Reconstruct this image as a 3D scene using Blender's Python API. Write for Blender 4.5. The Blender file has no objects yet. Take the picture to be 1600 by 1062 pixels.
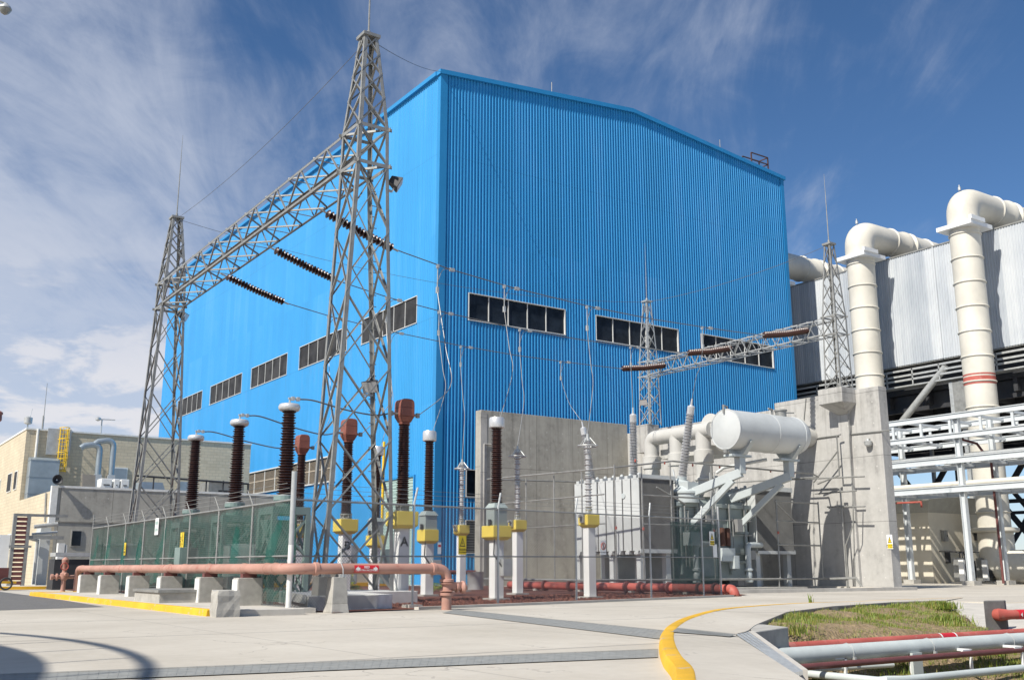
import bpy, bmesh, math, random
from mathutils import Vector, Matrix, noise as mnoise
random.seed(7)
R_ = math.radians
scene = bpy.context.scene
COL = scene.collection

# ------------------------------------------------------------------ camera, sky, sun, exposure
F_PX, H_PX, EYE = 1590.0, 357.0, 1.1
TILT = math.atan2(H_PX, F_PX)
KK = math.hypot(F_PX, H_PX)
RX, RY = 2380/math.hypot(2380, KK), KK/math.hypot(2380, KK)
LX, LY = -RY, RX
cam_d = bpy.data.cameras.new('camera')
cam_d.sensor_width = 36.0
cam_d.lens = F_PX/1600*36.0
cam_d.clip_end = 6000
cam = bpy.data.objects.new('camera', cam_d)
COL.objects.link(cam)
cam.location = (0, 0, EYE)
cam.rotation_euler = (math.pi/2 + TILT, 0, -math.atan2(RY, LY))
scene.camera = cam

SUN = Vector((1.0, 0.23, -1.02)).normalized()       # direction the light travels
world = bpy.data.worlds.new('World')
scene.world = world
world.use_nodes = True
wn, wl = world.node_tree.nodes, world.node_tree.links
wn.clear()
wo = wn.new('ShaderNodeOutputWorld'); bg = wn.new('ShaderNodeBackground')
sky = wn.new('ShaderNodeTexSky'); sky.sky_type = 'NISHITA'; sky.sun_disc = False
sky.sun_elevation = math.asin(-SUN.z)
sky.sun_rotation = math.atan2(-SUN.x, -SUN.y)
sky.air_density = 1.0; sky.dust_density = 0.3; sky.ozone_density = 4.0; sky.altitude = 1800
bg.inputs['Strength'].default_value = 0.093

def wmath(op, a, b=None, c=None):
    n = wn.new('ShaderNodeMath'); n.operation = op
    for i, v in enumerate((a, b, c)):
        if v is None: continue
        if isinstance(v, (int, float)): n.inputs[i].default_value = v
        else: wl.new(v, n.inputs[i])
    return n.outputs[0]
tc = wn.new('ShaderNodeTexCoord')
# turn to the camera's compass heading so the clouds' layout is easy to describe
mp = wn.new('ShaderNodeMapping'); mp.vector_type = 'POINT'
mp.inputs['Rotation'].default_value = (0, 0, math.atan2(RY, LY))
wl.new(tc.outputs['Generated'], mp.inputs['Vector'])
sp = wn.new('ShaderNodeSeparateXYZ'); wl.new(mp.outputs[0], sp.inputs[0])
zc = wmath('MAXIMUM', sp.outputs['Z'], 0.02)
den = wmath('ADD', zc, 0.16)
cx = wmath('DIVIDE', sp.outputs['X'], den); cy = wmath('DIVIDE', sp.outputs['Y'], den)
cmb = wn.new('ShaderNodeCombineXYZ'); wl.new(cx, cmb.inputs[0]); wl.new(cy, cmb.inputs[1])
def wnoise(scale, detail, rough, loc=(0, 0, 0), rot=0, sc=(1, 1, 1), dist=0.0):
    m = wn.new('ShaderNodeMapping'); m.inputs['Location'].default_value = loc
    m.inputs['Rotation'].default_value = (0, 0, rot); m.inputs['Scale'].default_value = sc
    wl.new(cmb.outputs[0], m.inputs['Vector'])
    n = wn.new('ShaderNodeTexNoise'); n.inputs['Scale'].default_value = scale
    n.inputs['Detail'].default_value = detail; n.inputs['Roughness'].default_value = rough
    n.inputs['Distortion'].default_value = dist
    wl.new(m.outputs[0], n.inputs['Vector'])
    return n.outputs['Fac']
def wramp(f, a, b):
    n = wn.new('ShaderNodeMapRange'); n.interpolation_type = 'SMOOTHSTEP'
    wl.new(f, n.inputs[0]); n.inputs[1].default_value = a; n.inputs[2].default_value = b
    return n.outputs[0]
big = wnoise(0.85, 3, .5, loc=(3.1, 1.7, 0))
fib = wnoise(1.5, 10, .64, loc=(1, 4, 0), rot=R_(-48), sc=(2.4, .6, 1), dist=.7)
fine = wnoise(4.5, 8, .6, loc=(5, 2, 0), rot=R_(-30), sc=(1.6, .9, 1), dist=.6)
# more cloud to the left of the heading, clear blue to the right
side = wramp(cx, 1.5, -1.3)
low = wramp(sp.outputs['Z'], .42, .10)
amt = wmath('ADD', wmath('MULTIPLY', side, .29), wmath('MULTIPLY', low, .05))
mixn = wmath('ADD', wmath('MULTIPLY', big, .45), wmath('ADD', wmath('MULTIPLY', fib, .4), wmath('MULTIPLY', fine, .22)))
dens = wramp(wmath('ADD', mixn, amt), .60, .90)
puff = wnoise(2.6, 8, .6, loc=(9, 1, 0), dist=.3)
lowp = wmath('MULTIPLY', wramp(puff, .46, .58), wmath('MULTIPLY', wramp(sp.outputs['Z'], .34, .12), wramp(cx, 0.1, -1.0)))
mxa = wn.new('ShaderNodeMix'); mxa.data_type = 'RGBA'
gam = wn.new('ShaderNodeHueSaturation'); gam.inputs['Saturation'].default_value = 1.12
gam.inputs['Value'].default_value = 1.0
wl.new(sky.outputs[0], gam.inputs['Color'])
wl.new(wmath('MULTIPLY', dens, .72), mxa.inputs['Factor']); wl.new(gam.outputs[0], mxa.inputs['A'])
mxa.inputs['B'].default_value = (5.4, 5.8, 6.7, 1)
mxb = wn.new('ShaderNodeMix'); mxb.data_type = 'RGBA'
wl.new(wmath('MULTIPLY', lowp, .75), mxb.inputs['Factor']); wl.new(mxa.outputs['Result'], mxb.inputs['A'])
mxb.inputs['B'].default_value = (7.4, 7.2, 7.3, 1)
mxc = wn.new('ShaderNodeMix'); mxc.data_type = 'RGBA'; wl.new(wmath('MULTIPLY', wramp(sp.outputs['Z'], .16, .0), .55), mxc.inputs['Factor']); wl.new(mxb.outputs['Result'], mxc.inputs['A']); mxc.inputs['B'].default_value = (5.0, 5.3, 6.0, 1)
wl.new(mxc.outputs['Result'], bg.inputs['Color']); wl.new(bg.outputs[0], wo.inputs[0])

sun_d = bpy.data.lights.new('sun', 'SUN'); sun_d.energy = 4.7; sun_d.angle = R_(0.53)
sun_d.color = (1.0, 0.95, 0.86)
sun = bpy.data.objects.new('sun', sun_d); COL.objects.link(sun)
sun.rotation_euler = SUN.to_track_quat('-Z', 'Y').to_euler()
scene.view_settings.view_transform = 'Standard'
scene.view_settings.look = 'None'
scene.view_settings.exposure = 0.33
scene.view_settings.gamma = 1.0

# ------------------------------------------------------------------ survey helpers (photo pixel -> point on a known plane)
def ray(px, py):
    a = px-800; b = 531-py
    y = F_PX*math.cos(TILT)-b*math.sin(TILT); z = F_PX*math.sin(TILT)+b*math.cos(TILT)
    return Vector((a*RX+y*RY, a*LX+y*LY, z))
def G(px, py, z=0.0):
    d = ray(px, py); t = (z-EYE)/d.z; return Vector((d.x*t, d.y*t, z))
def VX(px, py, X):
    d = ray(px, py); t = X/d.x; return Vector((X, d.y*t, EYE+d.z*t))
def VY(px, py, Y):
    d = ray(px, py); t = Y/d.y; return Vector((d.x*t, Y, EYE+d.z*t))
def PX(p):
    x = p[0]*RX+p[1]*LX; y = p[0]*RY+p[1]*LY; z = p[2]-EYE
    dep = y*math.cos(TILT)+z*math.sin(TILT); up = -y*math.sin(TILT)+z*math.cos(TILT)
    return 800+F_PX*x/dep, 531-F_PX*up/dep
def ZAT(py, X, Y):
    y = X*RY+Y*LY
    return EYE + y*math.tan(math.atan2(531-py, F_PX)+TILT)

# ------------------------------------------------------------------ materials
def newmat(name):
    m = bpy.data.materials.new(name); m.use_nodes = True
    return m, m.node_tree.nodes, m.node_tree.links, m.node_tree.nodes['Principled BSDF']
def _nm(nt, op, a, b=None):
    n = nt.nodes.new('ShaderNodeMath'); n.operation = op
    for i, v in enumerate((a, b)):
        if v is None: continue
        if isinstance(v, (int, float)): n.inputs[i].default_value = v
        else: nt.links.new(v, n.inputs[i])
    return n.outputs[0]
def _noise(nt, vec, scale, detail=5, rough=.6, sc=None):
    if sc:
        m = nt.nodes.new('ShaderNodeMapping'); m.inputs['Scale'].default_value = sc
        nt.links.new(vec, m.inputs['Vector']); vec = m.outputs[0]
    n = nt.nodes.new('ShaderNodeTexNoise'); n.inputs['Scale'].default_value = scale
    n.inputs['Detail'].default_value = detail; n.inputs['Roughness'].default_value = rough
    nt.links.new(vec, n.inputs['Vector']); return n.outputs['Fac']
def _ramp(nt, f, stops):
    n = nt.nodes.new('ShaderNodeValToRGB'); e = n.color_ramp.elements
    while len(e) < len(stops): e.new(.5)
    for el, (p, c) in zip(e, stops): el.position = p; el.color = (*c, 1)
    nt.links.new(f, n.inputs[0]); return n.outputs[0]
def _mix(nt, f, a, b, mode='MIX'):
    n = nt.nodes.new('ShaderNodeMix'); n.data_type = 'RGBA'; n.blend_type = mode
    for k, v in (('Factor', f), ('A', a), ('B', b)):
        if isinstance(v, (int, float)): n.inputs[k].default_value = v
        elif isinstance(v, tuple): n.inputs[k].default_value = (*v, 1)
        else: nt.links.new(v, n.inputs[k])
    return n.outputs['Result']
def _bump(nt, h, strength, dist=.01):
    b = nt.nodes.new('ShaderNodeBump'); b.inputs['Strength'].default_value = strength
    b.inputs['Distance'].default_value = dist; nt.links.new(h, b.inputs['Height'])
    return b.outputs[0]
def sc3(c, k): return tuple(max(0, min(1, v*k)) for v in c)
def paint(name, c, rough=.5, metal=0.0, var=.12, scale=1.5, spec=None, streak=False, bump=0):
    m, n, l, p = newmat(name); nt = m.node_tree
    tcn = n.new('ShaderNodeTexCoord'); v = tcn.outputs['Object']
    f = _noise(nt, v, scale, 6, .65, (1, 1, .18) if streak else None)
    col = _ramp(nt, f, [(.3, sc3(c, 1-var)), (.7, sc3(c, 1+var))])
    l.new(col, p.inputs['Base Color'])
    r = n.new('ShaderNodeMapRange'); l.new(f, r.inputs[0]); r.inputs[3].default_value = rough-.08; r.inputs[4].default_value = rough+.08
    l.new(r.outputs[0], p.inputs['Roughness']); p.inputs['Metallic'].default_value = metal
    if bump: l.new(_bump(nt, _noise(nt, v, scale*14, 4), bump, .01), p.inputs['Normal'])
    return m
def walluv(nt):
    g = nt.nodes.new('ShaderNodeNewGeometry'); s = nt.nodes.new('ShaderNodeSeparateXYZ')
    nt.links.new(g.outputs['Position'], s.inputs[0])
    u = _nm(nt, 'ADD', s.outputs[0], s.outputs[1])
    c = nt.nodes.new('ShaderNodeCombineXYZ'); nt.links.new(u, c.inputs[0]); nt.links.new(s.outputs[2], c.inputs[1])
    return c.outputs[0], g.outputs['Position'], s
def concrete_wall(name, c, jw=3.0, jh=3.4, holes=True, var=.16):
    m, n, l, p = newmat(name); nt = m.node_tree
    uv, pos, s = walluv(nt)
    blot = _noise(nt, pos, .45, 6, .65); grain = _noise(nt, pos, 3.5, 6, .7)
    strk = _noise(nt, uv, 1.1, 5, .6, (1.2, .12, 1))
    f = _nm(nt, 'ADD', _nm(nt, 'MULTIPLY', blot, .45), _nm(nt, 'ADD', _nm(nt, 'MULTIPLY', grain, .25), _nm(nt, 'MULTIPLY', strk, .35)))
    col = _ramp(nt, f, [(.36, sc3(c, 1-var*1.6)), (.5, c), (.68, sc3(c, 1+var))])
    b = n.new('ShaderNodeTexBrick'); b.offset = 0; b.inputs['Scale'].default_value = 1
    b.inputs['Brick Width'].default_value = jw; b.inputs['Row Height'].default_value = jh
    b.inputs['Mortar Size'].default_value = .022; b.inputs['Mortar Smooth'].default_value = .3
    l.new(uv, b.inputs['Vector'])
    b.inputs['Color1'].default_value = (.93, .93, .93, 1); b.inputs['Color2'].default_value = (1.05, 1.05, 1.05, 1)
    b.inputs['Mortar'].default_value = (.48, .48, .48, 1)
    col = _mix(nt, .85, col, b.outputs['Color'], 'MULTIPLY')
    run = _noise(nt, uv, 2.4, 5, .6, (1.6, .05, 1)); top = n.new('ShaderNodeMapRange'); l.new(s.outputs[2], top.inputs[0]); top.inputs[1].default_value = 5.5; top.inputs[2].default_value = 11.5
    rr = n.new('ShaderNodeMapRange'); l.new(run, rr.inputs[0]); rr.inputs[1].default_value = .50; rr.inputs[2].default_value = .68
    col = _mix(nt, _nm(nt, 'MULTIPLY', _nm(nt, 'MULTIPLY', rr.outputs[0], top.outputs[0]), .5), col, (.15, .145, .135))
    tie = n.new('ShaderNodeVectorMath'); tie.operation = 'MODULO'; l.new(uv, tie.inputs[0]); tie.inputs[1].default_value = (1.4, 1.233, 1)
    td = n.new('ShaderNodeVectorMath'); td.operation = 'DISTANCE'; l.new(tie.outputs[0], td.inputs[0]); td.inputs[1].default_value = (.7, .62, 0)
    col = _mix(nt, _nm(nt, 'MULTIPLY', _nm(nt, 'LESS_THAN', td.outputs['Value'], .045), .5), col, (.62, .60, .56))
    l.new(col, p.inputs['Base Color']); p.inputs['Roughness'].default_value = .88
    l.new(_bump(nt, grain, .35, .02), p.inputs['Normal'])
    return m
def brickwork(name, c1, c2, mort, bw=.42, bh=.2):
    m, n, l, p = newmat(name); nt = m.node_tree
    uv, pos, s = walluv(nt)
    b = n.new('ShaderNodeTexBrick'); b.inputs['Scale'].default_value = 1
    b.inputs['Brick Width'].default_value = bw; b.inputs['Row Height'].default_value = bh
    b.inputs['Mortar Size'].default_value = .018; l.new(uv, b.inputs['Vector'])
    b.inputs['Color1'].default_value = (*c1, 1); b.inputs['Color2'].default_value = (*c2, 1); b.inputs['Mortar'].default_value = (*mort, 1)
    col = _mix(nt, .5, b.outputs['Color'], _ramp(nt, _noise(nt, pos, .6, 6), [(.3, (.75, .75, .75)), (.7, (1.1, 1.1, 1.1))]), 'MULTIPLY')
    l.new(col, p.inputs['Base Color']); p.inputs['Roughness'].default_value = .85
    l.new(_bump(nt, b.outputs['Fac'], -.4, .02), p.inputs['Normal'])
    return m
def yard_mat():
    m, n, l, p = newmat('yard_concrete'); nt = m.node_tree
    g = n.new('ShaderNodeNewGeometry'); pos = g.outputs['Position']
    s = n.new('ShaderNodeSeparateXYZ'); l.new(pos, s.inputs[0])
    blot = _noise(nt, pos, .22, 7, .62); grain = _noise(nt, pos, 5, 6, .75)
    f = _nm(nt, 'ADD', _nm(nt, 'MULTIPLY', blot, .7), _nm(nt, 'MULTIPLY', grain, .3))
    col = _ramp(nt, f, [(.33, (.40, .365, .305)), (.5, (.49, .45, .385)), (.66, (.56, .52, .45))])
    # broomed streaks and tyre dirt along the traffic direction
    st = _noise(nt, pos, .7, 5, .6, (.22, 1.6, 1))
    col = _mix(nt, _ramp(nt, st, [(.55, (0, 0, 0)), (.8, (.35, .35, .35))]), col, (.40, .36, .30))
    wob = _nm(nt, 'MULTIPLY', _noise(nt, pos, 2.0, 3), .03)
    yy = _nm(nt, 'ADD', s.outputs[1], wob)
    j1 = _nm(nt, 'LESS_THAN', _nm(nt, 'ABSOLUTE', _nm(nt, 'SUBTRACT', _nm(nt, 'FRACT', _nm(nt, 'DIVIDE', _nm(nt, 'ADD', yy, 3.0), 6.0)), .5)), .0075)
    j2 = _nm(nt, 'LESS_THAN', _nm(nt, 'ABSOLUTE', _nm(nt, 'SUBTRACT', _nm(nt, 'FRACT', _nm(nt, 'DIVIDE', _nm(nt, 'ADD', s.outputs[0], 1.2), 5.0)), .5)), .004)
    jj = _nm(nt, 'MAXIMUM', j1, _nm(nt, 'MULTIPLY', j2, .55))
    col = _mix(nt, _nm(nt, 'MULTIPLY', jj, .7), col, (.19, .175, .16))
    sp3 = _noise(nt, pos, .55, 8, .7); col = _mix(nt, _ramp(nt, sp3, [(.60, (0, 0, 0)), (.72, (.5, .5, .5))]), col, (.36, .325, .275))
    oil = _noise(nt, pos, 1.7, 4, .5); col = _mix(nt, _ramp(nt, oil, [(.72, (0, 0, 0)), (.78, (.55, .55, .55))]), col, (.17, .155, .14))
    slab = n.new('ShaderNodeTexWhiteNoise'); slab.noise_dimensions = '2D'; cvv = n.new('ShaderNodeCombineXYZ'); l.new(_nm(nt, 'FLOOR', _nm(nt, 'DIVIDE', _nm(nt, 'ADD', s.outputs[0], 1.2), 5.0)), cvv.inputs[0]); l.new(_nm(nt, 'FLOOR', _nm(nt, 'DIVIDE', s.outputs[1], 6.0)), cvv.inputs[1]); l.new(cvv.outputs[0], slab.inputs['Vector'])
    col = _mix(nt, .6, col, _ramp(nt, slab.outputs[0], [(0, (.90, .90, .90)), (1, (1.06, 1.06, 1.06))]), 'MULTIPLY')
    cr = n.new('ShaderNodeTexVoronoi'); cr.feature = 'DISTANCE_TO_EDGE'; cr.inputs['Scale'].default_value = .35
    vv = n.new('ShaderNodeVectorMath'); vv.operation = 'ADD'
    nz = n.new('ShaderNodeTexNoise'); nz.inputs['Scale'].default_value = 1.2; nz.inputs['Detail'].default_value = 6; l.new(pos, nz.inputs['Vector'])
    l.new(pos, vv.inputs[0]); l.new(nz.outputs['Color'], vv.inputs[1]); l.new(vv.outputs[0], cr.inputs['Vector'])
    crk = _nm(nt, 'MULTIPLY', _nm(nt, 'LESS_THAN', cr.outputs['Distance'], .004), _nm(nt, 'GREATER_THAN', blot, .52))
    col = _mix(nt, _nm(nt, 'MULTIPLY', crk, .45), col, (.2, .18, .16))
    l.new(col, p.inputs['Base Color']); p.inputs['Roughness'].default_value = .9
    l.new(_bump(nt, grain, .25, .01), p.inputs['Normal'])
    return m
def rough_ground(name, cols, scale, bump=.8, dist=.05):
    m, n, l, p = newmat(name); nt = m.node_tree
    g = n.new('ShaderNodeNewGeometry'); pos = g.outputs['Position']
    v = n.new('ShaderNodeTexVoronoi'); v.inputs['Scale'].default_value = scale; l.new(pos, v.inputs['Vector'])
    f = _nm(nt, 'ADD', _nm(nt, 'MULTIPLY', _noise(nt, pos, scale*.35, 6, .7), .6), _nm(nt, 'MULTIPLY', _noise(nt, pos, scale*.06, 4), .4))
    col = _ramp(nt, f, cols)
    sepc = n.new('ShaderNodeSeparateColor'); l.new(v.outputs['Color'], sepc.inputs[0])
    col = _mix(nt, .5, col, _ramp(nt, sepc.outputs[0], [(0, (.55, .55, .55)), (1, (1.35, 1.35, 1.35))]), 'MULTIPLY')
    l.new(col, p.inputs['Base Color']); p.inputs['Roughness'].default_value = .95
    l.new(_bump(nt, v.outputs['Distance'], bump, dist), p.inputs['Normal'])
    return m
def glass_dark(name, c=(.012, .016, .022), rough=.12):
    m, n, l, p = newmat(name); nt = m.node_tree
    g = n.new('ShaderNodeNewGeometry')
    col = _ramp(nt, _noise(nt, g.outputs['Position'], .9, 3), [(.35, c), (.65, sc3(c, 2.2))])
    l.new(col, p.inputs['Base Color']); p.inputs['Roughness'].default_value = rough
    p.inputs['Specular IOR Level'].default_value = .12
    return m
def silver_clad():
    m, n, l, p = newmat('galvanised_cladding'); nt = m.node_tree
    uv, pos, s = walluv(nt)
    cell = n.new('ShaderNodeTexWhiteNoise'); cell.noise_dimensions = '1D'
    l.new(_nm(nt, 'FLOOR', _nm(nt, 'DIVIDE', s.outputs[1], 1.0)), cell.inputs['W'])
    cell2 = n.new('ShaderNodeTexWhiteNoise'); cell2.noise_dimensions = '1D'
    l.new(_nm(nt, 'FLOOR', _nm(nt, 'DIVIDE', s.outputs[1], 4.6)), cell2.inputs['W'])
    strk = _noise(nt, uv, 1.0, 6, .65, (1.6, .1, 1))
    patch = _noise(nt, pos, .35, 5, .6)
    f = _nm(nt, 'ADD', _nm(nt, 'ADD', _nm(nt, 'MULTIPLY', cell.outputs[0], .22), _nm(nt, 'MULTIPLY', cell2.outputs[0], .18)), _nm(nt, 'ADD', _nm(nt, 'MULTIPLY', strk, .35), _nm(nt, 'MULTIPLY', patch, .3)))
    l.new(_ramp(nt, f, [(.25, (.28, .315, .36)), (.5, (.46, .49, .52)), (.75, (.62, .64, .65))]), p.inputs['Base Color'])
    p.inputs['Metallic'].default_value = .0
    p.inputs['Roughness'].default_value = .55
    return m
def net_mat(name, c, op):
    m, n, l, p = newmat(name); nt = m.node_tree
    g = n.new('ShaderNodeNewGeometry')
    f = _noise(nt, g.outputs['Position'], 1.1, 5, .6)
    l.new(_ramp(nt, f, [(.3, sc3(c, .75)), (.7, sc3(c, 1.3))]), p.inputs['Base Color'])
    p.inputs['Roughness'].default_value = 1
    p.inputs['Specular IOR Level'].default_value = 0
    r = n.new('ShaderNodeMapRange'); l.new(f, r.inputs[0]); r.inputs[1].default_value = .3; r.inputs[2].default_value = .7
    r.inputs[3].default_value = op-.08; r.inputs[4].default_value = op+.1
    l.new(r.outputs[0], p.inputs['Alpha'])
    return m

def blue_clad():
    m, n, l, p = newmat('blue_cladding'); nt = m.node_tree
    uv, pos, s = walluv(nt)
    c = (.034, .305, .635)
    sheet = n.new('ShaderNodeTexWhiteNoise'); sheet.noise_dimensions = '2D'
    cv = n.new('ShaderNodeCombineXYZ')
    u = _nm(nt, 'ADD', s.outputs[0], s.outputs[1])
    l.new(_nm(nt, 'FLOOR', _nm(nt, 'DIVIDE', u, 1.136)), cv.inputs[0]); l.new(_nm(nt, 'FLOOR', _nm(nt, 'DIVIDE', s.outputs[2], 12.6)), cv.inputs[1])
    l.new(cv.outputs[0], sheet.inputs['Vector'])
    strk = _noise(nt, uv, 1.0, 6, .65, (2.2, .07, 1)); big = _noise(nt, pos, .12, 5, .6)
    f = _nm(nt, 'ADD', _nm(nt, 'MULTIPLY', sheet.outputs[0], .16), _nm(nt, 'ADD', _nm(nt, 'MULTIPLY', strk, .5), _nm(nt, 'MULTIPLY', big, .4)))
    col = _ramp(nt, f, [(.36, sc3(c, .90)), (.55, c), (.74, tuple(a*.93+b*.07 for a, b in zip(sc3(c, 1.06), (.5, .55, .6))))])
    lap = _nm(nt, 'LESS_THAN', _nm(nt, 'ABSOLUTE', _nm(nt, 'SUBTRACT', _nm(nt, 'FRACT', _nm(nt, 'DIVIDE', s.outputs[2], 12.6)), .5)), .0016)
    col = _mix(nt, _nm(nt, 'MULTIPLY', lap, .35), col, (.01, .10, .25))
    # rain-washed dirt under the window bands and near the ground
    below = n.new('ShaderNodeMapRange'); l.new(s.outputs[2], below.inputs[0]); below.inputs[1].default_value = 15.5; below.inputs[2].default_value = 19
    dirt = _nm(nt, 'MULTIPLY', _nm(nt, 'MULTIPLY', below.outputs[0], _nm(nt, 'LESS_THAN', s.outputs[2], 19)), _nm(nt, 'GREATER_THAN', strk, .54))
    col = _mix(nt, _nm(nt, 'MULTIPLY', dirt, .12), col, (.10, .14, .17))
    l.new(col, p.inputs['Base Color'])
    r = n.new('ShaderNodeMapRange'); l.new(strk, r.inputs[0]); r.inputs[3].default_value = .38; r.inputs[4].default_value = .58
    l.new(r.outputs[0], p.inputs['Roughness']); l.new(_bump(nt, _noise(nt, pos, .8, 4), .15, .03), p.inputs['Normal'])
    return m
def weathered(name, c, chip, rough=.6, amt=.62, streak=(.35, .30, .26), sc=3.0):
    m, n, l, p = newmat(name); nt = m.node_tree
    g = n.new('ShaderNodeNewGeometry'); pos = g.outputs['Position']; sp_ = n.new('ShaderNodeSeparateXYZ'); l.new(g.outputs['Normal'], sp_.inputs[0])
    a = _noise(nt, pos, sc, 8, .68); b = _noise(nt, pos, sc*.35, 5, .6); d = _noise(nt, pos, sc*5, 6, .7)
    col = _ramp(nt, b, [(.32, sc3(c, .84)), (.5, c), (.7, tuple(min(1, v*1.12+.02) for v in c))])
    ch = n.new('ShaderNodeMapRange'); l.new(_nm(nt, 'ADD', _nm(nt, 'MULTIPLY', a, .7), _nm(nt, 'MULTIPLY', d, .3)), ch.inputs[0]); ch.inputs[1].default_value = amt-.02; ch.inputs[2].default_value = amt+.02
    col = _mix(nt, _nm(nt, 'MULTIPLY', ch.outputs[0], .8), col, chip)
    col = _mix(nt, _nm(nt, 'MULTIPLY', _nm(nt, 'GREATER_THAN', _noise(nt, pos, sc*1.4, 6, .6), .6), .22), col, streak)
    l.new(col, p.inputs['Base Color']); p.inputs['Roughness'].default_value = rough
    l.new(_bump(nt, a, .2, .01), p.inputs['Normal'])
    return m
M = {}
M['yard'] = yard_mat()
M['asphalt'] = rough_ground('asphalt', [(.3, (.10, .10, .10)), (.7, (.17, .165, .16))], 30, .3, .01)
M['gravel'] = rough_ground('red_gravel', [(.25, (.07, .026, .019)), (.5, (.17, .062, .042)), (.78, (.30, .14, .095))], 11, 1.0, .08)
M['earth'] = rough_ground('grassy_earth', [(.32, (.14, .12, .05)), (.5, (.26, .19, .105)), (.7, (.36, .26, .17))], 9, .9, .05)
M['kerb_y'] = weathered('yellow_kerb_paint', (.72, .41, .018), (.42, .38, .30), .75, .585, (.35, .22, .05), 2.5)
M['kerb_c'] = paint('kerb_concrete', (.50, .47, .42), .9, 0, .15, 1.5, bump=.4)
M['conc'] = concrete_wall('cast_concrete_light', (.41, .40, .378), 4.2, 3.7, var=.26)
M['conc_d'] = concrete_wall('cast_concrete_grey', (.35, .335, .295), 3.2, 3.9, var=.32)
M['conc_b'] = paint('block_concrete', (.40, .385, .35), .9, 0, .2, 3, bump=.6)
M['conc_w'] = paint('whitewashed_concrete', (.70, .70, .67), .85, 0, .12, 3, bump=.4)
M['blue'] = blue_clad()
M['blue_t'] = paint('blue_trim', (.022, .235, .52), .42, 0.0, .05, .6)
M['frame'] = paint('pale_window_frame', (.62, .62, .60), .5, 0, .06)
M['glass'] = glass_dark('dark_glass')
M['glass_l'] = glass_dark('greyish_glass', (.022, .022, .023), .5)
M['louvre'] = paint('beige_louvre', (.40, .33, .25), .6, 0, .12)
M['rollup'] = paint('green_roller_door', (.36, .48, .44), .5, 0, .08)
M['steel'] = paint('galvanised_steel', (.30, .30, .285), .5, .35, .22, 3.0)
M['steel_l'] = paint('bright_galvanised_steel', (.50, .51, .50), .45, .4, .15, 3.0)
M['steel_d'] = paint('dark_steel', (.035, .036, .04), .6, 0, .3)
M['wire'] = paint('aluminium_cable', (.16, .16, .16), .5, .3, .1)
M['cable_l'] = paint('bright_cable', (.34, .34, .33), .5, .3, .1)
M['brown'] = paint('brown_porcelain', (.045, .016, .011), .35, 0, .25)
M['grey_p'] = paint('grey_porcelain', (.46, .46, .465), .35, 0, .12)
M['alu'] = paint('aluminium_cap', (.66, .66, .66), .35, .45, .06)
M['ctcap'] = paint('faded_red_cap', (.25, .085, .058), .55, 0, .18, 4)
M['yellow'] = paint('yellow_box_paint', (.78, .60, .10), .55, 0, .1, 4)
M['ladder_y'] = paint('yellow_ladder_paint', (.80, .52, .02), .5, 0, .08)
M['tx'] = paint('transformer_grey', (.46, .50, .50), .42, 0, .08, 1.2)
M['tx_t'] = weathered('transformer_tank_grey', (.30, .345, .335), (.18, .18, .16), .5, .64, (.24, .26, .25), 1.5)
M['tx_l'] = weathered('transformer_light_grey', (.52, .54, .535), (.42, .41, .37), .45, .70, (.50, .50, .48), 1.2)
M['tx_d'] = paint('fin_shade_and_parts_grey', (.25, .25, .245), .6, 0, .15, 1.2)  # on the fins this darker grey paints in the shade between them
M['tx_g'] = paint('breaker_green_grey', (.20, .27, .25), .5, 0, .15, 1.2)
M['bus'] = paint('bus_duct_grey', (.50, .49, .46), .5, 0, .07, 1)
M['cream'] = weathered('cream_duct_paint', (.66, .625, .54), (.50, .44, .35), .5, .665, (.56, .51, .43), .8)
M['cream_w'] = paint('cream_wall', (.62, .57, .46), .8, 0, .08, .8, bump=.1)
M['pink'] = weathered('faded_pink_pipe', (.43, .232, .18), (.32, .08, .06), .65, .60)
M['redp'] = weathered('red_pipe_paint', (.44, .10, .075), (.20, .06, .045), .6, .60)
M['redd'] = paint('dark_red_pipe_paint', (.15, .05, .045), .55, 0, .2, 2)
M['red'] = paint('red_sign_paint', (.55, .02, .03), .45, 0, .06)
M['white'] = paint('white_paint', (.80, .80, .78), .5, 0, .05)
M['black'] = paint('black_paint', (.015, .015, .015), .5, 0, .1)
M['signy'] = paint('sign_yellow', (.80, .58, .02), .45, 0, .04)
M['rackp'] = paint('rack_grey_paint', (.60, .63, .64), .5, 0, .08)
M['brick'] = brickwork('pale_brick', (.60, .52, .38), (.54, .465, .335), (.46, .40, .30), .5, .24)
M['clad'] = silver_clad()
M['duct'] = paint('sheet_metal_duct', (.34, .39, .42), .35, .5, .15, 1)
M['grate'] = paint('drain_grating', (.25, .255, .245), .9, 0, .2, 6)
M['net'] = net_mat('green_windbreak_net', (.022, .115, .09), .56)
M['tank'] = paint('white_tank', (.75, .75, .72), .5)
M['pipeg'] = paint('pale_grey_pipe', (.52, .56, .54), .5, 0, .1, 1.5)
M['rust'] = paint('rusty_brown_steel', (.075, .032, .02), .7, 0, .25)
M['conc_f'] = paint('foundation_concrete', (.72, .71, .68), .85, 0, .22, 5, bump=.6)
M['blockg'] = paint('dark_cement', (.17, .165, .155), .9, 0, .2, 4, bump=.5)
M['tray'] = paint('silted_drain', (.16, .16, .15), .9, 0, .2)
M['dirtw'] = paint('dirty_glass_white', (.30, .30, .27), .4, 0, .15)

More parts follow.
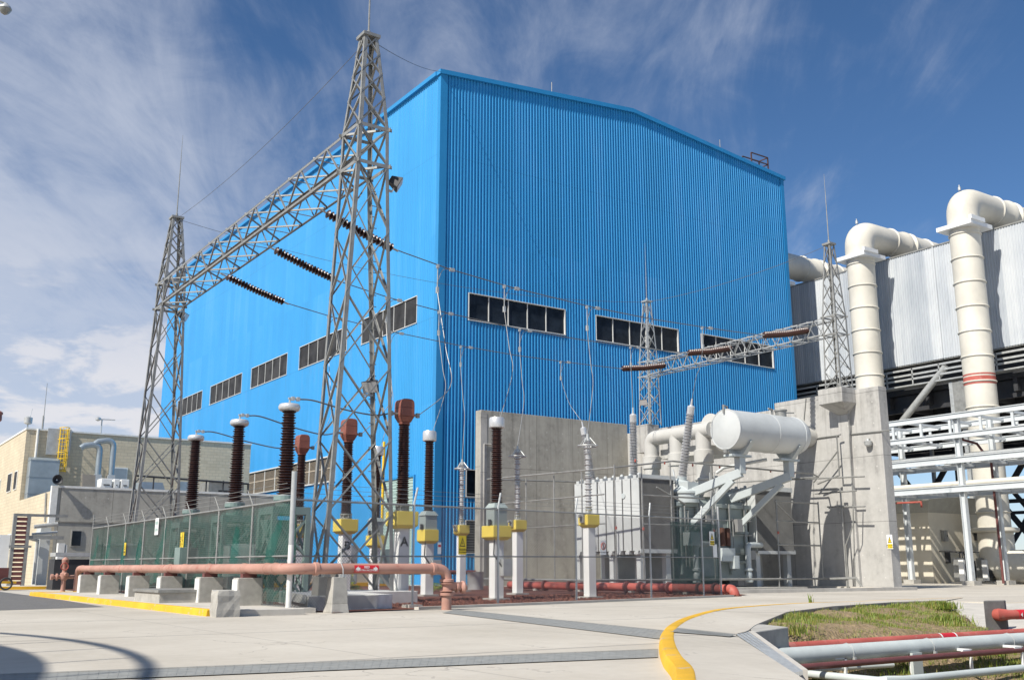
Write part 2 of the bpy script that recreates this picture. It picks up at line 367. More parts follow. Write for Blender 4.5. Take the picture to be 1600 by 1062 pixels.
# ------------------------------------------------------------------ mesh builder
ORG = {}
class MB:
    def __init__(s): s.v = []; s.f = []
    def poly(s, pts):
        i = len(s.v); s.v += [Vector(p) for p in pts]; s.f.append(tuple(range(i, i+len(pts)))); return s
    def hexa(s, c):     # 8 corners: bottom ring 4 then top ring 4
        i = len(s.v); s.v += [Vector(p) for p in c]
        for q in ((3, 2, 1, 0), (4, 5, 6, 7), (0, 1, 5, 4), (1, 2, 6, 5), (2, 3, 7, 6), (3, 0, 4, 7)):
            s.f.append(tuple(i+k for k in q))
        return s
    def box(s, x0, y0, z0, x1, y1, z1, tx=0, ty=0):
        return s.hexa([(x0, y0, z0), (x1, y0, z0), (x1, y1, z0), (x0, y1, z0),
                       (x0+tx, y0+ty, z1), (x1-tx, y0+ty, z1), (x1-tx, y1-ty, z1), (x0+tx, y1-ty, z1)])
    def cbox(s, c, sx, sy, sz, tx=0, ty=0):
        return s.box(c[0]-sx/2, c[1]-sy/2, c[2]-sz/2, c[0]+sx/2, c[1]+sy/2, c[2]+sz/2, tx, ty)
    def bar(s, p0, p1, w, h=None, up=(0, 0, 1)):
        p0, p1 = Vector(p0), Vector(p1); h = h or w; d = (p1-p0)
        if d.length < 1e-6: return s
        d.normalize(); u = Vector(up)
        if abs(d.dot(u)) > .98: u = Vector((0, 1, 0)) if abs(d.y) < .9 else Vector((1, 0, 0))
        a = d.cross(u).normalized(); b = a.cross(d).normalized()
        a *= w/2; b *= h/2
        return s.hexa([p0-a-b, p0+a-b, p0+a+b, p0-a+b, p1-a-b, p1+a-b, p1+a+b, p1-a+b])
    def angle(s, p0, p1, w, t=.012, n1=(1, 0, 0), n2=(0, 1, 0)):
        # rolled L section: two thin plates meeting along the line p0-p1
        p0, p1 = Vector(p0), Vector(p1); n1, n2 = Vector(n1), Vector(n2)
        for a, b in ((n1, n2), (n2, n1)):
            A = a*w; B = b*t
            s.hexa([p0, p0+A, p0+A+B, p0+B, p1, p1+A, p1+A+B, p1+B])
        return s
    def tube(s, pts, r, n=8, cap=True, radii=None):
        pts = [Vector(p) for p in pts]; m = len(pts)
        t0 = (pts[1]-pts[0]).normalized()
        u = t0.orthogonal().normalized(); base = len(s.v); prev = t0
        for k, p in enumerate(pts):
            if k == 0: t = t0
            elif k == m-1: t = (pts[k]-pts[k-1]).normalized()
            else:
                t = ((pts[k+1]-pts[k]).normalized()+(pts[k]-pts[k-1]).normalized())
                t = t.normalized() if t.length > 1e-6 else prev
            q = prev.rotation_difference(t); u = (q @ u); u = (u-t*u.dot(t)).normalized(); prev = t
            w = t.cross(u); rr = radii[k] if radii else r
            if 0 < k < m-1:
                ca = (pts[k+1]-pts[k]).normalized().dot(t)
                rr = rr/max(.6, ca) if ca < .999 else rr
            for j in range(n):
                a = 2*math.pi*j/n; s.v.append(p+(u*math.cos(a)+w*math.sin(a))*rr)
        for k in range(m-1):
            for j in range(n):
                a = base+k*n+j; b = base+k*n+(j+1) % n
                s.f.append((a, b, b+n, a+n))
        if cap:
            s.f.append(tuple(base+j for j in reversed(range(n)))); s.f.append(tuple(base+(m-1)*n+j for j in range(n)))
        return s
    def lathe(s, o, prof, n=16, axis=(0, 0, 1), cap=True):
        o = Vector(o); ax = Vector(axis).normalized(); u = ax.orthogonal().normalized(); w = ax.cross(u); base = len(s.v)
        for r, t in prof:
            for j in range(n):
                a = 2*math.pi*j/n; s.v.append(o+ax*t+(u*math.cos(a)+w*math.sin(a))*r)
        m = len(prof)
        for k in range(m-1):
            for j in range(n):
                a = base+k*n+j; b = base+k*n+(j+1) % n
                s.f.append((a, b, b+n, a+n))
        if cap:
            s.f.append(tuple(base+j for j in reversed(range(n)))); s.f.append(tuple(base+(m-1)*n+j for j in range(n)))
        return s
    def torus(s, c, Rr, r, n=24, k=8, axis=(0, 0, 1)):
        c = Vector(c); ax = Vector(axis).normalized(); u = ax.orthogonal().normalized(); w = ax.cross(u); base = len(s.v)
        for i in range(n):
            a = 2*math.pi*i/n; d = u*math.cos(a)+w*math.sin(a)
            for j in range(k):
                b = 2*math.pi*j/k; s.v.append(c+d*(Rr+r*math.cos(b))+ax*(r*math.sin(b)))
        for i in range(n):
            for j in range(k):
                a = base+i*k+j; b = base+i*k+(j+1) % k; c2 = base+((i+1) % n)*k+(j+1) % k; d2 = base+((i+1) % n)*k+j
                s.f.append((a, d2, c2, b))
        return s
    def islands(s, gap=.012):
        n = len(s.v); par = list(range(n))
        def find(a):
            while par[a] != a: par[a] = par[par[a]]; a = par[a]
            return a
        for f in s.f:
            r0 = find(f[0])
            for k in f[1:]: par[find(k)] = r0
        comp = {}
        for fi, f in enumerate(s.f): comp.setdefault(find(f[0]), []).append(fi)
        out = []
        for fs in comp.values():
            vs = {k for fi in fs for k in s.f[fi]}
            lo = [min(s.v[k][a] for k in vs)-gap for a in range(3)]; hi = [max(s.v[k][a] for k in vs)+gap for a in range(3)]
            fs = list(fs); merged = True
            while merged:
                merged = False
                for o in out:
                    if all(lo[a] <= o[1][a] and hi[a] >= o[0][a] for a in range(3)):
                        fs += o[2]; lo = [min(lo[a], o[0][a]) for a in range(3)]; hi = [max(hi[a], o[1][a]) for a in range(3)]
                        out.remove(o); merged = True; break
            out.append((lo, hi, fs))
        res = []
        for lo, hi, fs in out:
            m = MB(); idx = {}
            for fi in sorted(fs):
                t = []
                for k in s.f[fi]:
                    if k not in idx: idx[k] = len(m.v); m.v.append(s.v[k])
                    t.append(idx[k])
                m.f.append(tuple(t))
            res.append(m)
        return res
    def split(s, name, mat, parent, **k):
        return [m.build(name, mat, parent, **k) for m in s.islands()]
    def build(s, name, mat, parent=None, smooth=True, bevel=0):
        me = bpy.data.meshes.new(name)
        o = bpy.data.objects.new(name, me)
        if parent is None:
            xs = [v.x for v in s.v]; ys = [v.y for v in s.v]; zs = [v.z for v in s.v]
            org = Vector(((min(xs)+max(xs))/2, (min(ys)+max(ys))/2, min(zs)))
            o.location = org
        else:
            org = ORG[parent.name]; o.parent = parent
        ORG[o.name] = org
        me.from_pydata([v-org for v in s.v], [], s.f)
        COL.objects.link(o)
        me.materials.append(M[mat] if isinstance(mat, str) else mat)
        bm = bmesh.new(); bm.from_mesh(me)
        bmesh.ops.recalc_face_normals(bm, faces=bm.faces)
        bm.to_mesh(me); bm.free()
        if smooth:
            for p in me.polygons: p.use_smooth = True
            me.set_sharp_from_angle(angle=R_(38))
        if bevel:
            b = o.modifiers.new('bevel', 'BEVEL'); b.width = bevel; b.segments = 2; b.limit_method = 'ANGLE'
        return o
def tag(o, label=None, cat=None, group=None, kind=None):
    if label: o['label'] = label
    if cat: o['category'] = cat
    if group: o['group'] = group
    if kind: o['kind'] = kind
    return o
def thing(name, label, cat, loc, group=None):
    o = bpy.data.objects.new(name, None); COL.objects.link(o); o.location = Vector(loc); ORG[o.name] = Vector(loc)
    o.empty_display_size = .3
    return tag(o, label, cat, group)
def kids(o): return [c for c in list(bpy.data.objects) if c.parent == o]
def copy_tree(o, loc=None, label=None, parent=None):
    c = o.copy(); COL.objects.link(c)
    if parent: c.parent = parent
    if loc is not None: c.location = Vector(loc)
    if label: c['label'] = label
    ORG[c.name] = Vector(loc) if loc is not None else ORG.get(o.name)
    for ch in kids(o): copy_tree(ch, parent=c)
    return c
def text_obj(name, body, size, mat, parent, pos, xdir, up, depth=.004, align='CENTER', bold=0):
    cu = bpy.data.curves.new(name, 'FONT'); cu.body = body; cu.size = size; cu.align_x = align; cu.align_y = 'CENTER'
    cu.extrude = depth; cu.offset = bold
    tmp = bpy.data.objects.new('tmp_text', cu); COL.objects.link(tmp)
    dg = bpy.context.evaluated_depsgraph_get()
    me = bpy.data.meshes.new_from_object(tmp.evaluated_get(dg)); me.name = name
    bpy.data.objects.remove(tmp)
    X = Vector(xdir).normalized(); Y = Vector(up).normalized(); Z = X.cross(Y)
    mt = Matrix((X, Y, Z)).transposed().to_4x4(); mt.translation = Vector(pos)-ORG[parent.name]
    me.transform(mt)
    o = bpy.data.objects.new(name, me); COL.objects.link(o); o.parent = parent; ORG[o.name] = ORG[parent.name]
    me.materials.clear(); me.materials.append(M[mat]); return o
def prismz(m, pts, z0_, z1_):
    n_ = len(pts); i = len(m.v); m.v += [Vector((p[0], p[1], z0_)) for p in pts]+[Vector((p[0], p[1], z1_)) for p in pts]
    m.f += [tuple(range(i+n_-1, i-1, -1)), tuple(range(i+n_, i+2*n_))]+[(i+k, i+(k+1) % n_, i+n_+(k+1) % n_, i+n_+k) for k in range(n_)]
    return m
def elbow(c, a, b, r, n=8):
    """points of a bend with corner c, coming from a going to b, bend radius r"""
    c, a, b = Vector(c), Vector(a), Vector(b)
    da = (a-c).normalized(); db = (b-c).normalized()
    out = []
    p0 = c+da*r; p2 = c+db*r
    for i in range(n+1):
        t = i/n; out.append(p0*(1-t)**2+c*2*t*(1-t)+p2*t*t)
    return out

# ------------------------------------------------------------------ ground, roads, kerbs
T = [Vector((2.4, -6, 0)), Vector((4.0, 2.2, 0)), G(1252, 1062), G(1147, 993), G(1168, 988), G(1180, 978), G(1230, 957), G(1300, 948), G(1400, 941), G(1480, 938.5),
     G(1545, 940), G(1700, 940), Vector((90, 36, 0)), Vector((90, -6, 0))]
def in_poly(x, y):
    c = False; n = len(T); j = n-1
    for i in range(n):
        a, b = T[i], T[j]
        if (a.y > y) != (b.y > y) and x < (b.x-a.x)*(y-a.y)/(b.y-a.y)+a.x: c = not c
        j = i
    return c
def dist_poly(x, y, idx=range(0, 12)):
    best = 1e9; p = Vector((x, y))
    for i in idx:
        a = T[i].xy; b = T[(i+1) % len(T)].xy; d = b-a
        t = max(0, min(1, (p-a).dot(d)/d.length_squared)); best = min(best, (a+d*t-p).length)
    return best
bm = bmesh.new()
S = 1800
outer = [(-S, -S), (S, -S), (S, S), (-S, S)]
ov = [bm.verts.new((x, y, 0)) for x, y in outer]; iv = [bm.verts.new(p) for p in T]
eds = [bm.edges.new((ov[i], ov[(i+1) % 4])) for i in range(4)] + [bm.edges.new((iv[i], iv[(i+1) % len(iv)])) for i in range(len(iv))]
bmesh.ops.triangle_fill(bm, use_beauty=True, use_dissolve=False, edges=eds)
lip = [bm.verts.new(p+Vector((0, 0, -.16))) for p in T]
for i in range(len(T)):
    j = (i+1) % len(T); bm.faces.new((iv[i], iv[j], lip[j], lip[i]))
bmesh.ops.recalc_face_normals(bm, faces=bm.faces)
for f in bm.faces:
    if abs(f.normal.z) > .9 and f.normal.z < 0: f.normal_flip()
me = bpy.data.meshes.new('ground'); bm.to_mesh(me); bm.free(); me.materials.append(M['yard'])
og = bpy.data.objects.new('ground', me); COL.objects.link(og); og['kind'] = 'structure'

YPIPE = G(1400, 1001, -.42).y; APR1, APR4 = G(1482, 938.5), G(1531, 984, -.5)
def terr(x, y):
    dN = dist_poly(x, y, range(5, 12)); dW = dist_poly(x, y, (0, 1, 2, 3, 4))
    dep = .02+.085*dN
    k = max(0, min(1, (YPIPE+1.3-y)/1.1)); dep = max(dep, k*k*(3-2*k)*.62); dep += min(.62, max(0, YPIPE-.15-y)*.55)
    if (x-APR1.x)*(APR4.y-APR1.y)-(y-APR1.y)*(APR4.x-APR1.x) < 0.0: dep = max(dep, 1.0)
    z = -.03-min(1.25, dep, .02+2.2*dW)
    # near side floor climbs again gently towards the photographer's right
    z += .05*math.sin(x*1.7+y*.6)+.03*math.sin(y*3.1-x*.8)
    return min(z, -.04)
bm = bmesh.new()
nx, ny = 190, 130; x0, x1, y0, y1 = 3, 60, -8, 26
grid = {}
for i in range(nx+1):
    for j in range(ny+1):
        x = x0+(x1-x0)*i/nx; y = y0+(y1-y0)*j/ny
        ins = in_poly(x, y)
        if ins: z = terr(x, y)
        elif dist_poly(x, y) < .7: z = -.1
        else: continue
        grid[i, j] = bm.verts.new((x, y, z+random.uniform(-.02, .02)))
for i in range(nx):
    for j in range(ny):
        k = [(i, j), (i+1, j), (i+1, j+1), (i, j+1)]
        if all(q in grid for q in k): bm.faces.new([grid[q] for q in k])
me = bpy.data.meshes.new('ditch_bank'); bm.to_mesh(me); bm.free(); me.materials.append(M['earth'])
for p in me.polygons: p.use_smooth = True
ob = bpy.data.objects.new('ditch_bank', me); COL.objects.link(ob); ob['kind'] = 'structure'

def struct(name, mb, mat, **k):
    o = mb.build(name, mat, **k); o['kind'] = 'structure'; return o
# asphalt road at the far left
struct('asphalt_road', MB().poly([(-70, 31.2, .004), (4.66, 31.3, .004), (7.6, 32.4, .004), (8.0, 40, .004), (8.2, 47.6, .004), (8.4, 61.5, .004), (-70, 61.5, .004)]), 'asphalt')
# sidewalk and its yellow kerb
struct('sidewalk', MB().box(8.36, 24.9, -.1, 11.0, 47.4, .13), 'kerb_c')
kb = MB(); kb.box(8.10, 24.7, -.1, 8.355, 34.2, .16, .03, .0); kb.box(8.10, 34.23, -.1, 8.355, 47.55, .16, .03, 0)
kb.box(8.36, 47.405, -.1, 11.2, 47.65, .155)
struct('yellow_kerb', kb, 'kerb_y', bevel=.02)
kb = MB(); kb.box(-30, 61.6, -.1, 12.2, 61.85, .17)
struct('yellow_kerb', kb, 'kerb_y', bevel=.02)
struct('sidewalk', MB().box(-30, 61.852, -.1, 12.3, 66.5, .15), 'kerb_c')
# curved yellow kerb on the right
ko = [(9.0, 6.3)] + [tuple(G(*p).xy) for p in [(1049, 1062), (1035, 1040), (1029, 1018), (1031, 1000), (1043, 986), (1070, 972), (1120, 958), (1180, 950), (1240, 944.5), (1300, 941), (1400, 936.5), (1500, 933.5)]]
ko[0] = (6.1, 6.6)
def smooth_line(pts, n=6):
    out = []
    for i in range(len(pts)-1):
        p0 = Vector(pts[max(i-1, 0)]); p1 = Vector(pts[i]); p2 = Vector(pts[i+1]); p3 = Vector(pts[min(i+2, len(pts)-1)])
        for k in range(n):
            t = k/n
            out.append(.5*((2*p1)+(-p0+p2)*t+(2*p0-5*p1+4*p2-p3)*t*t+(-p0+3*p1-3*p2+p3)*t**3))
    out.append(Vector(pts[-1])); return out
kc = smooth_line(ko)
mb = MB(); base = 0
prof = [(0, -.05), (0.02, .08), (.05, .118), (.20, .125), (.225, .11), (.225, -.05)]
rings = []
for i, p in enumerate(kc):
    a = kc[max(i-1, 0)]; b = kc[min(i+1, len(kc)-1)]; t = (b-a).normalized(); nrm = Vector((t.y, -t.x))
    pxk = PX((p.x, p.y, 0))[0]; hk = 1-max(0, min(1, (pxk-1110)/220)) if i > 30 else 1
    rings.append([Vector((p.x+nrm.x*d*(.55+.45*hk), p.y+nrm.y*d*(.55+.45*hk), max(-.05, .012+z*hk*.93 if z > 0 else z))) for d, z in prof])
for r in rings: mb.v += r
for i in range(len(rings)-1):
    for k in range(len(prof)-1):
        a = i*len(prof)+k; mb.f.append((a, a+1, a+1+len(prof), a+len(prof)))
struct('yellow_kerb', mb, 'kerb_y')
# raised footway behind the curved kerb (reaches the edge of the ditch)
inner = [Vector((r[4].x, r[4].y)) for r in rings]
mb = MB()
edge = [(4.4, 2.6)] + [tuple(T[k].xy) for k in range(2, 10)]
ed = []
for a, b in zip(edge[:-1], edge[1:]):
    for k in range(6): ed.append(Vector(a).lerp(Vector(b), k/6))
ed.append(Vector(edge[-1]))
def resample(ps, n):
    L = [0]
    for a, b in zip(ps[:-1], ps[1:]): L.append(L[-1]+(b-a).length)
    out = []; j = 0
    for i in range(n):
        s_ = L[-1]*i/(n-1)
        while j < len(L)-2 and L[j+1] < s_: j += 1
        t = (s_-L[j])/max(1e-9, L[j+1]-L[j]); out.append(ps[j].lerp(ps[j+1], min(1, t)))
    return out
A_ = resample([v for v in inner], 70); B_ = resample(ed, 70)
for i in range(69):
    a, b, c, d = A_[i], A_[i+1], B_[i+1], B_[i]
    hz = lambda q: .012+.10*(1-max(0, min(1, (PX((q.x, q.y, 0))[0]-1110)/220))) if q.x > 12 else .11
    mb.poly([(a.x, a.y, hz(a)), (b.x, b.y, hz(b)), (c.x, c.y, .03), (d.x, d.y, .03)])
for i in range(69):
    c, d = B_[i+1], B_[i]
    mb.poly([(c.x, c.y, .03), (d.x, d.y, .03), (d.x, d.y, -.2), (c.x, c.y, -.2)])
struct('footway', mb, 'yard', smooth=False)

# drain gratings let into the concrete
def grating(name, quad, label, n, z=.006, mat='grate', zs=None):
    a, b, c, d = [Vector((p[0], p[1], zs[i] if zs else z)) for i, p in enumerate(quad)]
    th = thing(name, label, 'drain grating', (a+b+c+d)/4)
    MB().poly([a, b, c, d]).build('tray', 'grate', th, smooth=False)
    m = MB()
    for i in range(n):
        t = (i+.5)/n; p = a.lerp(b, t); q = d.lerp(c, t)
        m.bar(p+Vector((0, 0, .0012)), q+Vector((0, 0, .0012)), .012, .0016)
    e = Vector((0, 0, .0065))
    m.bar(a+e, b+e, .05, .002); m.bar(d+e, c+e, .05, .002)
    m.build('grille', mat, th, smooth=False)
    return th
grating('trench_drain', [G(710, 952), G(1042, 985.5), G(1030, 998), G(692, 957)], 'grey steel drain grating running from the pink pipe foot to the curved yellow kerb', 60)
grating('trench_drain', [G(-200, 1062), G(1028, 1014.5), G(1028, 1027), G(-200, 1076)], 'long grey steel drain grating crossing the bottom of the yard to the yellow kerb', 90)
grating('trench_drain', [G(1058, 983, .1), G(1150, 991, .06), G(1140, 994, .06), G(1048, 989, .1)], 'short steel drain cover in the footway between yellow kerb and ditch', 30, zs=(.125, .065, .062, .125))

# grass and weeds
def blades(name, spots, label):
    m = MB()
    for (x, y, z, h, n, spread) in spots:
        for _ in range(n):
            bx = x+random.gauss(0, spread); by = y+random.gauss(0, spread); a = random.uniform(0, 2*math.pi)
            hh = h*random.uniform(.5, 1.2); w = hh*random.uniform(.05, .09); lean = random.uniform(.1, .55)*hh
            dx, dy = math.cos(a), math.sin(a); ex, ey = -dy*w, dx*w
            m.v += [Vector((bx-ex, by-ey, z)), Vector((bx+ex, by+ey, z)), Vector((bx+dx*lean*.5+ex*.6, by+dy*lean*.5+ey*.6, z+hh*.6)), Vector((bx+dx*lean*.5-ex*.6, by+dy*lean*.5-ey*.6, z+hh*.6)), Vector((bx+dx*lean, by+dy*lean, z+hh))]
            i = len(m.v)-5; m.f += [(i, i+1, i+2, i+3), (i+3, i+2, i+4)]
    return m
def leafmat(name, cols):
    m, n, l, p = newmat(name); nt = m.node_tree
    g = n.new('ShaderNodeNewGeometry')
    l.new(_ramp(nt, g.outputs['Random Per Island'], cols), p.inputs['Base Color']); p.inputs['Roughness'].default_value = .6
    p.inputs['Transmission Weight'].default_value = 0.0
    return m
M['grass'] = leafmat('grass_blades', [(0, (.07, .12, .012)), (.5, (.16, .23, .025)), (.8, (.26, .27, .045)), (1, (.30, .24, .09))])
M['straw'] = leafmat('dry_grass', [(0, (.14, .11, .045)), (.5, (.27, .20, .09)), (1, (.38, .29, .16))])
sp1, sp2 = [], []
def vis(x, y, z):
    px, py = PX((x, y, z)); return -40 < px < 1680 and py < 1130
cnt = 0
while cnt < 15000:
    x = random.uniform(9, 40); y = random.uniform(4, 23)
    if not in_poly(x, y): continue
    d = dist_poly(x, y)
    if d < .08: continue
    z = terr(x, y)-.02
    if not vis(x, y, z): continue
    cnt += 1
    q = mnoise.noise(Vector((x*.55, y*.55, 3)))*1.3+mnoise.noise(Vector((x*1.9, y*1.9, 7)))*.9+random.gauss(0, .12)
    if d < .9: q += .35
    if y < YPIPE-.3: q += .45
    if q > .04: sp1.append((x, y, z, .04+.07*random.random()**2+(.05 if q > .6 else 0), 9, .07))
    elif random.random() < .55: sp2.append((x, y, z, .025+.03*random.random(), 6, .09))
for (px, py, h, n) in [(1470, 955, .22, 900), (1476, 964, .2, 800), (1462, 948, .15, 300), (1488, 972, .13, 300), (1235, 1035, .2, 150), (1300, 1062, .22, 200), (1250, 1030, .3, 130), (1275, 1048, .22, 160), (1285, 985, .22, 90), (1350, 965, .2, 60), (1268, 946, .28, 14)]:
    g = G(px, py, -.1)
    if in_poly(g.x, g.y):
        for _ in range(6): g = G(px, py, terr(g.x, g.y))
        z = terr(g.x, g.y)
    else: z = 0
    sp1.append((g.x, g.y, z, h, n, .22 if n > 20 else .05))
o = blades('grass', sp1, '').build('grass', 'grass', smooth=False); tag(o, 'green grass and weeds growing over the ditch bank', 'grass', kind='stuff')
o = blades('dry_grass', sp2, '').build('dry_grass', 'straw', smooth=False); tag(o, 'dry straw coloured grass patches on the ditch bank', 'grass', kind='stuff')

# red gravel bed inside the fence with its low concrete edging
gp = [(11.3, 24.5), (14.9, 25.75), (31.2, 30.1), (33.6, 31.3), (36, 35), (37, 57.6), (24, 66), (12, 62), (11.2, 48)]
o = struct('gravel_bed', MB().poly([(x, y, .02) for x, y in gp]), 'gravel')
mb = MB()
random.seed(11)
for _ in range(5200):
    t = random.random(); x = 14.6+t*17.4; yb = 25.0+(x-11.3)*.247; y = yb+random.random()**1.6*7
    s_ = random.uniform(.03, .085); c = Vector((x, y, .02)); a = random.uniform(0, 6.28)
    pts = [c+Vector((math.cos(a+k*2.1)*s_, math.sin(a+k*2.1)*s_, -.01)) for k in range(3)]
    top = c+Vector((random.uniform(-.02, .02), random.uniform(-.02, .02), s_*.8))
    i = len(mb.v); mb.v += pts+[top]; mb.f += [(i, i+1, i+3), (i+1, i+2, i+3), (i+2, i, i+3)]
o = mb.build('gravel', 'gravel', smooth=False); tag(o, 'loose red brown volcanic gravel inside the fence', 'gravel', kind='stuff')
mb = MB(); mb.bar((14.6, 25.55, .03), (31.2, 29.85, .03), .16, .09); mb.bar((14.2, 25.4, .03), (14.6, 25.55, .03), .16, .09)
struct('edging_strip', mb, 'kerb_c')

# ------------------------------------------------------------------ ribbed cladding wall with openings
def ribbed(axis, c, u0, u1, z0, ztop, pitch, depth, out, opens, mat_name='blue', name='wall', parent=None, gap=.45):
    """wall in the plane axis=c, running u0..u1; out=+-1 is the outward side; opens=[(ua,ub,za,zb)]"""
    n = int(round((u1-u0)/pitch)); pitch = (u1-u0)/n
    prof = []
    for i in range(n):
        a = u0+i*pitch
        prof += [(a, 0), (a+pitch*gap, 0), (a+pitch*(gap+.14), depth), (a+pitch*.86, depth)]
    prof.append((u1, 0))
    m = MB()
    def pt(u, d, z): return (c+out*d, u, z) if axis == 'x' else (u, c+out*d, z)
    for (ua, da), (ub, db) in zip(prof[:-1], prof[1:]):
        um = (ua+ub)/2; cuts = sorted((za, zb) for (oa, ob, za, zb) in opens if oa < um < ob)
        zz = z0
        for za, zb in cuts+[(None, None)]:
            if za is None: ta, tb = ztop(ua), ztop(ub)
            else: ta = tb = za
            if ta-zz > .01: m.poly([pt(ua, da, zz), pt(ub, db, zz), pt(ub, db, tb), pt(ua, da, ta)])
            if zb is not None: zz = zb
    return m.build(name, mat_name, parent, smooth=False)
def window_strip(axis, c, out, ua, ub, za, zb, panes, parent, glass='glass', fr='frame', rec=.03, name='window', mull=.06, pd=.14):
    fm = MB()
    def bx(m, u0, u1, d0, d1, z0, z1):
        lo, hi = sorted((c+out*d0, c+out*d1))
        if axis == 'x': m.box(lo, u0, z0, hi, u1, z1)
        else: m.box(u0, lo, z0, u1, hi, z1)
    w = mull
    bx(fm, ua-w, ub+w, -rec, pd, zb, zb+w); bx(fm, ua-w, ub+w, -rec, pd+.03, za-w, za)
    bx(fm, ua-w, ua, -rec, pd, za, zb); bx(fm, ub, ub+w, -rec, pd, za, zb)
    for k in range(1, panes):
        u = ua+(ub-ua)*k/panes; bx(fm, u-w/2, u+w/2, -rec+.01, min(.05, pd-.03), za, zb)
    f = fm.build(name, fr, parent, smooth=False)
    g = MB(); bx(g, ua, ub, -rec-.03, -rec, za, zb); g.build('pane', glass, f, smooth=False)
    return f

# ------------------------------------------------------------------ the blue hall
HX0, HX1, HY0, HY1 = 35.86, 74.25, 62.0, 132.0
EAVE, RIDGE = 38.15, 40.1
hall = thing('industrial_hall', 'huge blue ribbed-metal turbine hall with a shallow gable roof rising behind the substation', 'building', (HX0, HY0, 0))
def gable(x): return EAVE+(RIDGE-EAVE)*(1-abs(x-(HX0+HX1)/2)/((HX1-HX0)/2))
rw = [(38.54, 47.42), (50.61, 59.55), (62.36, 71.40)]
op = [(a, b, 19.0, 21.0) for a, b in rw]
lo1 = VY(728, 734, HY0); lo2 = VY(752, 776, HY0); hi1 = VY(727, 823, HY0)
op += [(lo1.x, lo1.x+2.6, lo2.z, lo1.z), (lo1.x, lo1.x+2.6, 2.2, 4.4)]
ribbed('y', HY0, HX0+.25, HX1-.2, 0, lambda u: gable(u)-.22, .284, .11, -1, op, parent=hall)
for a, b in rw: window_strip('y', HY0, -1, a, b, 19.0, 21.0, 5, hall, mull=.06)
window_strip('y', HY0, -1, lo1.x, lo1.x+2.6, lo2.z, lo1.z, 1, hall)
lw = [(64.95, 74.15), (77.0, 87.08), (90.02, 99.5), (102.3, 112.38), (115.27, 124.6)]
opl = [(a, b, 19.0, 21.05) for a, b in lw]+[(78.4, 99.6, 8.25, 10.27)]
dr0 = VX(648, 738, HX0); dr1 = VX(598, 745, HX0)
DZ = dr0.z-.3
opl += [(dr0.y, dr1.y, 0, DZ)]
ribbed('x', HX0, HY0+.25, HY1, 0, lambda u: EAVE-.22, .262, .05, -1, opl, parent=hall)
for a, b in lw: window_strip('x', HX0, -1, a, b, 19.0, 21.05, 5, hall, glass='glass_l', mull=.05, pd=.058)
# louvre band
lf = window_strip('x', HX0, -1, 78.4, 99.6, 8.25, 10.27, 8, hall, glass='steel_d', name='louvre_panel', mull=.1)
m = MB()
for k in range(22):
    z = 8.3+k*.09; m.hexa([(HX0-.02, 78.4, z), (HX0+.1, 78.4, z+.05), (HX0+.1, 99.6, z+.05), (HX0-.02, 99.6, z), (HX0-.02, 78.4, z+.02), (HX0+.1, 78.4, z+.07), (HX0+.1, 99.6, z+.07), (HX0-.02, 99.6, z+.02)])
m.box(HX0-.03, 78.4, 9.3, HX0+.1, 99.6, 9.42)
m.build('blade', 'louvre', lf, smooth=False)
# lower louvre on the gable side
lf = window_strip('y', HY0, -1, lo1.x, lo1.x+2.6, 2.2, 4.4, 1, hall, glass='steel_d', name='louvre_panel')
m = MB()
for k in range(12): m.box(lo1.x, HY0-.06, 2.25+k*.18, lo1.x+2.6, HY0+.02, 2.25+k*.18+.06)
m.build('blade', 'steel', lf, smooth=False)
# roller door
f = MB(); f.box(HX0-.12, dr0.y-.15, 0, HX0+.1, dr0.y, DZ+.15).box(HX0-.12, dr1.y, 0, HX0+.1, dr1.y+.15, DZ+.15).box(HX0-.12, dr0.y, DZ, HX0+.1, dr1.y, DZ+.15)
fr = f.build('roller_door', 'blue_t', hall, smooth=False)
m = MB(); nz = int(DZ/.22)
for k in range(nz):
    z = DZ*k/nz; m.box(HX0-.02, dr0.y, z+.03, HX0+.03, dr1.y, z+DZ/nz-.012)
m.box(HX0+.03, dr0.y, 0, HX0+.05, dr1.y, DZ)
m.build('curtain', 'rollup', fr, smooth=False)
# corner trims, fascia, gutter line and roof
m = MB()
m.box(HX0-.07, HY0-.15, 0, HX0+.55, HY0+.25, EAVE-.2)
m.box(HX1-.40, HY0-.15, 0, HX1+.05, HY0+.25, EAVE-.2)
xm = (HX0+HX1)/2
for xa, xb in ((HX0-.2, xm), (xm, HX1+.2)):
    za, zb = (EAVE, RIDGE) if xa < xm-1 else (RIDGE, EAVE)
    m.hexa([(xa, HY0-.3, za-.30), (xb, HY0-.3, zb-.30), (xb, HY0+.3, zb-.30), (xa, HY0+.3, za-.30), (xa, HY0-.3, za+.06), (xb, HY0-.3, zb+.06), (xb, HY0+.3, zb+.06), (xa, HY0+.3, za+.06)])
m.box(HX0-.28, HY0+.3, EAVE-.28, HX0+.2, HY1, EAVE+.06)
m.build('fascia', 'blue_t', hall, smooth=False)
m = MB(); m.hexa([(HX0+.2, HY0+.3, EAVE-.5), (xm, HY0+.3, RIDGE-.5), (xm, HY1, RIDGE-.5), (HX0+.2, HY1, EAVE-.5), (HX0+.2, HY0+.3, EAVE-.1), (xm, HY0+.3, RIDGE-.1), (xm, HY1, RIDGE-.1), (HX0+.2, HY1, EAVE-.1)])
m.hexa([(xm, HY0+.3, RIDGE-.5), (HX1, HY0+.3, EAVE-.5), (HX1, HY1, EAVE-.5), (xm, HY1, RIDGE-.5), (xm, HY0+.3, RIDGE-.1), (HX1, HY0+.3, EAVE-.1), (HX1, HY1, EAVE-.1), (xm, HY1, RIDGE-.1)])
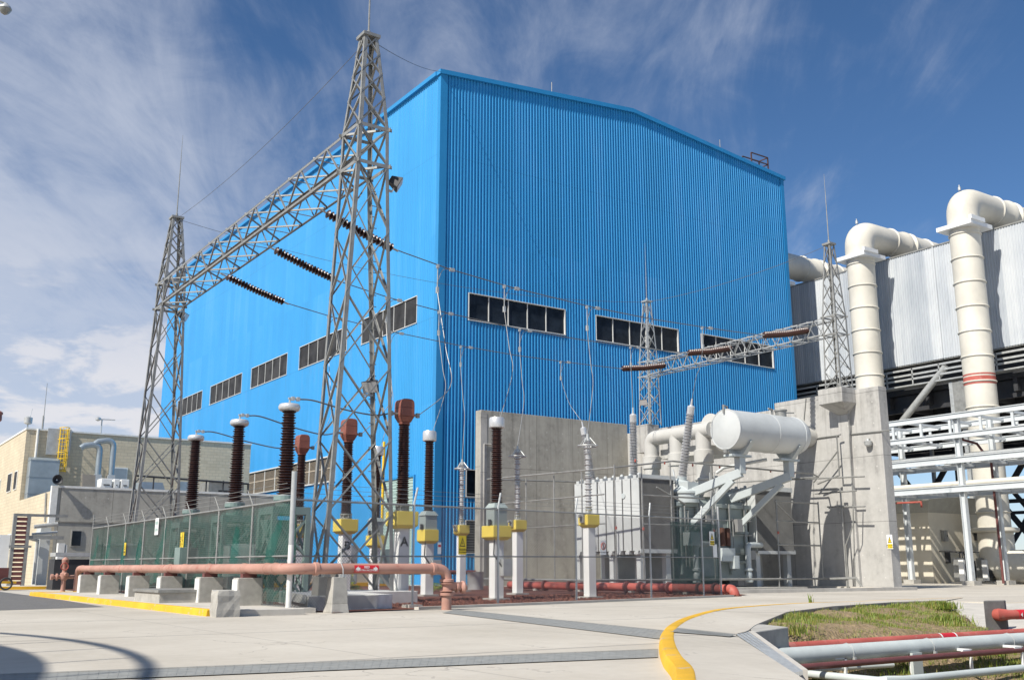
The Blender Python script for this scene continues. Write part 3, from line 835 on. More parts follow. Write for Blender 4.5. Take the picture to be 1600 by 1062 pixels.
m.box(HX0+.4, HY1-.4, 0, HX1-.2, HY1-.1, EAVE-.6); m.box(HX1-.25, HY0+.3, 0, HX1, HY1-.4, EAVE-.6)
m.build('roof', 'blue_t', hall, smooth=False)
# roof guard rail and small roof vents
rail = thing('guard_rail', 'small rusty red guard rail standing on the right end of the blue roof edge', 'railing', (71.5, HY0+.3, gable(71.5)))
m = MB(); zr = gable(71.3)
for x in (70.3, 72.6):
    for y in (HY0+.2, HY0+1.3): m.bar((x, y, zr-.6), (x, y, zr+1.45), .1)
for z in (zr+.75, zr+1.45):
    m.bar((70.3, HY0+.2, z), (72.6, HY0+.2, z), .09); m.bar((70.3, HY0+1.3, z), (72.6, HY0+1.3, z), .09); m.bar((72.6, HY0+.2, z), (72.6, HY0+1.3, z), .09)
m.build('bars', 'rust', rail)
for i, (x, lab) in enumerate([(46.5, 'thin lightning rod on the left part of the blue gable roof'), (66.0, 'thin lightning rod on the right part of the blue gable roof')]):
    o = MB().tube([(x, HY0+.1, gable(x)-.1), (x, HY0+.1, gable(x)+1.1)], .035, 5).build('lightning_rod', 'steel', None); tag(o, lab, 'lightning rod')

# ------------------------------------------------------------------ concrete fire walls of the transformer bay
WX, WY, WZ = 49.93, 57.65, 11.4
wall = thing('fire_wall', 'tall pale sunlit concrete fire wall right of the transformer, with a stepped top and a corbel', 'wall', (WX, 35.7, 0))
zt1 = 11.35
m = MB(); m.box(WX, 35.69, 0, WX+.75, 43.4, zt1); m.box(WX, 43.4, 0, WX+.75, 58.4, 10.95)
m.build('wall_slab', 'conc', wall, smooth=False, bevel=.02)
m = MB()
yc = 38.1
m.box(WX-1.25, yc-.85, 10.55, WX, yc+.85, 11.42)
m.hexa([(WX-.25, yc-.3, 9.95), (WX, yc-.3, 9.95), (WX, yc+.3, 9.95), (WX-.25, yc+.3, 9.95), (WX-1.25, yc-.85, 10.55), (WX, yc-.85, 10.55), (WX, yc+.85, 10.55), (WX-1.25, yc+.85, 10.55)])
m.box(WX-.22, yc-.35, 0, WX, yc+.35, 9.95)
yq = 54.7
m.box(WX-1.1, yq-.5, 9.2, WX, yq+.7, 11.2); m.box(WX-.22, yq-.35, 0, WX, yq+.35, 9.2)
m.split('corbel', 'conc', wall, smooth=False, bevel=.015)
m = MB(); m.box(WX-.004, 43.39, 0, WX+.02, 43.42, 10.9)
bw = thing('fire_wall', 'grey concrete fire wall in shade behind the transformer, below the blue hall', 'wall', (43, WY, 0))
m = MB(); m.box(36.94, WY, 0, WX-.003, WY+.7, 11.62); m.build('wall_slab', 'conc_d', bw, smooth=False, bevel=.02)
m = MB(); m.box(36.90, WY-.03, 0, 37.4, WY, 11.45); m.tube([(37.15, WY-.07, .3), (37.15, WY-.07, 9.3)], .05, 6); m.tube([(37.15, WY-.07, 9.3), (38.2, WY-.07, 9.3)], .04, 6)
m.build('conduit', 'conc', bw, smooth=False)
m = MB(); m.tube([VX(1245, 689, WX-.05), VX(1300, 681, WX-.05), VX(1390, 672, WX-.05)], .04, 6)
m.tube([VX(1259, 562+60, WX-.05), VX(1256, 655, WX-.05)], .03, 6)
m.tube([VX(1326, 640, WX-.26), VX(1327, 685, WX-.26), VX(1332, 770, WX-.26), VX(1336, 915, WX-.26)], .03, 6)
m.build('conduit', 'steel', wall)
l = thing('wall_lamp', 'small grey bulkhead floodlight fixed to the pale concrete wall near its right edge', 'lamp', VX(1356, 690, WX-.1))
c = VX(1356, 688, WX-.2); m = MB(); m.lathe(c+Vector((0, 0, -.35)), [(.08, 0), (.20, .08), (.24, .3), (.10, .36), (.06, .45)], 12); m.build('housing', 'steel_l', l)
m = MB(); m.bar(c+Vector((0, 0, .05)), c+Vector((.2, 0, .12)), .05); m.build('bracket', 'steel', l)

# warning sign builder -------------------------------------------------------------
def sign(name, label, centre, xdir, w, h, mat, parts=(), cat='sign'):
    X = Vector(xdir).normalized(); Z = Vector((0, 0, 1)); N = X.cross(Z)      # N points to the viewer
    c = Vector(centre); th = thing(name, label, cat, c)
    def P_(u, v, d): return c+X*u+Z*v+N*d
    m = MB(); m.hexa([P_(-w/2, -h/2, 0), P_(w/2, -h/2, 0), P_(w/2, -h/2, .012), P_(-w/2, -h/2, .012), P_(-w/2, h/2, 0), P_(w/2, h/2, 0), P_(w/2, h/2, .012), P_(-w/2, h/2, .012)])
    m.build('plate', mat, th, smooth=False)
    def flat(nm, mt, polys, d):
        q = MB()
        for pl in polys: q.poly([P_(u*w, v*h, d) for u, v in pl])
        return q.build(nm, mt, th, smooth=False)
    return th, P_, flat, X, N
TRI = [(-.36, -.08), (.36, -.08), (0, .40)]
TRI2 = [(-.25, -.03), (.25, -.03), (0, .30)]
BOLT = [[(.03, .24), (-.09, .08), (.01, .09)], [(-.01, .10), (.09, .10), (-.03, -.02)]]
def danger(name, label, c, xdir, w, h, plate='signy', tri='signy'):
    th, P_, flat, X, N = sign(name, label, c, xdir, w, h, plate)
    flat('triangle', 'black', [TRI], .016); flat('triangle', tri, [TRI2], .019); flat('bolt', 'black', BOLT, .022)
    if plate == 'white': flat('band', 'signy', [[(-.42, -.46), (.42, -.46), (.42, -.14), (-.42, -.14)]], .015)
    text_obj('lettering', 'PELIGRO', h*.15, 'black', th, P_(0, -h*.25, .018), X, (0, 0, 1), .002)
    text_obj('lettering', 'ALTA TENSION', h*.085, 'black', th, P_(0, -h*.39, .018), X, (0, 0, 1), .002)
    return th
def grid_sign_center(px, py, X=None, Y=None): return VX(px, py, X) if X is not None else VY(px, py, Y)

# ------------------------------------------------------------------ air cooled condenser on the right
acc = thing('condenser_hall', 'elevated silver-clad air cooled condenser with an open dark deck beneath, at the right', 'building', (79.5, 55, 0))
AX = 79.5; az0, az1 = 18.84, 28.88
ZK = (79.5-0.0)/82.0
def zk(z): return 1.1+(z-1.1)*ZK
m = MB(); p_ = .24; ya, yb = 18.0, 80.0; n = int((yb-ya)/p_); prof = []
for i in range(n):
    a = ya+i*p_; big_ = (i % 19 == 0)
    prof += [(a, 0), (a+p_*.3, 0), (a+p_*.42, .05 if not big_ else .13), (a+p_*.85, .05 if not big_ else .13)]
for (ua, da), (ub, db) in zip(prof[:-1], prof[1:]):
    m.poly([(AX-da, ua, az0), (AX-db, ub, az0), (AX-db, ub, az1), (AX-da, ua, az1)])
m.build('cladding', 'clad', acc, smooth=False)
m = MB(); m.box(AX-.1, ya, az1, AX+.3, yb, az1+.12); m.box(AX+.02, ya, az0-.1, AX+.5, yb, az0); m.box(AX+.3, ya, az0+.1, 132, yb, az1-.6)
m.build('wall', 'steel', acc, smooth=False)
m = MB(); m.box(AX+.6, ya, 16.3, 132, yb, 16.7)
for k in range(16):
    y = 20+k*4; m.box(AX+.4, y, 15.2, 132, y+.35, 16.28)
for k in range(9): m.box(AX+1+k*6, ya, 14.8, AX+1.4+k*6, yb, 16.25)
m.box(AX+1.5, ya, 16.7, AX+1.9, yb, az0+.05)
m.build('fan_deck', 'steel_d', acc, smooth=False)
m = MB()
for k in range(24):
    y = 19+k*2.6; m.bar((AX-.6, y, zk(17.4)), (AX-.6, y, zk(18.9)), .1)
for z in (zk(17.9), zk(18.3), zk(18.8)): m.bar((AX-.6, ya, z), (AX-.6, yb, z), .1, .17)
m.box(AX-.62, ya, zk(17.3), AX+.6, yb, zk(17.42))
m.build('walkway_rail', 'steel_l', acc, smooth=False)
m = MB()
for (yy, xx) in [(49.4, AX-.2), (48.5, AX-.2), (68, AX), (32, AX), (50.4, 104), (68, 104), (32, 104), (50.4, 126), (32, 126), (68, 126)]:
    m.bar((xx, yy, 0), (xx, yy, 16.6), .34, .34)
m.split('column', 'steel_l', acc, smooth=False)
m = MB(); m.tube([VX(1478, 572, AX-.4), VX(1406, 663, AX-.4), VX(1375, 705, AX-.4)], .3, 12); m.build('brace', 'steel_l', acc)
m = MB(); m.box(AX-.6, 47.7, 12.5, AX-.3, 49.1, 16.5)
m.build('cable_riser', 'steel', acc, smooth=False)
m = MB()
for x in (104, 126):
    for y0_ in range(20, 74, 9):
        m.bar((x, y0_, 2), (x, y0_+9, 14), .45); m.bar((x, y0_+9, 2), (x, y0_, 14), .45); m.bar((x, y0_, 0), (x, y0_, 15.5), .5)
    m.bar((x, 20, 8), (x, 74, 8), .4)
m.build('truss', 'steel_d', acc, smooth=False)

def chimney(cx_, cy_, label, low, stripe=None, ztop=30.93):
    r = 1.2
    th = thing('steam_duct', label, 'duct', (cx_, cy_, 0), 'cream steam ducts of the condenser')
    m = MB(); m.lathe((cx_, cy_, low), [(r, 0), (r, ztop-2.4-low)], 40); m.build('riser', 'cream', th)
    m = MB(); m.tube([(cx_, cy_, ztop-2.4)]+elbow((cx_, cy_, ztop), (cx_, cy_, ztop-2.5), (cx_+2.5, cy_, ztop), 1.45, 10)+[(cx_+4.2, cy_, ztop)], r+.06, 40)
    m.build('elbow', 'cream', th)
    m = MB(); z0 = ztop
    m.lathe((cx_+4.2, cy_, z0), [(r+.05, 0), (r+.16, .1), (r+.04, .22), (r+.04, 1.8), (r+.18, 2.0), (r+.18, 2.2), (r-.05, 2.35), (r-.05, 2.7), (r+.18, 2.85), (r+.18, 3.05), (r+.04, 3.2), (r+.04, 5.4), (r+.14, 5.5), (r+.04, 5.6), (r+.04, 12), (r+.14, 12.1), (r+.04, 12.2), (r+.04, 40)], 40, (1, 0, 0))
    m.build('header', 'cream', th)
    m = MB()
    for z in [ztop-3.0-2.05*k for k in range(0, 16)]:
        if z > low+.2: m.torus((cx_, cy_, z), r+.02, .07, 40, 6)
    m.split('ring', 'cream', th)
    m = MB(); m.box(cx_-r-.35, cy_-r-.35, ztop-2.55, cx_+r+.35, cy_+r+.35, ztop-2.2); m.box(cx_-r-.35, cy_-r-.45, ztop-2.2, cx_+r-.8, cy_-r-.2, ztop-1.85); m.build('collar', 'white', th, smooth=False)
    m = MB(); m.lathe((cx_-.1, cy_, ztop+r-.2), [(.12, 0), (.12, .25), (.05, .3), (.05, .45)], 8); m.build('vent_cap', 'steel_l', th)
    if stripe:
        m = MB()
        for za, zb in ((0, .13), (.24, .62), (.73, .86)): m.lathe((cx_, cy_, stripe), [(r+.012, za), (r+.012, zb)], 40, cap=False)
        m.split('band', 'redp', th)
    return th
CX = 76.3; c1 = VX(1350, 480, CX); c2 = VX(1519, 480, CX)
chimney(CX, c1.y, 'cream steam duct rising behind the pale concrete fire wall and bending over the silver roof', 0.0)
st = ZAT(602, CX, c2.y)
chimney(CX, c2.y, 'cream steam duct at the far right with red bands round its lower part', 4.2, stripe=st)
chimney(CX, 65.7, 'cream steam duct peeping out behind the right edge of the blue hall', 0.0)
# foot of the far right duct: a bend lying towards the pale building
ft = thing('duct_bend', 'cream duct bend at the foot of the far right steam duct', 'duct', (CX, c2.y, 0))
m = MB(); m.lathe((CX, c2.y, 4.2-.35), [(1.65, 0), (1.75, .1), (1.75, .3), (1.5, .345)], 36); m.build('flange', 'cream', ft)
m = MB(); m.tube([(CX, c2.y, 3.84), (CX, c2.y, 2.6)]+elbow((CX, c2.y, 1.2), (CX, c2.y, 2.6), (CX, c2.y-3, 1.2), 1.3, 8)+[(CX, c2.y-8, 1.2)], 1.3, 32); m.build('bend', 'cream', ft)

# ------------------------------------------------------------------ pipe rack in front of the condenser
RKX = 66.0
rk = thing('pipe_rack', 'pale grey steel pipe rack of stacked beams on columns at the right edge', 'pipe rack', (RKX, 45, 0))
cb = VX(1517, 908, RKX); ct = VX(1495, 652, RKX)
colY = (cb.y+ct.y)/2
RKW = 4.2
tb = [(VX(1492, 650, RKX).z, .40), (VX(1492, 681, RKX).z, .38), (VX(1492, 719, RKX).z, .44), (VX(1492, 764, RKX).z, .44)]
m = MB()
def ibeam_col(m, x, y, z0, z1, w=.34):
    m.box(x-w/2, y-w/2, z0, x+w/2, y-w/2+.03, z1); m.box(x-w/2, y+w/2-.03, z0, x+w/2, y+w/2, z1); m.box(x-.015, y-w/2+.03, z0, x+.015, y+w/2-.03, z1)
for dy in (0, 7.5, -7.5, 15):
    for dx in (0, RKW): ibeam_col(m, RKX+dx, colY+dy, .3, tb[0][0]+.2, .36)
m.split('column', 'rackp', rk, smooth=False)
m = MB()
for dy in (0, 7.5, -7.5, 15):
    for dx in (0, RKW): m.cbox((RKX+dx, colY+dy, .15), .9, .9, .3)
    for dx in (0, RKW):
        for s_ in (-1, 1): m.hexa([(RKX+dx-.02, colY+dy+s_*.18, .3), (RKX+dx+.02, colY+dy+s_*.18, .3), (RKX+dx+.02, colY+dy+s_*.38, .3), (RKX+dx-.02, colY+dy+s_*.38, .3), (RKX+dx-.02, colY+dy+s_*.18, .9), (RKX+dx+.02, colY+dy+s_*.18, .9), (RKX+dx+.02, colY+dy+s_*.2, .32), (RKX+dx-.02, colY+dy+s_*.2, .32)])
m.split('footing', 'conc_b', rk, smooth=False)
for i, (z, h) in enumerate(tb):
    m = MB()
    for dx in (-.21, RKW+.21):
        x = RKX+dx; ya_, yb_ = colY-12, colY+17
        m.box(x-.12, ya_, z-h/2, x+.12, yb_, z-h/2+.05); m.box(x-.12, ya_, z+h/2-.05, x+.12, yb_, z+h/2); m.box(x-.05, ya_, z-h/2+.05, x+.05, yb_, z+h/2-.05)
    for k in range(12):
        y = colY-11+k*2.5; m.box(RKX-.1, y, z-.12, RKX+RKW+.1, y+.16, z+.08)
    m.build('beam', 'rackp', rk, smooth=False)
m = MB()
for k in range(13):
    y = colY-11.2+k*2.3
    for dx in (-.21, RKW+.21): m.box(RKX+dx-.06, y, tb[1][0]+.15, RKX+dx+.06, y+.18, tb[0][0]-.15)
m.split('post', 'rackp', rk, smooth=False)
# pipes carried by the rack
def rack_pipe(z, dx, r, mat, label):
    o = MB().tube([(RKX+dx, colY-12.5, z+r), (RKX+dx, colY+17.5, z+r)], r, 14).build('pipe', mat, None); tag(o, label, 'pipe', 'pipes lying on the rack')
rack_pipe(tb[3][0]+.18, .35, .20, 'cream', 'cream pipe lying along the front of the lowest rack beam')
rack_pipe(tb[3][0]+.18, 1.3, .14, 'steel_l', 'thin bright pipe behind the cream pipe on the lowest rack level')
rack_pipe(tb[2][0]+.18, .4, .15, 'steel_l', 'bright metal pipe along the front of the middle rack level')
rack_pipe(tb[2][0]+.18, 1.8, .25, 'steel', 'thick dull metal pipe behind on the middle rack level')
rack_pipe(tb[1][0]+.16, .5, .11, 'steel_l', 'thin bright pipe along the front of the topmost rack tray')
rack_pipe(tb[1][0]+.16, 1.3, .11, 'steel', 'thin dull pipe second from the front in the topmost rack tray')
rack_pipe(tb[1][0]+.16, 2.2, .18, 'steel_l', 'thicker bright pipe third from the front in the topmost rack tray')
m = MB(); pz = tb[3][0]-.5
m.tube([(RKX+1.9, colY+15, pz), (RKX+1.9, colY+4.6, pz-.1), (RKX+1.9, colY+4.6, pz-.5)], .07, 8)
o = m.build('hose_pipe', 'redp', None); tag(o, 'thin red fire pipe slung under the lowest rack beam', 'pipe')
px_ = VX(1556, 770, RKX+3.6)
m = MB(); m.tube([(RKX+3.4, px_.y, .1), (RKX+3.4, px_.y, tb[2][0]), (RKX+3.0, px_.y+.7, tb[1][0]-.3), (RKX+2.4, px_.y+2.2, tb[1][0]+.3)], .09, 8)
o = m.build('fire_riser', 'redd', None); tag(o, 'dark red riser pipe climbing beside the rack column at the far right', 'pipe')

# ------------------------------------------------------------------ pale control building under the rack
pb = thing('control_building', 'low cream plant room with a sloping grey fascia under the pipe rack', 'building', (72, 50, 0))
cz = VX(1450, 800, 72); bY = cz.y; bX1 = VY(1531, 820, bY).x
zt = cz.z
m = MB(); m.box(72, bY, 0, bX1, bY+16, zt); m.build('wall', 'cream_w', pb, smooth=False)
m = MB(); m.hexa([(71.98, bY-.02, zt+.002), (bX1+.02, bY-.02, zt+.002), (bX1+.02, bY+16, zt+.002), (71.98, bY+16, zt+.002), (71.4, bY-.6, zt+1.25), (bX1+.6, bY-.6, zt+1.25), (bX1+.6, bY+16.6, zt+1.25), (71.4, bY+16.6, zt+1.25)])
m.build('fascia', 'dirtw', pb, smooth=False)
m = MB(); m.box(bX1+.01, bY-.25, 2.6, bX1+.9, bY+1, zt+.6); m.build('wing', 'cream_w', pb, smooth=False)
m = MB(); m.box(71.93, bY+4.6, 0.1, 71.99, bY+5.7, 2.3); m.build('door', 'cream', pb, smooth=False)
# switch boxes and transformers before it
def cabinet(p, sx, sy, sz, mat, label, door=True):
    th = thing('cabinet', label, 'cabinet', p)
    m = MB(); m.box(p[0]-sx/2, p[1]-sy/2, p[2], p[0]+sx/2, p[1]+sy/2, p[2]+sz); m.box(p[0]-sx/2-.03, p[1]-sy/2-.03, p[2]+sz, p[0]+sx/2+.03, p[1]+sy/2+.03, p[2]+sz+.04)
    m.build('housing', mat, th, smooth=False)
    if door:
        q = MB(); q.box(p[0]-sx/2+.04, p[1]-sy/2-.02, p[2]+.06, p[0]+sx/2-.04, p[1]-sy/2-.003, p[2]+sz-.06); q.build('door', mat, th, smooth=False)
        q = MB(); q.box(p[0]+sx/2-.12, p[1]-sy/2-.05, p[2]+sz*.45, p[0]+sx/2-.08, p[1]-sy/2-.02, p[2]+sz*.6); q.build('handle', 'steel_d', th, smooth=False)
    return th
q = VY(1476, 838, bY-.15); cabinet((q.x, q.y, q.z-.35), .55, .25, .8, 'steel', 'grey switch box on the shaded cream wall, left of the rack column')
q = VY(1481, 870, bY-.15); cabinet((q.x, q.y, q.z-.45), .35, .25, .9, 'steel_d', 'dark meter box low on the shaded cream wall')
q = VY(1528, 838, bY-.15); cabinet((q.x, q.y, q.z-.3), .7, .25, .6, 'steel_d', 'dark switch box on the cream wall right of the rack column')
q = VY(1538, 836, bY-.45); cabinet((q.x, q.y, q.z-.25), .6, .25, .5, 'steel_l', 'pale box beside the dark switch box on the cream wall')
def dry_tx(px, label):
    g = VY(px, 905, bY-2.2); g.z = 0
    th = thing('small_transformer', label, 'transformer', g, 'small transformers by the cream plant room')
    m = MB(); m.box(g.x-.5, g.y-.4, .15, g.x+.5, g.y+.5, 1.9); m.build('tank', 'steel', th, smooth=False)
    m = MB()
    for k in range(9): m.box(g.x-.48+k*.115, g.y-.75, .4, g.x-.45+k*.115, g.y-.4, 1.7)
    m.build('fin', 'steel_d', th, smooth=False)
    m = MB(); m.box(g.x-.75, g.y-.5, .2, g.x-.55, g.y-.1, 1.75); m.build('panel', 'white', th, smooth=False)
    m = MB()
    for k in (-.3, 0, .3): m.tube([(g.x+k, g.y, 1.9), (g.x+k, g.y, 2.2), (g.x+k+.2, g.y+.3, 2.35), (g.x+k+.3, g.y+1.9, 2.4)], .05, 6)
    m.build('cable', 'steel_d', th)
    m = MB(); m.box(g.x-.6, g.y-.8, 0, g.x+.6, g.y+.7, .148); m.build('plinth', 'conc_b', th, smooth=False)
dry_tx(1507, 'small finned transformer with a white panel, left one beside the cream plant room')
dry_tx(1543, 'small finned transformer with a white panel, right one beside the cream plant room')
m = MB(); m.box(bX1+1.2, bY-1, 0, bX1+14, bY-.7, 1.9)
o = m.build('low_wall', 'dirtw', None, smooth=False); tag(o, 'low grey wall at the right edge beyond the rack', 'wall')

# ------------------------------------------------------------------ brick office building at the left
bx0, by0, by1 = 12.66, 70.0, 81.8
lb = thing('office_building', 'pale brick office block at the left with a grey concrete lower front', 'building', (bx0, by0, 0))
zc0, zc1 = 6.12, 11.1
xr = 27.6
xr2 = VY(392, 700, by1).x
m = MB(); m.box(bx0+.35, by0, 0, xr, by0+.3, zc0); m.box(bx0+.36, by0-.06, 4.0, xr, by0-.003, 4.08); m.build('concrete_front', 'conc_d', lb, smooth=False)
m = MB(); m.box(bx0-.03, by0-.05, 3.9, bx0+.347, by0+.35, zc0+.12); m.box(bx0+.347, by0-.04, zc0, xr+.05, by0+.36, zc0+.14); m.build('coping', 'conc_w', lb, smooth=False)
m = MB(); m.box(bx0, by0+.353, 0, bx0+.3, by1+40, zc0-.2); m.box(bx0, by1, zc0-.2, bx0+.3, by1+40, zc1)
m.box(bx0+.3, by1+.004, 3, xr2, by1+.3, zc1-.004); m.box(xr2-.3, by1+.3, 3, xr2, by1+39, zc1-.004); m.box(bx0+.004, by0, 0, bx0+.346, by0+.35, 3.9)
m.build('wall', 'brick', lb, smooth=False)
m = MB(); m.box(bx0+.3, by0+.3, 5.0, xr, by1, 5.2); m.box(bx0+.3, by1+.3, zc1-.9, xr2-.3, by1+39.5, zc1-.6); m.box(xr-.2, by0+.3, 0, xr, by1, zc0-.3)
m.build('roof', 'conc_b', lb, smooth=False)
m = MB(); m.box(bx0-.06, by1-.08, zc1, xr2+.05, by1+.35, zc1+.12); m.box(bx0-.06, by1+.35, zc1, bx0+.35, by1+40, zc1+.12); m.build('coping', 'conc_w', lb, smooth=False)
def wx_win(p1, p2, panes=1):
    a = VX(*p1, bx0); b = VX(*p2, bx0)
    ya_, yb_ = sorted((a.y, b.y)); za, zb = sorted((a.z, b.z))
    f = MB(); f.box(bx0-.06, ya_-.08, za-.08, bx0-.003, yb_+.08, zb+.08); w = f.build('window', 'conc_w', lb, smooth=False)
    g = MB(); n = panes
    for k in range(n): g.box(bx0-.09, ya_+(yb_-ya_)*k/n+.03, za, bx0-.062, ya_+(yb_-ya_)*(k+1)/n-.03, zb)
    g.build('pane', 'glass_l', w, smooth=False)
wx_win((11.5, 768), (20, 739), 1); wx_win((22, 764), (28.5, 736), 1); wx_win((-4, 776), (2, 750), 1)
wx_win((1.5, 858), (8, 838), 1); wx_win((11, 857), (19, 835), 1)
a = VY(172, 731, by1-.02); b = VY(196, 750, by1-.02)
f = MB(); f.box(a.x-.1, by1-.08, b.z-.1, b.x+.1, by1-.003, a.z+.1); w = f.build('window', 'conc_w', lb, smooth=False)
g = MB(); g.box(a.x, by1-.11, b.z, b.x, by1-.083, a.z); g.build('pane', 'duct', w, smooth=False)
a = VY(278, 745, by1-.02)
f = MB(); f.box(a.x, by1-.08, zc0-.2, a.x+.9, by1-.003, zc0+1.7); w = f.build('shutter', 'duct', lb, smooth=False)
# downpipe
m = MB(); m.tube([(bx0+.75, by1-.12, 5.2), (bx0+.75, by1-.12, zc1+.1)], .09, 8); m.build('downpipe', 'conc_w', lb)
m = MB(); m.tube([VX(70, 815, bx0-.08), VX(72, 770, bx0-.08)], .06, 6); m.build('downpipe', 'steel', lb)
# caged ladder on the upper wall
q = VY(91, 700, by1); lx = q.x
ld = thing('caged_ladder', 'yellow caged ladder hanging on the brick wall of the office block', 'ladder', (lx, by1-.3, 6))
z0l, z1l = VY(91, 737, by1).z, zc1+.25
m = MB()
lx += .25
for s_ in (-.25, .25): m.tube([(lx+s_, by1-.25, z0l), (lx+s_, by1-.25, z1l)], .035, 6)
k = z0l+.1
while k < z1l: m.tube([(lx-.25, by1-.25, k), (lx+.25, by1-.25, k)], .022, 5); k += .3
m.build('ladder', 'ladder_y', ld)
m = MB()
for z in (z0l, z0l+.9, zc1-1.6, zc1-.6, z1l):
    pts = [(lx+.36*math.cos(a)*1.0, by1-.28-.75*math.sin(a), z) for a in [math.pi*k/10 for k in range(11)]]
    m.tube(pts, .03, 5)
for a in [math.pi*k/6 for k in range(1, 6)]:
    m.tube([(lx+.36*math.cos(a), by1-.28-.75*math.sin(a), z0l), (lx+.36*math.cos(a), by1-.28-.75*math.sin(a), z1l)], .02, 5)
m.build('cage', 'ladder_y', ld)
bxk = thing('screen_box', 'grey metal guard box round the top of the caged ladder', 'guard', (lx, by1-.4, zc1-2))
m = MB(); m.box(lx-1.1, by1-.19, zc1-1.75, lx+.55, by1-.05, zc1+.2); m.build('panel', 'steel_l', bxk, smooth=False)
# rooftop duct and air handling gear
def duct_box(label, c, sx, sy, sz, mat='duct', seams=3, top=.25):
    th = thing('air_duct', label, 'duct', c)
    m = MB(); m.box(c[0]-sx/2, c[1]-sy/2, c[2], c[0]+sx/2, c[1]+sy/2, c[2]+sz-top); m.hexa([(c[0]-sx/2, c[1]-sy/2, c[2]+sz-top), (c[0]+sx/2, c[1]-sy/2, c[2]+sz-top), (c[0]+sx/2, c[1]+sy/2, c[2]+sz-top), (c[0]-sx/2, c[1]+sy/2, c[2]+sz-top), (c[0]-sx/2, c[1]+.05, c[2]+sz), (c[0]+sx/2, c[1]+.05, c[2]+sz), (c[0]+sx/2, c[1]+sy/2, c[2]+sz), (c[0]-sx/2, c[1]+sy/2, c[2]+sz)])
    m.build('casing', mat, th, smooth=False)
    m = MB()
    for k in range(1, seams+1):
        z = c[2]+(sz-top)*k/(seams); m.box(c[0]-sx/2-.03, c[1]-sy/2-.03, z-.03, c[0]+sx/2+.03, c[1]+sy/2, z+.02)
    m.split('seam', mat, th, smooth=False)
q = VY(64.5, 769, by1-1); duct_box('large blue-grey sheet metal duct standing against the brick wall left of the ladder', (q.x, by1-.8, 5.2), 1.95, 1.3, VY(64, 713, by1-1.4).z-5.2)
for dx, lab, zt_ in ((0, 'grey exhaust duct with a hooked spout on the office roof terrace, left of the pair', VY(150, 694, by1-2).z), (.95, 'grey exhaust duct with a hooked spout on the office roof terrace, right of the pair', VY(160, 687, by1-2).z)):
    q = VY(151, 760, by1-2); x = q.x+dx
    th = thing('exhaust_duct', lab, 'duct', (x, by1-2, 5.2), 'hooked exhaust ducts on the terrace')
    m = MB(); m.hexa([(x-.65-dx*.0, by1-2.5, 6.2), (x+.4, by1-2.5, 6.2), (x+.4, by1-1.5, 6.2), (x-.65, by1-1.5, 6.2), (x-.25, by1-2.25, 7.9), (x+.22, by1-2.25, 7.9), (x+.22, by1-1.75, 7.9), (x-.25, by1-1.75, 7.9)]); m.build('hood', 'steel_l', th, smooth=False)
    m = MB(); m.tube([(x, by1-2, 7.9), (x, by1-2, zt_-.8)]+elbow((x, by1-2, zt_), (x, by1-2, zt_-.8), (x-1.4, by1-2, zt_-.1), .55, 6)+[(x-1.1, by1-2, zt_-.15), (x-1.35, by1-2, zt_-.35)], .22, 14); m.build('spout', 'duct', th)
for px0, px1, lab in ((158, 176, 'white air handling unit beside the exhaust ducts on the terrace'), (178, 188, 'narrow white air handling unit, middle one of the terrace row'), (189, 203, 'white air handling unit at the right end of the terrace row')):
    a = VY(px0, 757, by0+2); b = VY(px1, 757, by0+2); th = thing('air_handling_unit', lab, 'air conditioner', ((a.x+b.x)/2, by0+2.4, 5.2), 'air handling units on the terrace')
    m = MB(); m.box(a.x, by0+2, 5.2, b.x-.05, by0+3.2, 7.0); m.build('casing', 'white', th, smooth=False, bevel=.03)
    m = MB(); m.box(a.x+.15, by0+1.97, 6.55, b.x-.2, by0+1.998, 6.62); m.box((a.x+b.x)/2-.06, by0+1.97, 6.3, (a.x+b.x)/2+.06, by0+1.998, 6.4); m.build('handle', 'steel_d', th, smooth=False)
q = VY(143, 758, by0+1.5); th = thing('flat_panel', 'brown board leaning beside the white units on the terrace', 'board', (q.x, by0+1.5, 5.8))
m = MB(); m.hexa([(q.x-.6, by0+1.3, 5.9), (q.x+.3, by0+1.6, 5.9), (q.x+.3, by0+1.66, 5.9), (q.x-.6, by0+1.36, 5.9), (q.x-.6, by0+1.7, 7.2), (q.x+.3, by0+2.0, 7.2), (q.x+.3, by0+2.06, 7.2), (q.x-.6, by0+1.76, 7.2)]); m.build('sheet', 'louvre', th, smooth=False)
q0 = VY(222, 757, by0+3); q1 = VY(256, 757, by0+3); th = thing('air_duct', 'low grey rooftop duct behind the left lattice tower', 'duct', ((q0.x+q1.x)/2, by0+4, 5.2))
m = MB(); m.hexa([(q0.x-.6, by0+3, 5.2), (q1.x+.6, by0+3, 5.2), (q1.x+.6, by0+5, 5.2), (q0.x-.6, by0+5, 5.2), (q0.x, by0+3.3, 7.0), (q1.x, by0+3.3, 7.0), (q1.x, by0+5, 7.0), (q0.x, by0+5, 7.0)]); m.build('casing', 'duct', th, smooth=False)
hr = thing('pipe_rail', 'black pipe railing along the top of the concrete front of the office block', 'railing', (22, by0+1, 6))
m = MB(); a = VY(212, 744, by0+1.0); b = VY(388, 751, by0+1.0)
m.tube([(a.x, by0+1, 7.2), (b.x, by0+1, 7.0), (b.x, by0+1, 6.3)], .07, 8)
for k in range(7): x = a.x+(b.x-a.x)*k/6.5; m.tube([(x, by0+1, 5.1), (x, by0+1, 7.15)], .05, 6)
m.build('pipe', 'steel_d', hr)
q = VY(342, 751, by0+1); q2 = VY(372, 774, by0+1); th = thing('vent_hood', 'grey metal vent hood at the right end of the office terrace', 'vent', (q.x, by0+2, 5.1))
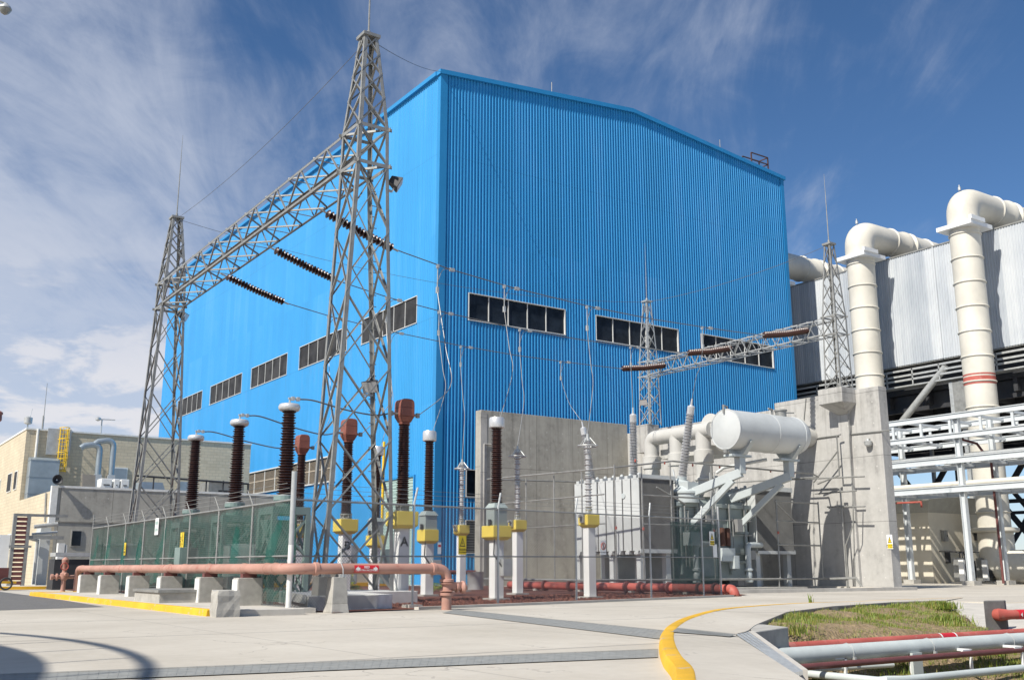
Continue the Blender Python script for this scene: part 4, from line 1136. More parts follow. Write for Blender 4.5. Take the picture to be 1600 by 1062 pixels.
m = MB(); m.box(q.x-.6, by0+1.3, 5.2, q2.x+.5, by0+3.2, 7.05); m.build('casing', 'steel', th, smooth=False)
m = MB(); m.box(q.x+.1, by0+1.25, 5.9, q2.x-.1, by0+1.297, 6.5); m.build('opening', 'steel_d', th, smooth=False)
# roof instruments
q = VY(44, 665, by1); th = thing('roof_sensor', 'small grey dome antenna on the left corner of the brick roof', 'antenna', (q.x, by1+.2, zc1))
m = MB(); m.tube([(q.x, by1+.2, zc1), (q.x, by1+.2, zc1+.5)], .05, 6); m.lathe((q.x, by1+.2, zc1+.4), [(.1, 0), (.28, .08), (.3, .5), (.12, .6)], 12); m.tube([(q.x+.1, by1+.2, zc1+1), (q.x+.2, by1+.2, zc1+1.6)], .02, 5); m.build('dome', 'steel_l', th)
q = VY(66, 672, by1+6); top = VY(68, 598, by1+6)
o = MB().tube([(q.x, by1+6, zc1-.6), (q.x, by1+6, (zc1+top.z)/2-.4), (q.x+.02, by1+6, (zc1+top.z)/2-.4), (q.x+.02, by1+6, top.z)], .06, 6, radii=[.07, .07, .03, .02]).build('whip_antenna', 'steel', None); tag(o, 'thin whip antenna standing on the brick roof, left of the ladder', 'antenna')
q = VY(157, 683, by1+3); th = thing('wind_vane', 'small wind vane on a pole on the brick roof above the exhaust ducts', 'wind vane', (q.x, by1+3, zc1-.6))
zt_ = VY(157, 655, by1+3).z; m = MB(); m.tube([(q.x, by1+3, zc1-.6), (q.x, by1+3, zt_)], .05, 6); m.tube([(q.x-.4, by1+3, zt_), (q.x+1.0, by1+3, zt_+.05)], .04, 6); m.lathe((q.x-.3, by1+3, zt_-.15), [(.05, 0), (.22, .1), (.22, .25), (.05, .35)], 10); m.build('vane', 'steel_l', th)
q = VY(87.5, 757, by0-.1); th = thing('loudspeaker', 'dark horn loudspeaker at the top corner of the concrete front', 'loudspeaker', (q.x, by0-.3, q.z-.1))
m = MB(); m.lathe((q.x, by0-.02, q.z+.3), [(.08, 0), (.12, .2), (.32, .45), (.30, .46), (.05, .25)], 16, (0, -1, 0), cap=False); m.build('horn', 'steel_d', th)
# openings on the concrete front
for (p1, p2, lab) in [((113, 829), (125, 852), ''), ((152, 850), (172, 870), '')]:
    a = VY(*p1, by0); b = VY(*p2, by0); f = MB(); f.box(a.x-.06, by0-.05, b.z-.06, b.x+.06, by0-.003, a.z+.06); w = f.build('window', 'conc_b', lb, smooth=False)
    g = MB(); g.box(a.x, by0-.08, b.z, b.x, by0-.053, a.z); g.build('pane', 'glass', w, smooth=False)
# escape tower, pipes and panels at the foot of the brick side
a = VX(37, 800, bx0-1.2); 
def fl(px, py, y): return VY(px, py, y)
th = thing('louvre_tower', 'tall steel frame filled with dark red louvres at the left edge', 'louvre frame', (fl(30, 905, 66).x, 66.6, 0))
xA, xB = fl(20, 850, 66).x, fl(42, 850, 66).x; zT = fl(38, 806, 66).z
m = MB()
for x in (xA, xB): m.box(x-.09, 66, .15, x+.09, 66.3, zT)
m.box(xA-.09, 66, zT, xB+2.1, 66.3, zT+.15); m.box(xA-.2, 65.95, 2.3, xB+.25, 66.02, 2.42); m.box(xB+.09, 66.05, zT-1.3, xB+2.0, 66.2, zT-1.1)
m.build('frame', 'steel', th, smooth=False)
m = MB(); k = .2
while k < zT-.1: m.hexa([(xA+.09, 66.02, k), (xB-.09, 66.02, k), (xB-.09, 66.25, k+.1), (xA+.09, 66.25, k+.1), (xA+.09, 66.02, k+.16), (xB-.09, 66.02, k+.16), (xB-.09, 66.25, k+.2), (xA+.09, 66.25, k+.2)]); k += .26
m.build('slat', 'redd', th, smooth=False)
th = thing('white_panel', 'tall white panel beside the red louvre frame', 'panel', (xA-.6, 66.5, 0)); m = MB(); m.box(xA-.75, 66.3, .15, xA-.12, 66.5, fl(20, 835, 66).z); m.build('sheet', 'white', th, smooth=False)
a = fl(52, 905, 67); b = fl(78, 905, 67); zt_ = fl(70, 810, 67).z
th = thing('metal_duct', 'wide grey metal duct rising at the corner of the office block', 'duct', ((a.x+b.x)/2, 67.5, .15))
m = MB(); m.box(a.x+.15, 67, .15, b.x-.2, 68.4, zt_-.5); m.lathe(((a.x+b.x)/2, 67.02, zt_-.9), [((b.x-a.x)/2-.1, 0), ((b.x-a.x)/2-.1, 1.4)], 24, (0, 1, 0)); m.build('casing', 'tx_l', th, smooth=True)
m = MB(); m.tube([(a.x, 66.8, .2), (a.x, 66.8, zt_-1.3), (a.x-.8, 66.8, zt_-1.1)], .09, 8); m.tube([(a.x-.3, 66.7, zt_-.5), (a.x+1, 66.7, zt_-.3)], .12, 8); m.tube([(a.x-.4, 66.6, zt_-.95), (a.x+1, 66.6, zt_-.8)], .1, 8); m.build('pipe', 'steel_l', th)
a = fl(86, 905, 64); b = fl(93, 905, 64); zt_ = fl(92, 848, 64).z
th = thing('concrete_post', 'slanting white concrete post between the metal duct and the hydrant', 'post', ((a.x+b.x)/2, 64.2, .0)); m = MB(); m.box(a.x, 64, 0, b.x+.12, 64.45, zt_); m.box(b.x+.17, 64.02, 0, b.x+.25, 64.4, zt_-.1); m.build('shaft', 'conc_w', th, smooth=False)
# machinery glimpsed in the shade between the posts
q = fl(112, 890, 60); th = thing('pump_set', 'dark pump unit with a silver top behind the hydrant', 'pump', (q.x, 60, 0))
m = MB(); m.box(q.x-.9, 60, 0, q.x+.9, 61.5, 1.6); m.build('body', 'steel_d', th)
m = MB(); m.box(q.x-.9, 59.9, 1.75, q.x+1.4, 61.4, 1.95); m.build('cover', 'steel_l', th, smooth=False)
# yellow trolley at the left edge
g0 = fl(1, 905, 60); th = thing('hand_cart', 'yellow and red hand cart with a wheel at the far left edge', 'cart', (g0.x, 60, 0))
m = MB(); m.box(g0.x-.9, 59.6, .35, g0.x+.7, 60.4, .47); m.box(g0.x-.9, 59.6, .47, g0.x-.8, 60.4, 1.1); m.build('tray', 'kerb_y', th, smooth=False)
m = MB(); m.box(g0.x-.8, 59.7, .48, g0.x+.3, 60.3, 1.15); m.build('load', 'redd', th, smooth=False)
m = MB(); m.torus((g0.x+.2, 59.5, .34), .28, .05, 20, 6, (0, 1, 0)); m.torus((g0.x-.6, 59.5, .34), .28, .05, 20, 6, (0, 1, 0)); m.split('wheel', 'steel_d', th)

# out of frame to the left: unseen tank added to cast the curved shadow on the yard
TR, THh = 14.2, 9.2
tk = thing('shadow_tank', 'unseen white tank added left of the view to cast the curved yard shadow', 'tank', (-20.5, 13.4, 0))
m = MB(); m.lathe((-20.5, 13.4, 0), [(TR, 0), (TR, THh)], 96); m.lathe((-20.5, 13.4, THh), [(TR, 0), (4, 1.0), (0.3, 1.2)], 96, cap=False); m.build('shell', 'tank', tk)
m = MB()
for k in range(48):
    a = 2*math.pi*k/48; m.tube([(-20.5+TR*math.cos(a), 13.4+TR*math.sin(a), THh), (-20.5+TR*math.cos(a), 13.4+TR*math.sin(a), THh+1.1)], .03, 5)
m.torus((-20.5, 13.4, THh+1.15), TR, .085, 96, 6); m.build('handrail', 'steel_l', tk)

# ------------------------------------------------------------------ lattice gantry towers
def lattice(name, label, cx_, cy_, levels, legw, brw, parent_group, whip=0, ys=(0,), mat='steel', bands=()):
    th = thing(name, label, 'lattice tower', (cx_, cy_, levels[0][0]), parent_group)
    m = MB()
    def cor(l):
        z, wx, wy = l
        return [Vector((cx_+sx*wx/2, cy_+sy*wy/2, z)) for sx, sy in ((-1, -1), (1, -1), (1, 1), (-1, 1))]
    for i in range(4):
        nx_ = 1 if i in (0, 3) else -1; ny_ = 1 if i in (0, 1) else -1
        for a, b in zip(levels[:-1], levels[1:]):
            m.angle(cor(a)[i], cor(b)[i], legw, .014, (nx_, 0, 0), (0, ny_, 0))
    m.build('leg', mat, th, smooth=False)
    m = MB(); T_ = .010
    for li, (a, b) in enumerate(zip(levels[:-1], levels[1:])):
        A, B = cor(a), cor(b)
        for i in range(4):
            j = (i+1) % 4
            n_in = (0, 1, 0) if i == 0 else (-1, 0, 0) if i == 1 else (0, -1, 0) if i == 2 else (1, 0, 0)
            off = Vector(n_in)*-.006
            m.angle(A[i]+off, B[j]+off, brw, T_, (0, 0, 1), n_in)
            off = Vector(n_in)*.018
            m.angle(A[j]+off, B[i]+off, brw, T_, (0, 0, 1), n_in)
    for z in bands:
        for a, b in zip(levels[:-1], levels[1:]):
            if a[0] <= z <= b[0]:
                t = (z-a[0])/(b[0]-a[0]); lv = (z, a[1]+(b[1]-a[1])*t, a[2]+(b[2]-a[2])*t)
        C_ = cor(lv)
        for i in range(4):
            d = (C_[(i+1) % 4]-C_[i]).normalized()*.12
            m.bar(C_[i]-d, C_[(i+1) % 4]+d, .02, brw*1.5)
        m.angle(C_[0], C_[2], brw, T_, (0, 0, 1), (0, 1, 0)); m.angle(C_[1], C_[3], brw, T_, (0, 0, 1), (0, 1, 0))
    m.build('bracing', mat, th, smooth=False)
    zt_ = levels[-1][0]
    m = MB(); m.cbox((cx_, cy_, zt_+.03), levels[-1][1]+.15, levels[-1][2]+.15, .12)
    m.tube([(cx_, cy_, zt_), (cx_, cy_, zt_+.3)], .07, 8)
    m.build('cap', mat, th, smooth=False)
    if whip:
        m = MB(); m.tube([(cx_, cy_, zt_), (cx_, cy_, zt_+whip*.45), (cx_, cy_, zt_+whip)], .03, 6, radii=[.035, .028, .008]); m.build('lightning_rod', 'steel', th)
    return th
T1X, T1Y, T2Y = 14.9, 31.1, 55.0
zb1, zb2 = 14.96, 16.36
lv1 = [(.36, 2.55, 1.25), (2.85, 2.33, 1.28), (5.31, 2.1, 1.32), (7.76, 1.88, 1.36), (10.2, 1.66, 1.4), (12.57, 1.43, 1.42), (zb1, 1.22, 1.45), (zb2, 1.16, 1.42), (17.6, .95, 1.15), (18.55, .80, .9), (19.35, .66, .7), (20.1, .52, .5)]
t1 = lattice('gantry_tower', 'tall galvanised lattice tower nearest the camera, left of the blue hall corner', T1X, T1Y, lv1, .13, .085, 'lattice towers of the large gantry', whip=5.2, bands=(zb1, zb2))
lv2 = [(.2,)+lv1[0][1:]]+lv1[1:]
t2 = lattice('gantry_tower', 'galvanised lattice tower farther away at the left, in front of the brick office', 15.0, T2Y, lv2, .13, .085, 'lattice towers of the large gantry', whip=5.0, bands=(zb1, zb2))
# climbing pegs and inner ladder rail of the near tower
m = MB()
p0 = Vector((T1X+.95, T1Y+.62, .6)); p1 = Vector((T1X+.58, T1Y+.7, 14.8))
for k in range(34): q = p0.lerp(p1, k/34); m.bar(q, q+Vector((.28, 0, 0)), .025)
m.build('step_bolt', 'steel', t1, smooth=False)
def truss_beam(name, label, a, b, w, z0, z1, n, mat, chord, br, group=None):
    th = thing(name, label, 'gantry beam', ((a[0]+b[0])/2, (a[1]+b[1])/2, z0))
    m = MB(); xa, ya_ = a; xb, yb_ = b
    def P_(t, s_, z): return Vector((xa+(xb-xa)*t+s_*w/2, ya_+(yb_-ya_)*t, z))
    for s_ in (-1, 1):
        for z, nz in ((z0, 1), (z1, -1)): m.angle(P_(0, s_, z), P_(1, s_, z), chord, .014, (-s_, 0, 0), (0, 0, nz))
    m.build('chord', mat, th, smooth=False)
    m = MB()
    for i in range(n):
        t0, t1_ = i/n, (i+1)/n; tm = (t0+t1_)/2
        for s_ in (-1, 1):
            m.angle(P_(t0, s_, z0), P_(tm, s_, z1), br, .01, (0, 1, 0), (-s_, 0, 0)); m.angle(P_(tm, s_, z1), P_(t1_, s_, z0), br, .01, (0, 1, 0), (-s_, 0, 0))
        for z in (z0, z1):
            m.angle(P_(t0, -1, z), P_(tm, 1, z), br, .01, (0, 1, 0), (0, 0, 1)); m.angle(P_(tm, 1, z), P_(t1_, -1, z), br, .01, (0, 1, 0), (0, 0, 1))
            m.bar(P_(t0, -1, z), P_(t0, 1, z), br*.8, .02)
        if i % 4 == 0: m.angle(P_(t0, -1, z0), P_(t0, 1, z1), br, .01, (0, 1, 0), (0, 0, 1))
    m.build('bracing', mat, th, smooth=False)
    return th
bm1 = truss_beam('gantry_beam', 'long galvanised lattice beam between the near tower and the far left tower', (T1X, T1Y+.72), (15.0, T2Y-.72), 1.24, zb1+.02, zb2-.02, 9, 'steel', .11, .065)
# far small gantry on top of the fire wall
lvR = [(11.42, 1.15, 1.15), (12.5, 1.1, 1.1), (13.6, 1.06, 1.06), (14.75, 1.02, 1.02), (15.85, 1.0, 1.0), (16.9, .86, .86), (18.0, .74, .74), (19.1, .6, .6), (20.4, .44, .44)]
tR = lattice('wall_tower', 'small lattice tower on the corbel of the sunlit concrete wall, beside the cream duct', WX-.35, 38.1, lvR, .09, .05, 'small lattice towers on the fire wall', whip=4.6, mat='steel', bands=(14.75, 15.85))
lvQ = [(11.2,)+lvR[0][1:]]+lvR[1:]
tQ = lattice('wall_tower', 'small lattice tower on the back end of the fire wall, seen against the blue hall', WX-.35, 54.7, lvQ, .09, .05, 'small lattice towers on the fire wall', whip=4.6, mat='steel_l', bands=(14.75, 15.85))
bm2 = truss_beam('gantry_beam', 'short lattice beam between the two small towers on the fire wall, against the blue hall', (WX-.35, 38.6), (WX-.35, 54.2), 1.0, 14.77, 15.8, 13, 'steel_l', .08, .05)

def floodlight(label, p, aim, mount):
    th = thing('floodlight', label, 'floodlight', p)
    d = Vector(aim).normalized(); p = Vector(p); up = Vector((0, 0, 1)); s_ = d.cross(up).normalized(); u = s_.cross(d)
    m = MB(); c = []
    for k, (w, h) in ((-.28, (.16, .12)), (.12, (.3, .22))):
        c += [p+d*k-s_*w-u*h, p+d*k+s_*w-u*h, p+d*k+s_*w+u*h, p+d*k-s_*w+u*h]
    m.hexa(c); m.build('housing', 'steel_d', th, smooth=False, bevel=.02)
    m = MB(); m.hexa([p+d*.12-s_*.27-u*.19, p+d*.12+s_*.27-u*.19, p+d*.12+s_*.27+u*.19, p+d*.12-s_*.27+u*.19, p+d*.135-s_*.27-u*.19, p+d*.135+s_*.27-u*.19, p+d*.135+s_*.27+u*.19, p+d*.135-s_*.27+u*.19]); m.build('lens', 'alu', th, smooth=False)
    m = MB(); m.bar(p-u*.1, p-u*.36, .05); m.bar(p-u*.36, mount, .07); m.build('bracket', 'steel_l', th, smooth=False)
q = VY(620, 287, T1Y-.5)
floodlight('dark floodlight mounted high on the right side of the near lattice tower', q, (.75, -.35, -.45), (T1X+.6, T1Y-.6, q.z-.36))
q = VY(287, 494, T2Y-.5)
floodlight('small floodlight mounted high on the right side of the far left tower', q, (.6, -.5, -.4), (15.6, T2Y-.6, q.z-.3))
q = VX(1006, 628, WX-.9)
floodlight('small white floodlight on the side of the small tower in front of the blue hall', q, (-.7, -.5, -.4), (WX-.8, q.y-.3, q.z-.3))
q = VY(580, 603, T1Y+.5)
floodlight('small pale lamp fixed inside the near lattice tower at mid height', q, (-.6, -.5, -.5), (T1X+.5, T1Y+.6, q.z-.3))

# ------------------------------------------------------------------ overhead conductors with their insulator strings
SAG = [(0, 0), (.05, .50), (.097, .88), (.18, 1.21), (.28, 1.42), (.43, 1.54), (.56, 1.50), (.68, 1.34), (.77, 1.20), (.843, 1.06), (.92, .62), (1, 0)]
def sagf(u):
    for (a, sa), (b, sb) in zip(SAG[:-1], SAG[1:]):
        if u <= b:
            t = (u-a)/(b-a); return sa+(sb-sa)*t
    return 0
PH = {'A': (Vector((15.0, 34.79, 14.53)), Vector((49.93, 40.11, 15.51)), 1.0), 'B': (Vector((15.0, 40.03, 14.42)), Vector((49.93, 46.52, 15.53)), .97), 'C': (Vector((15.0, 46.16, 14.71)), Vector((49.93, 52.94, 15.4)), .88)}
def onc(k, u):
    a, b, s_ = PH[k]; p = a.lerp(b, u); p.z -= sagf(u)*s_; return p
def u_at_px(k, px):
    lo, hi = 0.0, 1.0
    for _ in range(40):
        mid = (lo+hi)/2
        if PX(onc(k, mid))[0] < px: lo = mid
        else: hi = mid
    return lo
ordn = {'A': 'nearest', 'B': 'middle', 'C': 'farthest'}
def disc_string(name, label, k, u0, u1, nd, r, group):
    p0, p1 = onc(k, u0), onc(k, u1)
    th = thing(name, label, 'insulator', p0, group)
    d = (p1-p0); L = d.length
    mid = [onc(k, u0+(u1-u0)*i/nd) for i in range(nd+1)]
    m = MB()
    for i in range(nd):
        a, b = mid[i], mid[i+1]; ax = (b-a).normalized(); l = (b-a).length
        m.lathe(a, [(.035, 0), (.05, l*.15), (r*.75, l*.32), (r, l*.55), (r*.93, l*.62), (r*.4, l*.55), (.05, l*.7), (.035, l)], 14, ax)
    m.build('disc', 'brown', th)
    m = MB(); m.tube([p0-(mid[1]-mid[0]).normalized()*.35, p0], .035, 6); m.tube([p1, p1+(mid[-1]-mid[-2]).normalized()*.3], .04, 6)
    m.split('fitting', 'steel_l', th)
    return th
for k in 'ABC':
    disc_string('insulator_string', 'dark disc insulator string under the long beam, %s one to the near tower' % {'A': 'the closest', 'B': 'the middle', 'C': 'the farthest'}[k], k, .004, .094, 20, .185, 'insulator strings under the long beam')
    disc_string('insulator_string', {'A': 'dark disc insulator string nearest the right end of the short lattice beam', 'B': 'dark disc insulator string on the middle of the short beam', 'C': 'dark disc insulator string on the short beam, nearest the small tower before the blue hall'}[k], k, .85, .985, 22, .21, 'insulator strings at the short beam')
    m = MB(); m.tube([onc(k, .092+(.85-.092)*i/48) for i in range(49)], .022, 6)
    a, b, s_ = PH[k]
    m.tube([(b.x-.3, b.y, b.z), onc(k, .985)], .03, 5)
    o = m.build('power_line', 'wire', None); tag(o, {'A': 'overhead power cable of the uppermost of the three lines', 'B': 'overhead power cable of the middle of the three lines', 'C': 'overhead power cable of the lowest of the three lines'}[k], 'power line', 'overhead cables between the gantries')
def wire(name, label, pts, r, mat='wire', cat='cable', group=None, n=6):
    o = MB().tube(pts, r, n).build(name, mat, None); return tag(o, label, cat, group)
def catmull(pts, n=8):
    pts = [Vector(p) for p in pts]; out = []
    for i in range(len(pts)-1):
        p0 = pts[max(i-1, 0)]; p1 = pts[i]; p2 = pts[i+1]; p3 = pts[min(i+2, len(pts)-1)]
        for k in range(n):
            t = k/n; out.append(.5*((2*p1)+(-p0+p2)*t+(2*p0-5*p1+4*p2-p3)*t*t+(-p0+3*p1-3*p2+p3)*t**3))
    out.append(pts[-1]); return out
top1, top2 = Vector((T1X, T1Y, 20.1)), Vector((15.0, T2Y, 20.1))
def sagline(a, b, s_, n=20): return [a.lerp(b, i/n)-Vector((0, 0, s_*4*(i/n)*(1-i/n))) for i in range(n+1)]
wire('shield_wire', 'thin earth wire sagging from the near tower top to the far left tower top', sagline(top1, top2, .5), .011)
wire('shield_wire', 'thin earth wire from the near tower top to the corner of the blue roof', sagline(top1, Vector((HX0, HY0, EAVE)), .3), .016)
wire('shield_wire', 'faint earth wire crossing the bright blue wall from the far left tower', sagline(top2, Vector((WX-.35, 54.7, 20.4)), 1.2), .011)
wire('shield_wire', 'faint earth wire between the tops of the two small towers', sagline(Vector((WX-.35, 54.7, 20.4)), Vector((WX-.35, 38.1, 20.4)), .4), .014)

# ------------------------------------------------------------------ substation equipment on white posts
def sheds(m, c, z0, z1, rc, rs, pitch, n=18, axis=(0, 0, 1), taper=0):
    prof = [(rc, 0)]; L = z1-z0; z = 0; cnt_ = max(1, int(L/pitch)); pitch = L/cnt_
    for i in range(cnt_):
        f = 1-taper*i/cnt_; s_ = rs if i % 2 == 0 else rs-(rs-rc)*.35
        prof += [(rc*f, z+pitch*.1), (s_*f, z+pitch*.62), (s_*f, z+pitch*.72), (rc*f, z+pitch*.82)]
        z += pitch
    prof.append((rc*(1-taper), L))
    m.lathe(c if len(c) == 3 else c, prof, n, axis)
    return m
def guard_box(th, x, y, z0, z1, w):
    m = MB(); h = w/2
    m.box(x-h, y-h, z0+.10, x+h, y+h, z1)
    m.hexa([(x-h+.1, y-h+.1, z0), (x+h-.1, y-h+.1, z0), (x+h-.1, y+h-.1, z0), (x-h+.1, y+h-.1, z0), (x-h, y-h, z0+.0995), (x+h, y-h, z0+.0995), (x+h, y+h, z0+.0995), (x-h, y+h, z0+.0995)])
    return m.build('guard_box', 'yellow', th, smooth=False, bevel=.012)
EQ = {}
gA = {'A': 'nearest of its row of three', 'B': 'middle of its row of three', 'C': 'farthest of its row of three'}
def arrester(k, x, y, zb_, zt_, ztop, label):
    th = thing('surge_arrester', label, 'surge arrester', (x, y, 0), 'grey surge arresters on white posts')
    m = MB(); m.box(x-.17, y-.17, 0, x+.17, y+.17, zb_); m.build('post', 'white', th, smooth=False, bevel=.01)
    m = MB(); m.box(x-.35, y-.35, -.05, x+.35, y+.35, .09); m.build('foundation', 'conc_b', th, smooth=False)
    guard_box(th, x, y, zb_, zt_, .58)
    m = MB(); m.lathe((x-.22, y, zt_-.1), [(.06, 0), (.06, .28)], 10, (-1, 0, .15)); m.box(x-.36, y-.12, zt_-.3, x-.232, y+.12, zt_+.02); m.build('counter', 'steel', th)
    m = MB(); m.lathe((x, y, zt_), [(.14, 0), (.14, .04), (.09, .05), (.09, .16), (.13, .2), (.13, .24)], 12)
    for a in range(4): m.tube([(x+.12*math.cos(a*1.57+.7), y+.12*math.sin(a*1.57+.7), zt_), (x+.12*math.cos(a*1.57+.7), y+.12*math.sin(a*1.57+.7), zt_+.24)], .02, 5)
    zm = (zt_+.24+ztop)/2
    m.lathe((x, y, zm-.09), [(.10, 0), (.13, .02), (.13, .06), (.08, .07), (.08, .11), (.13, .12), (.13, .17), (.1, .18)], 12)
    m.lathe((x, y, ztop-.05), [(.1, 0), (.13, .02), (.13, .1), (.05, .12), (.05, .3)], 12)
    m.split('fitting', 'steel_l', th)
    m = MB(); sheds(m, (x, y, zt_+.24), zt_+.24, zm-.09, .085, .15, .105); sheds(m, (x, y, zm+.09), zm+.09, ztop-.05, .085, .15, .105); m.build('insulator', 'grey_p', th)
    m = MB(); m.torus((x, y, ztop-.22), .38, .028, 26, 6)
    for a in range(4):
        q = a*math.pi/2+.4; m.tube([(x+.38*math.cos(q), y+.38*math.sin(q), ztop-.22), (x+.1*math.cos(q), y+.1*math.sin(q), ztop+.1)], .018, 5)
    m.build('grading_ring', 'steel_l', th)
    EQ['arr'+k] = Vector((x, y, ztop+.25))
arrester('A', 24.64, 30.8, 2.62, 3.10, 5.95, 'grey ringed surge arrester on a white post, in front of the transformer radiators')
arrester('B', 25.63, 37.0, 2.66, 3.16, 6.15, 'grey ringed surge arrester on a white post, in front of the grey back wall')
arrester('C', 26.58, 43.2, 2.68, 3.18, 6.15, 'grey ringed surge arrester on a white post, against the ribbed blue wall')
def vt(k, x, y, z, label):
    zb_, zt_, zi, zc_, ze = z
    th = thing('voltage_transformer', label, 'voltage transformer', (x, y, 0), 'voltage transformers with silver cylinder caps')
    m = MB(); m.box(x-.19, y-.19, 0, x+.19, y+.19, zb_); m.build('post', 'white', th, smooth=False, bevel=.01)
    m = MB(); m.box(x-.35, y-.35, -.05, x+.35, y+.35, .09); m.build('foundation', 'conc_b', th, smooth=False)
    m = MB(); m.box(x+.02, y-.42, .85, x+.42, y-.2, 1.45); m.build('control_box', 'steel_l', th, smooth=False, bevel=.01)
    guard_box(th, x, y, zb_, zt_, .78 if k == 'A' else .66)
    m = MB(); m.box(x-.27, y-.27, zt_, x+.27, y+.27, zi-.12); m.hexa([(x-.31, y-.31, zi-.12), (x+.31, y-.31, zi-.12), (x+.31, y+.31, zi-.12), (x-.31, y+.31, zi-.12), (x-.2, y-.2, zi+.06), (x+.2, y-.2, zi+.06), (x+.2, y+.2, zi+.06), (x-.2, y+.2, zi+.06)]); m.build('tank', 'tx_t', th, smooth=False)
    m = MB(); m.tube([(x-.36, y-.1, zt_), (x-.36, y-.1, zt_+.22)], .06, 8); m.tube([(x-.28, y-.3, zb_+.1), (x-.34, y-.34, zb_-.5), (x+.1, y-.3, zb_-1.0)], .025, 6); m.build('conduit', 'steel_d', th)
    m = MB(); sheds(m, (x, y, zi+.06), zi+.06, zc_, .165, .225, .075, 20, taper=.12); m.build('insulator', 'brown', th)
    m = MB(); m.lathe((x, y, zc_), [(.2, 0), (.275, .03), (.285, .07), (.285, ze-zc_-.06), (.26, ze-zc_), (.0, ze-zc_+.01)], 24, cap=False); m.build('cap', 'alu', th)
    EQ['vt'+k] = Vector((x+.15, y, ze))
vt('A', 20.55, 31.0, (2.10, 2.60, 3.35, 6.12, 6.52), 'silver-capped brown voltage transformer standing before the left edge of the grey back wall')
vt('B', 21.15, 37.0, (2.10, 2.66, 3.35, 6.28, 6.72), 'silver-capped brown voltage transformer beside the ribbed blue corner of the hall')
vt('C', 21.9, 43.2, (2.05, 2.60, 3.35, 6.28, 6.72), 'silver-capped brown voltage transformer seen through the near lattice tower')
def ct(k, x, y, z, label):
    zb_, zt_, zi, zc_, ze = z
    th = thing('current_transformer', label, 'current transformer', (x, y, 0), 'current transformers with faded red caps')
    m = MB(); m.box(x-.2, y-.2, 0, x+.2, y+.2, zb_); m.build('post', 'white', th, smooth=False, bevel=.01)
    m = MB(); m.box(x-.35, y-.35, -.05, x+.35, y+.35, .09); m.build('foundation', 'conc_b', th, smooth=False)
    text_obj('lettering', k, .42, 'black', th, (x, y-.206, zb_-.45), (1, 0, 0), (0, 0, 1), .003, bold=.012)
    guard_box(th, x, y, zb_, zt_, {'A': .82, 'B': .74, 'C': .74}[k])
    m = MB(); m.lathe((x, y, zt_), [(.24, 0), (.24, .05), (.18, .06), (.18, .16), (.24, .17), (.24, .22)], 18)
    for a in range(8): m.tube([(x+.22*math.cos(a*.785), y+.22*math.sin(a*.785), zt_), (x+.22*math.cos(a*.785), y+.22*math.sin(a*.785), zt_+.22)], .02, 5)
    m.build('flange', 'steel', th)
    m = MB(); sheds(m, (x, y, zi), zi, zc_, .18, .235, .07, 22, taper=.14); m.build('insulator', 'brown', th)
    m = MB(); h = ze-zc_; w = .26
    m.lathe((x, y, zc_-.02), [(.17, 0), (.2, .03), (.2, .08)], 18)
    m.hexa([(x-.17, y-.17, zc_+.06), (x+.17, y-.17, zc_+.06), (x+.17, y+.17, zc_+.06), (x-.17, y+.17, zc_+.06), (x-w, y-w, zc_+.26), (x+w, y-w, zc_+.26), (x+w, y+w, zc_+.26), (x-w, y+w, zc_+.26)])
    m.box(x-w, y-w, zc_+.262, x+w, y+w, ze-.3)
    # rounded head
    pr = [(x+w*math.copysign(abs(math.cos(a))**.5, math.cos(a)), ze-.3+.3*abs(math.sin(a))**.6) for a in [math.pi*i/10 for i in range(11)]]
    i0 = len(m.v)
    for yy in (y-w, y+w): m.v += [Vector((px2, yy, pz2)) for px2, pz2 in pr]
    m.f += [tuple(range(i0, i0+11)), tuple(range(i0+21, i0+10, -1))]+[(i0+i, i0+i+1, i0+12+i, i0+11+i) for i in range(10)]
    m.build('cap', 'ctcap', th, bevel=.02)
    m = MB(); m.tube([(x-w-.28, y, zc_+.35), (x-w, y, zc_+.35)], .05, 8); m.tube([(x+w, y, zc_+.35), (x+w+.28, y, zc_+.35)], .05, 8); m.cbox((x-w-.26, y, zc_+.35), .12, .1, .16); m.cbox((x+w+.26, y, zc_+.35), .12, .1, .16); m.split('terminal', 'steel', th)
    EQ['ctL'+k] = Vector((x-w-.28, y, zc_+.35)); EQ['ctR'+k] = Vector((x+w+.28, y, zc_+.35))
ct('A', 16.65, 30.9, (2.42, 2.98, 3.20, 5.95, 6.82), 'red-capped current transformer marked A, just right of the near lattice tower')
ct('B', 17.45, 37.0, (2.42, 2.98, 3.20, 6.0, 6.93), 'red-capped current transformer marked B, seen through the near lattice tower')
ct('C', 18.1, 43.2, (2.45, 3.0, 3.22, 6.1, 7.0), 'red-capped current transformer marked C, half hidden behind a torus-capped column')
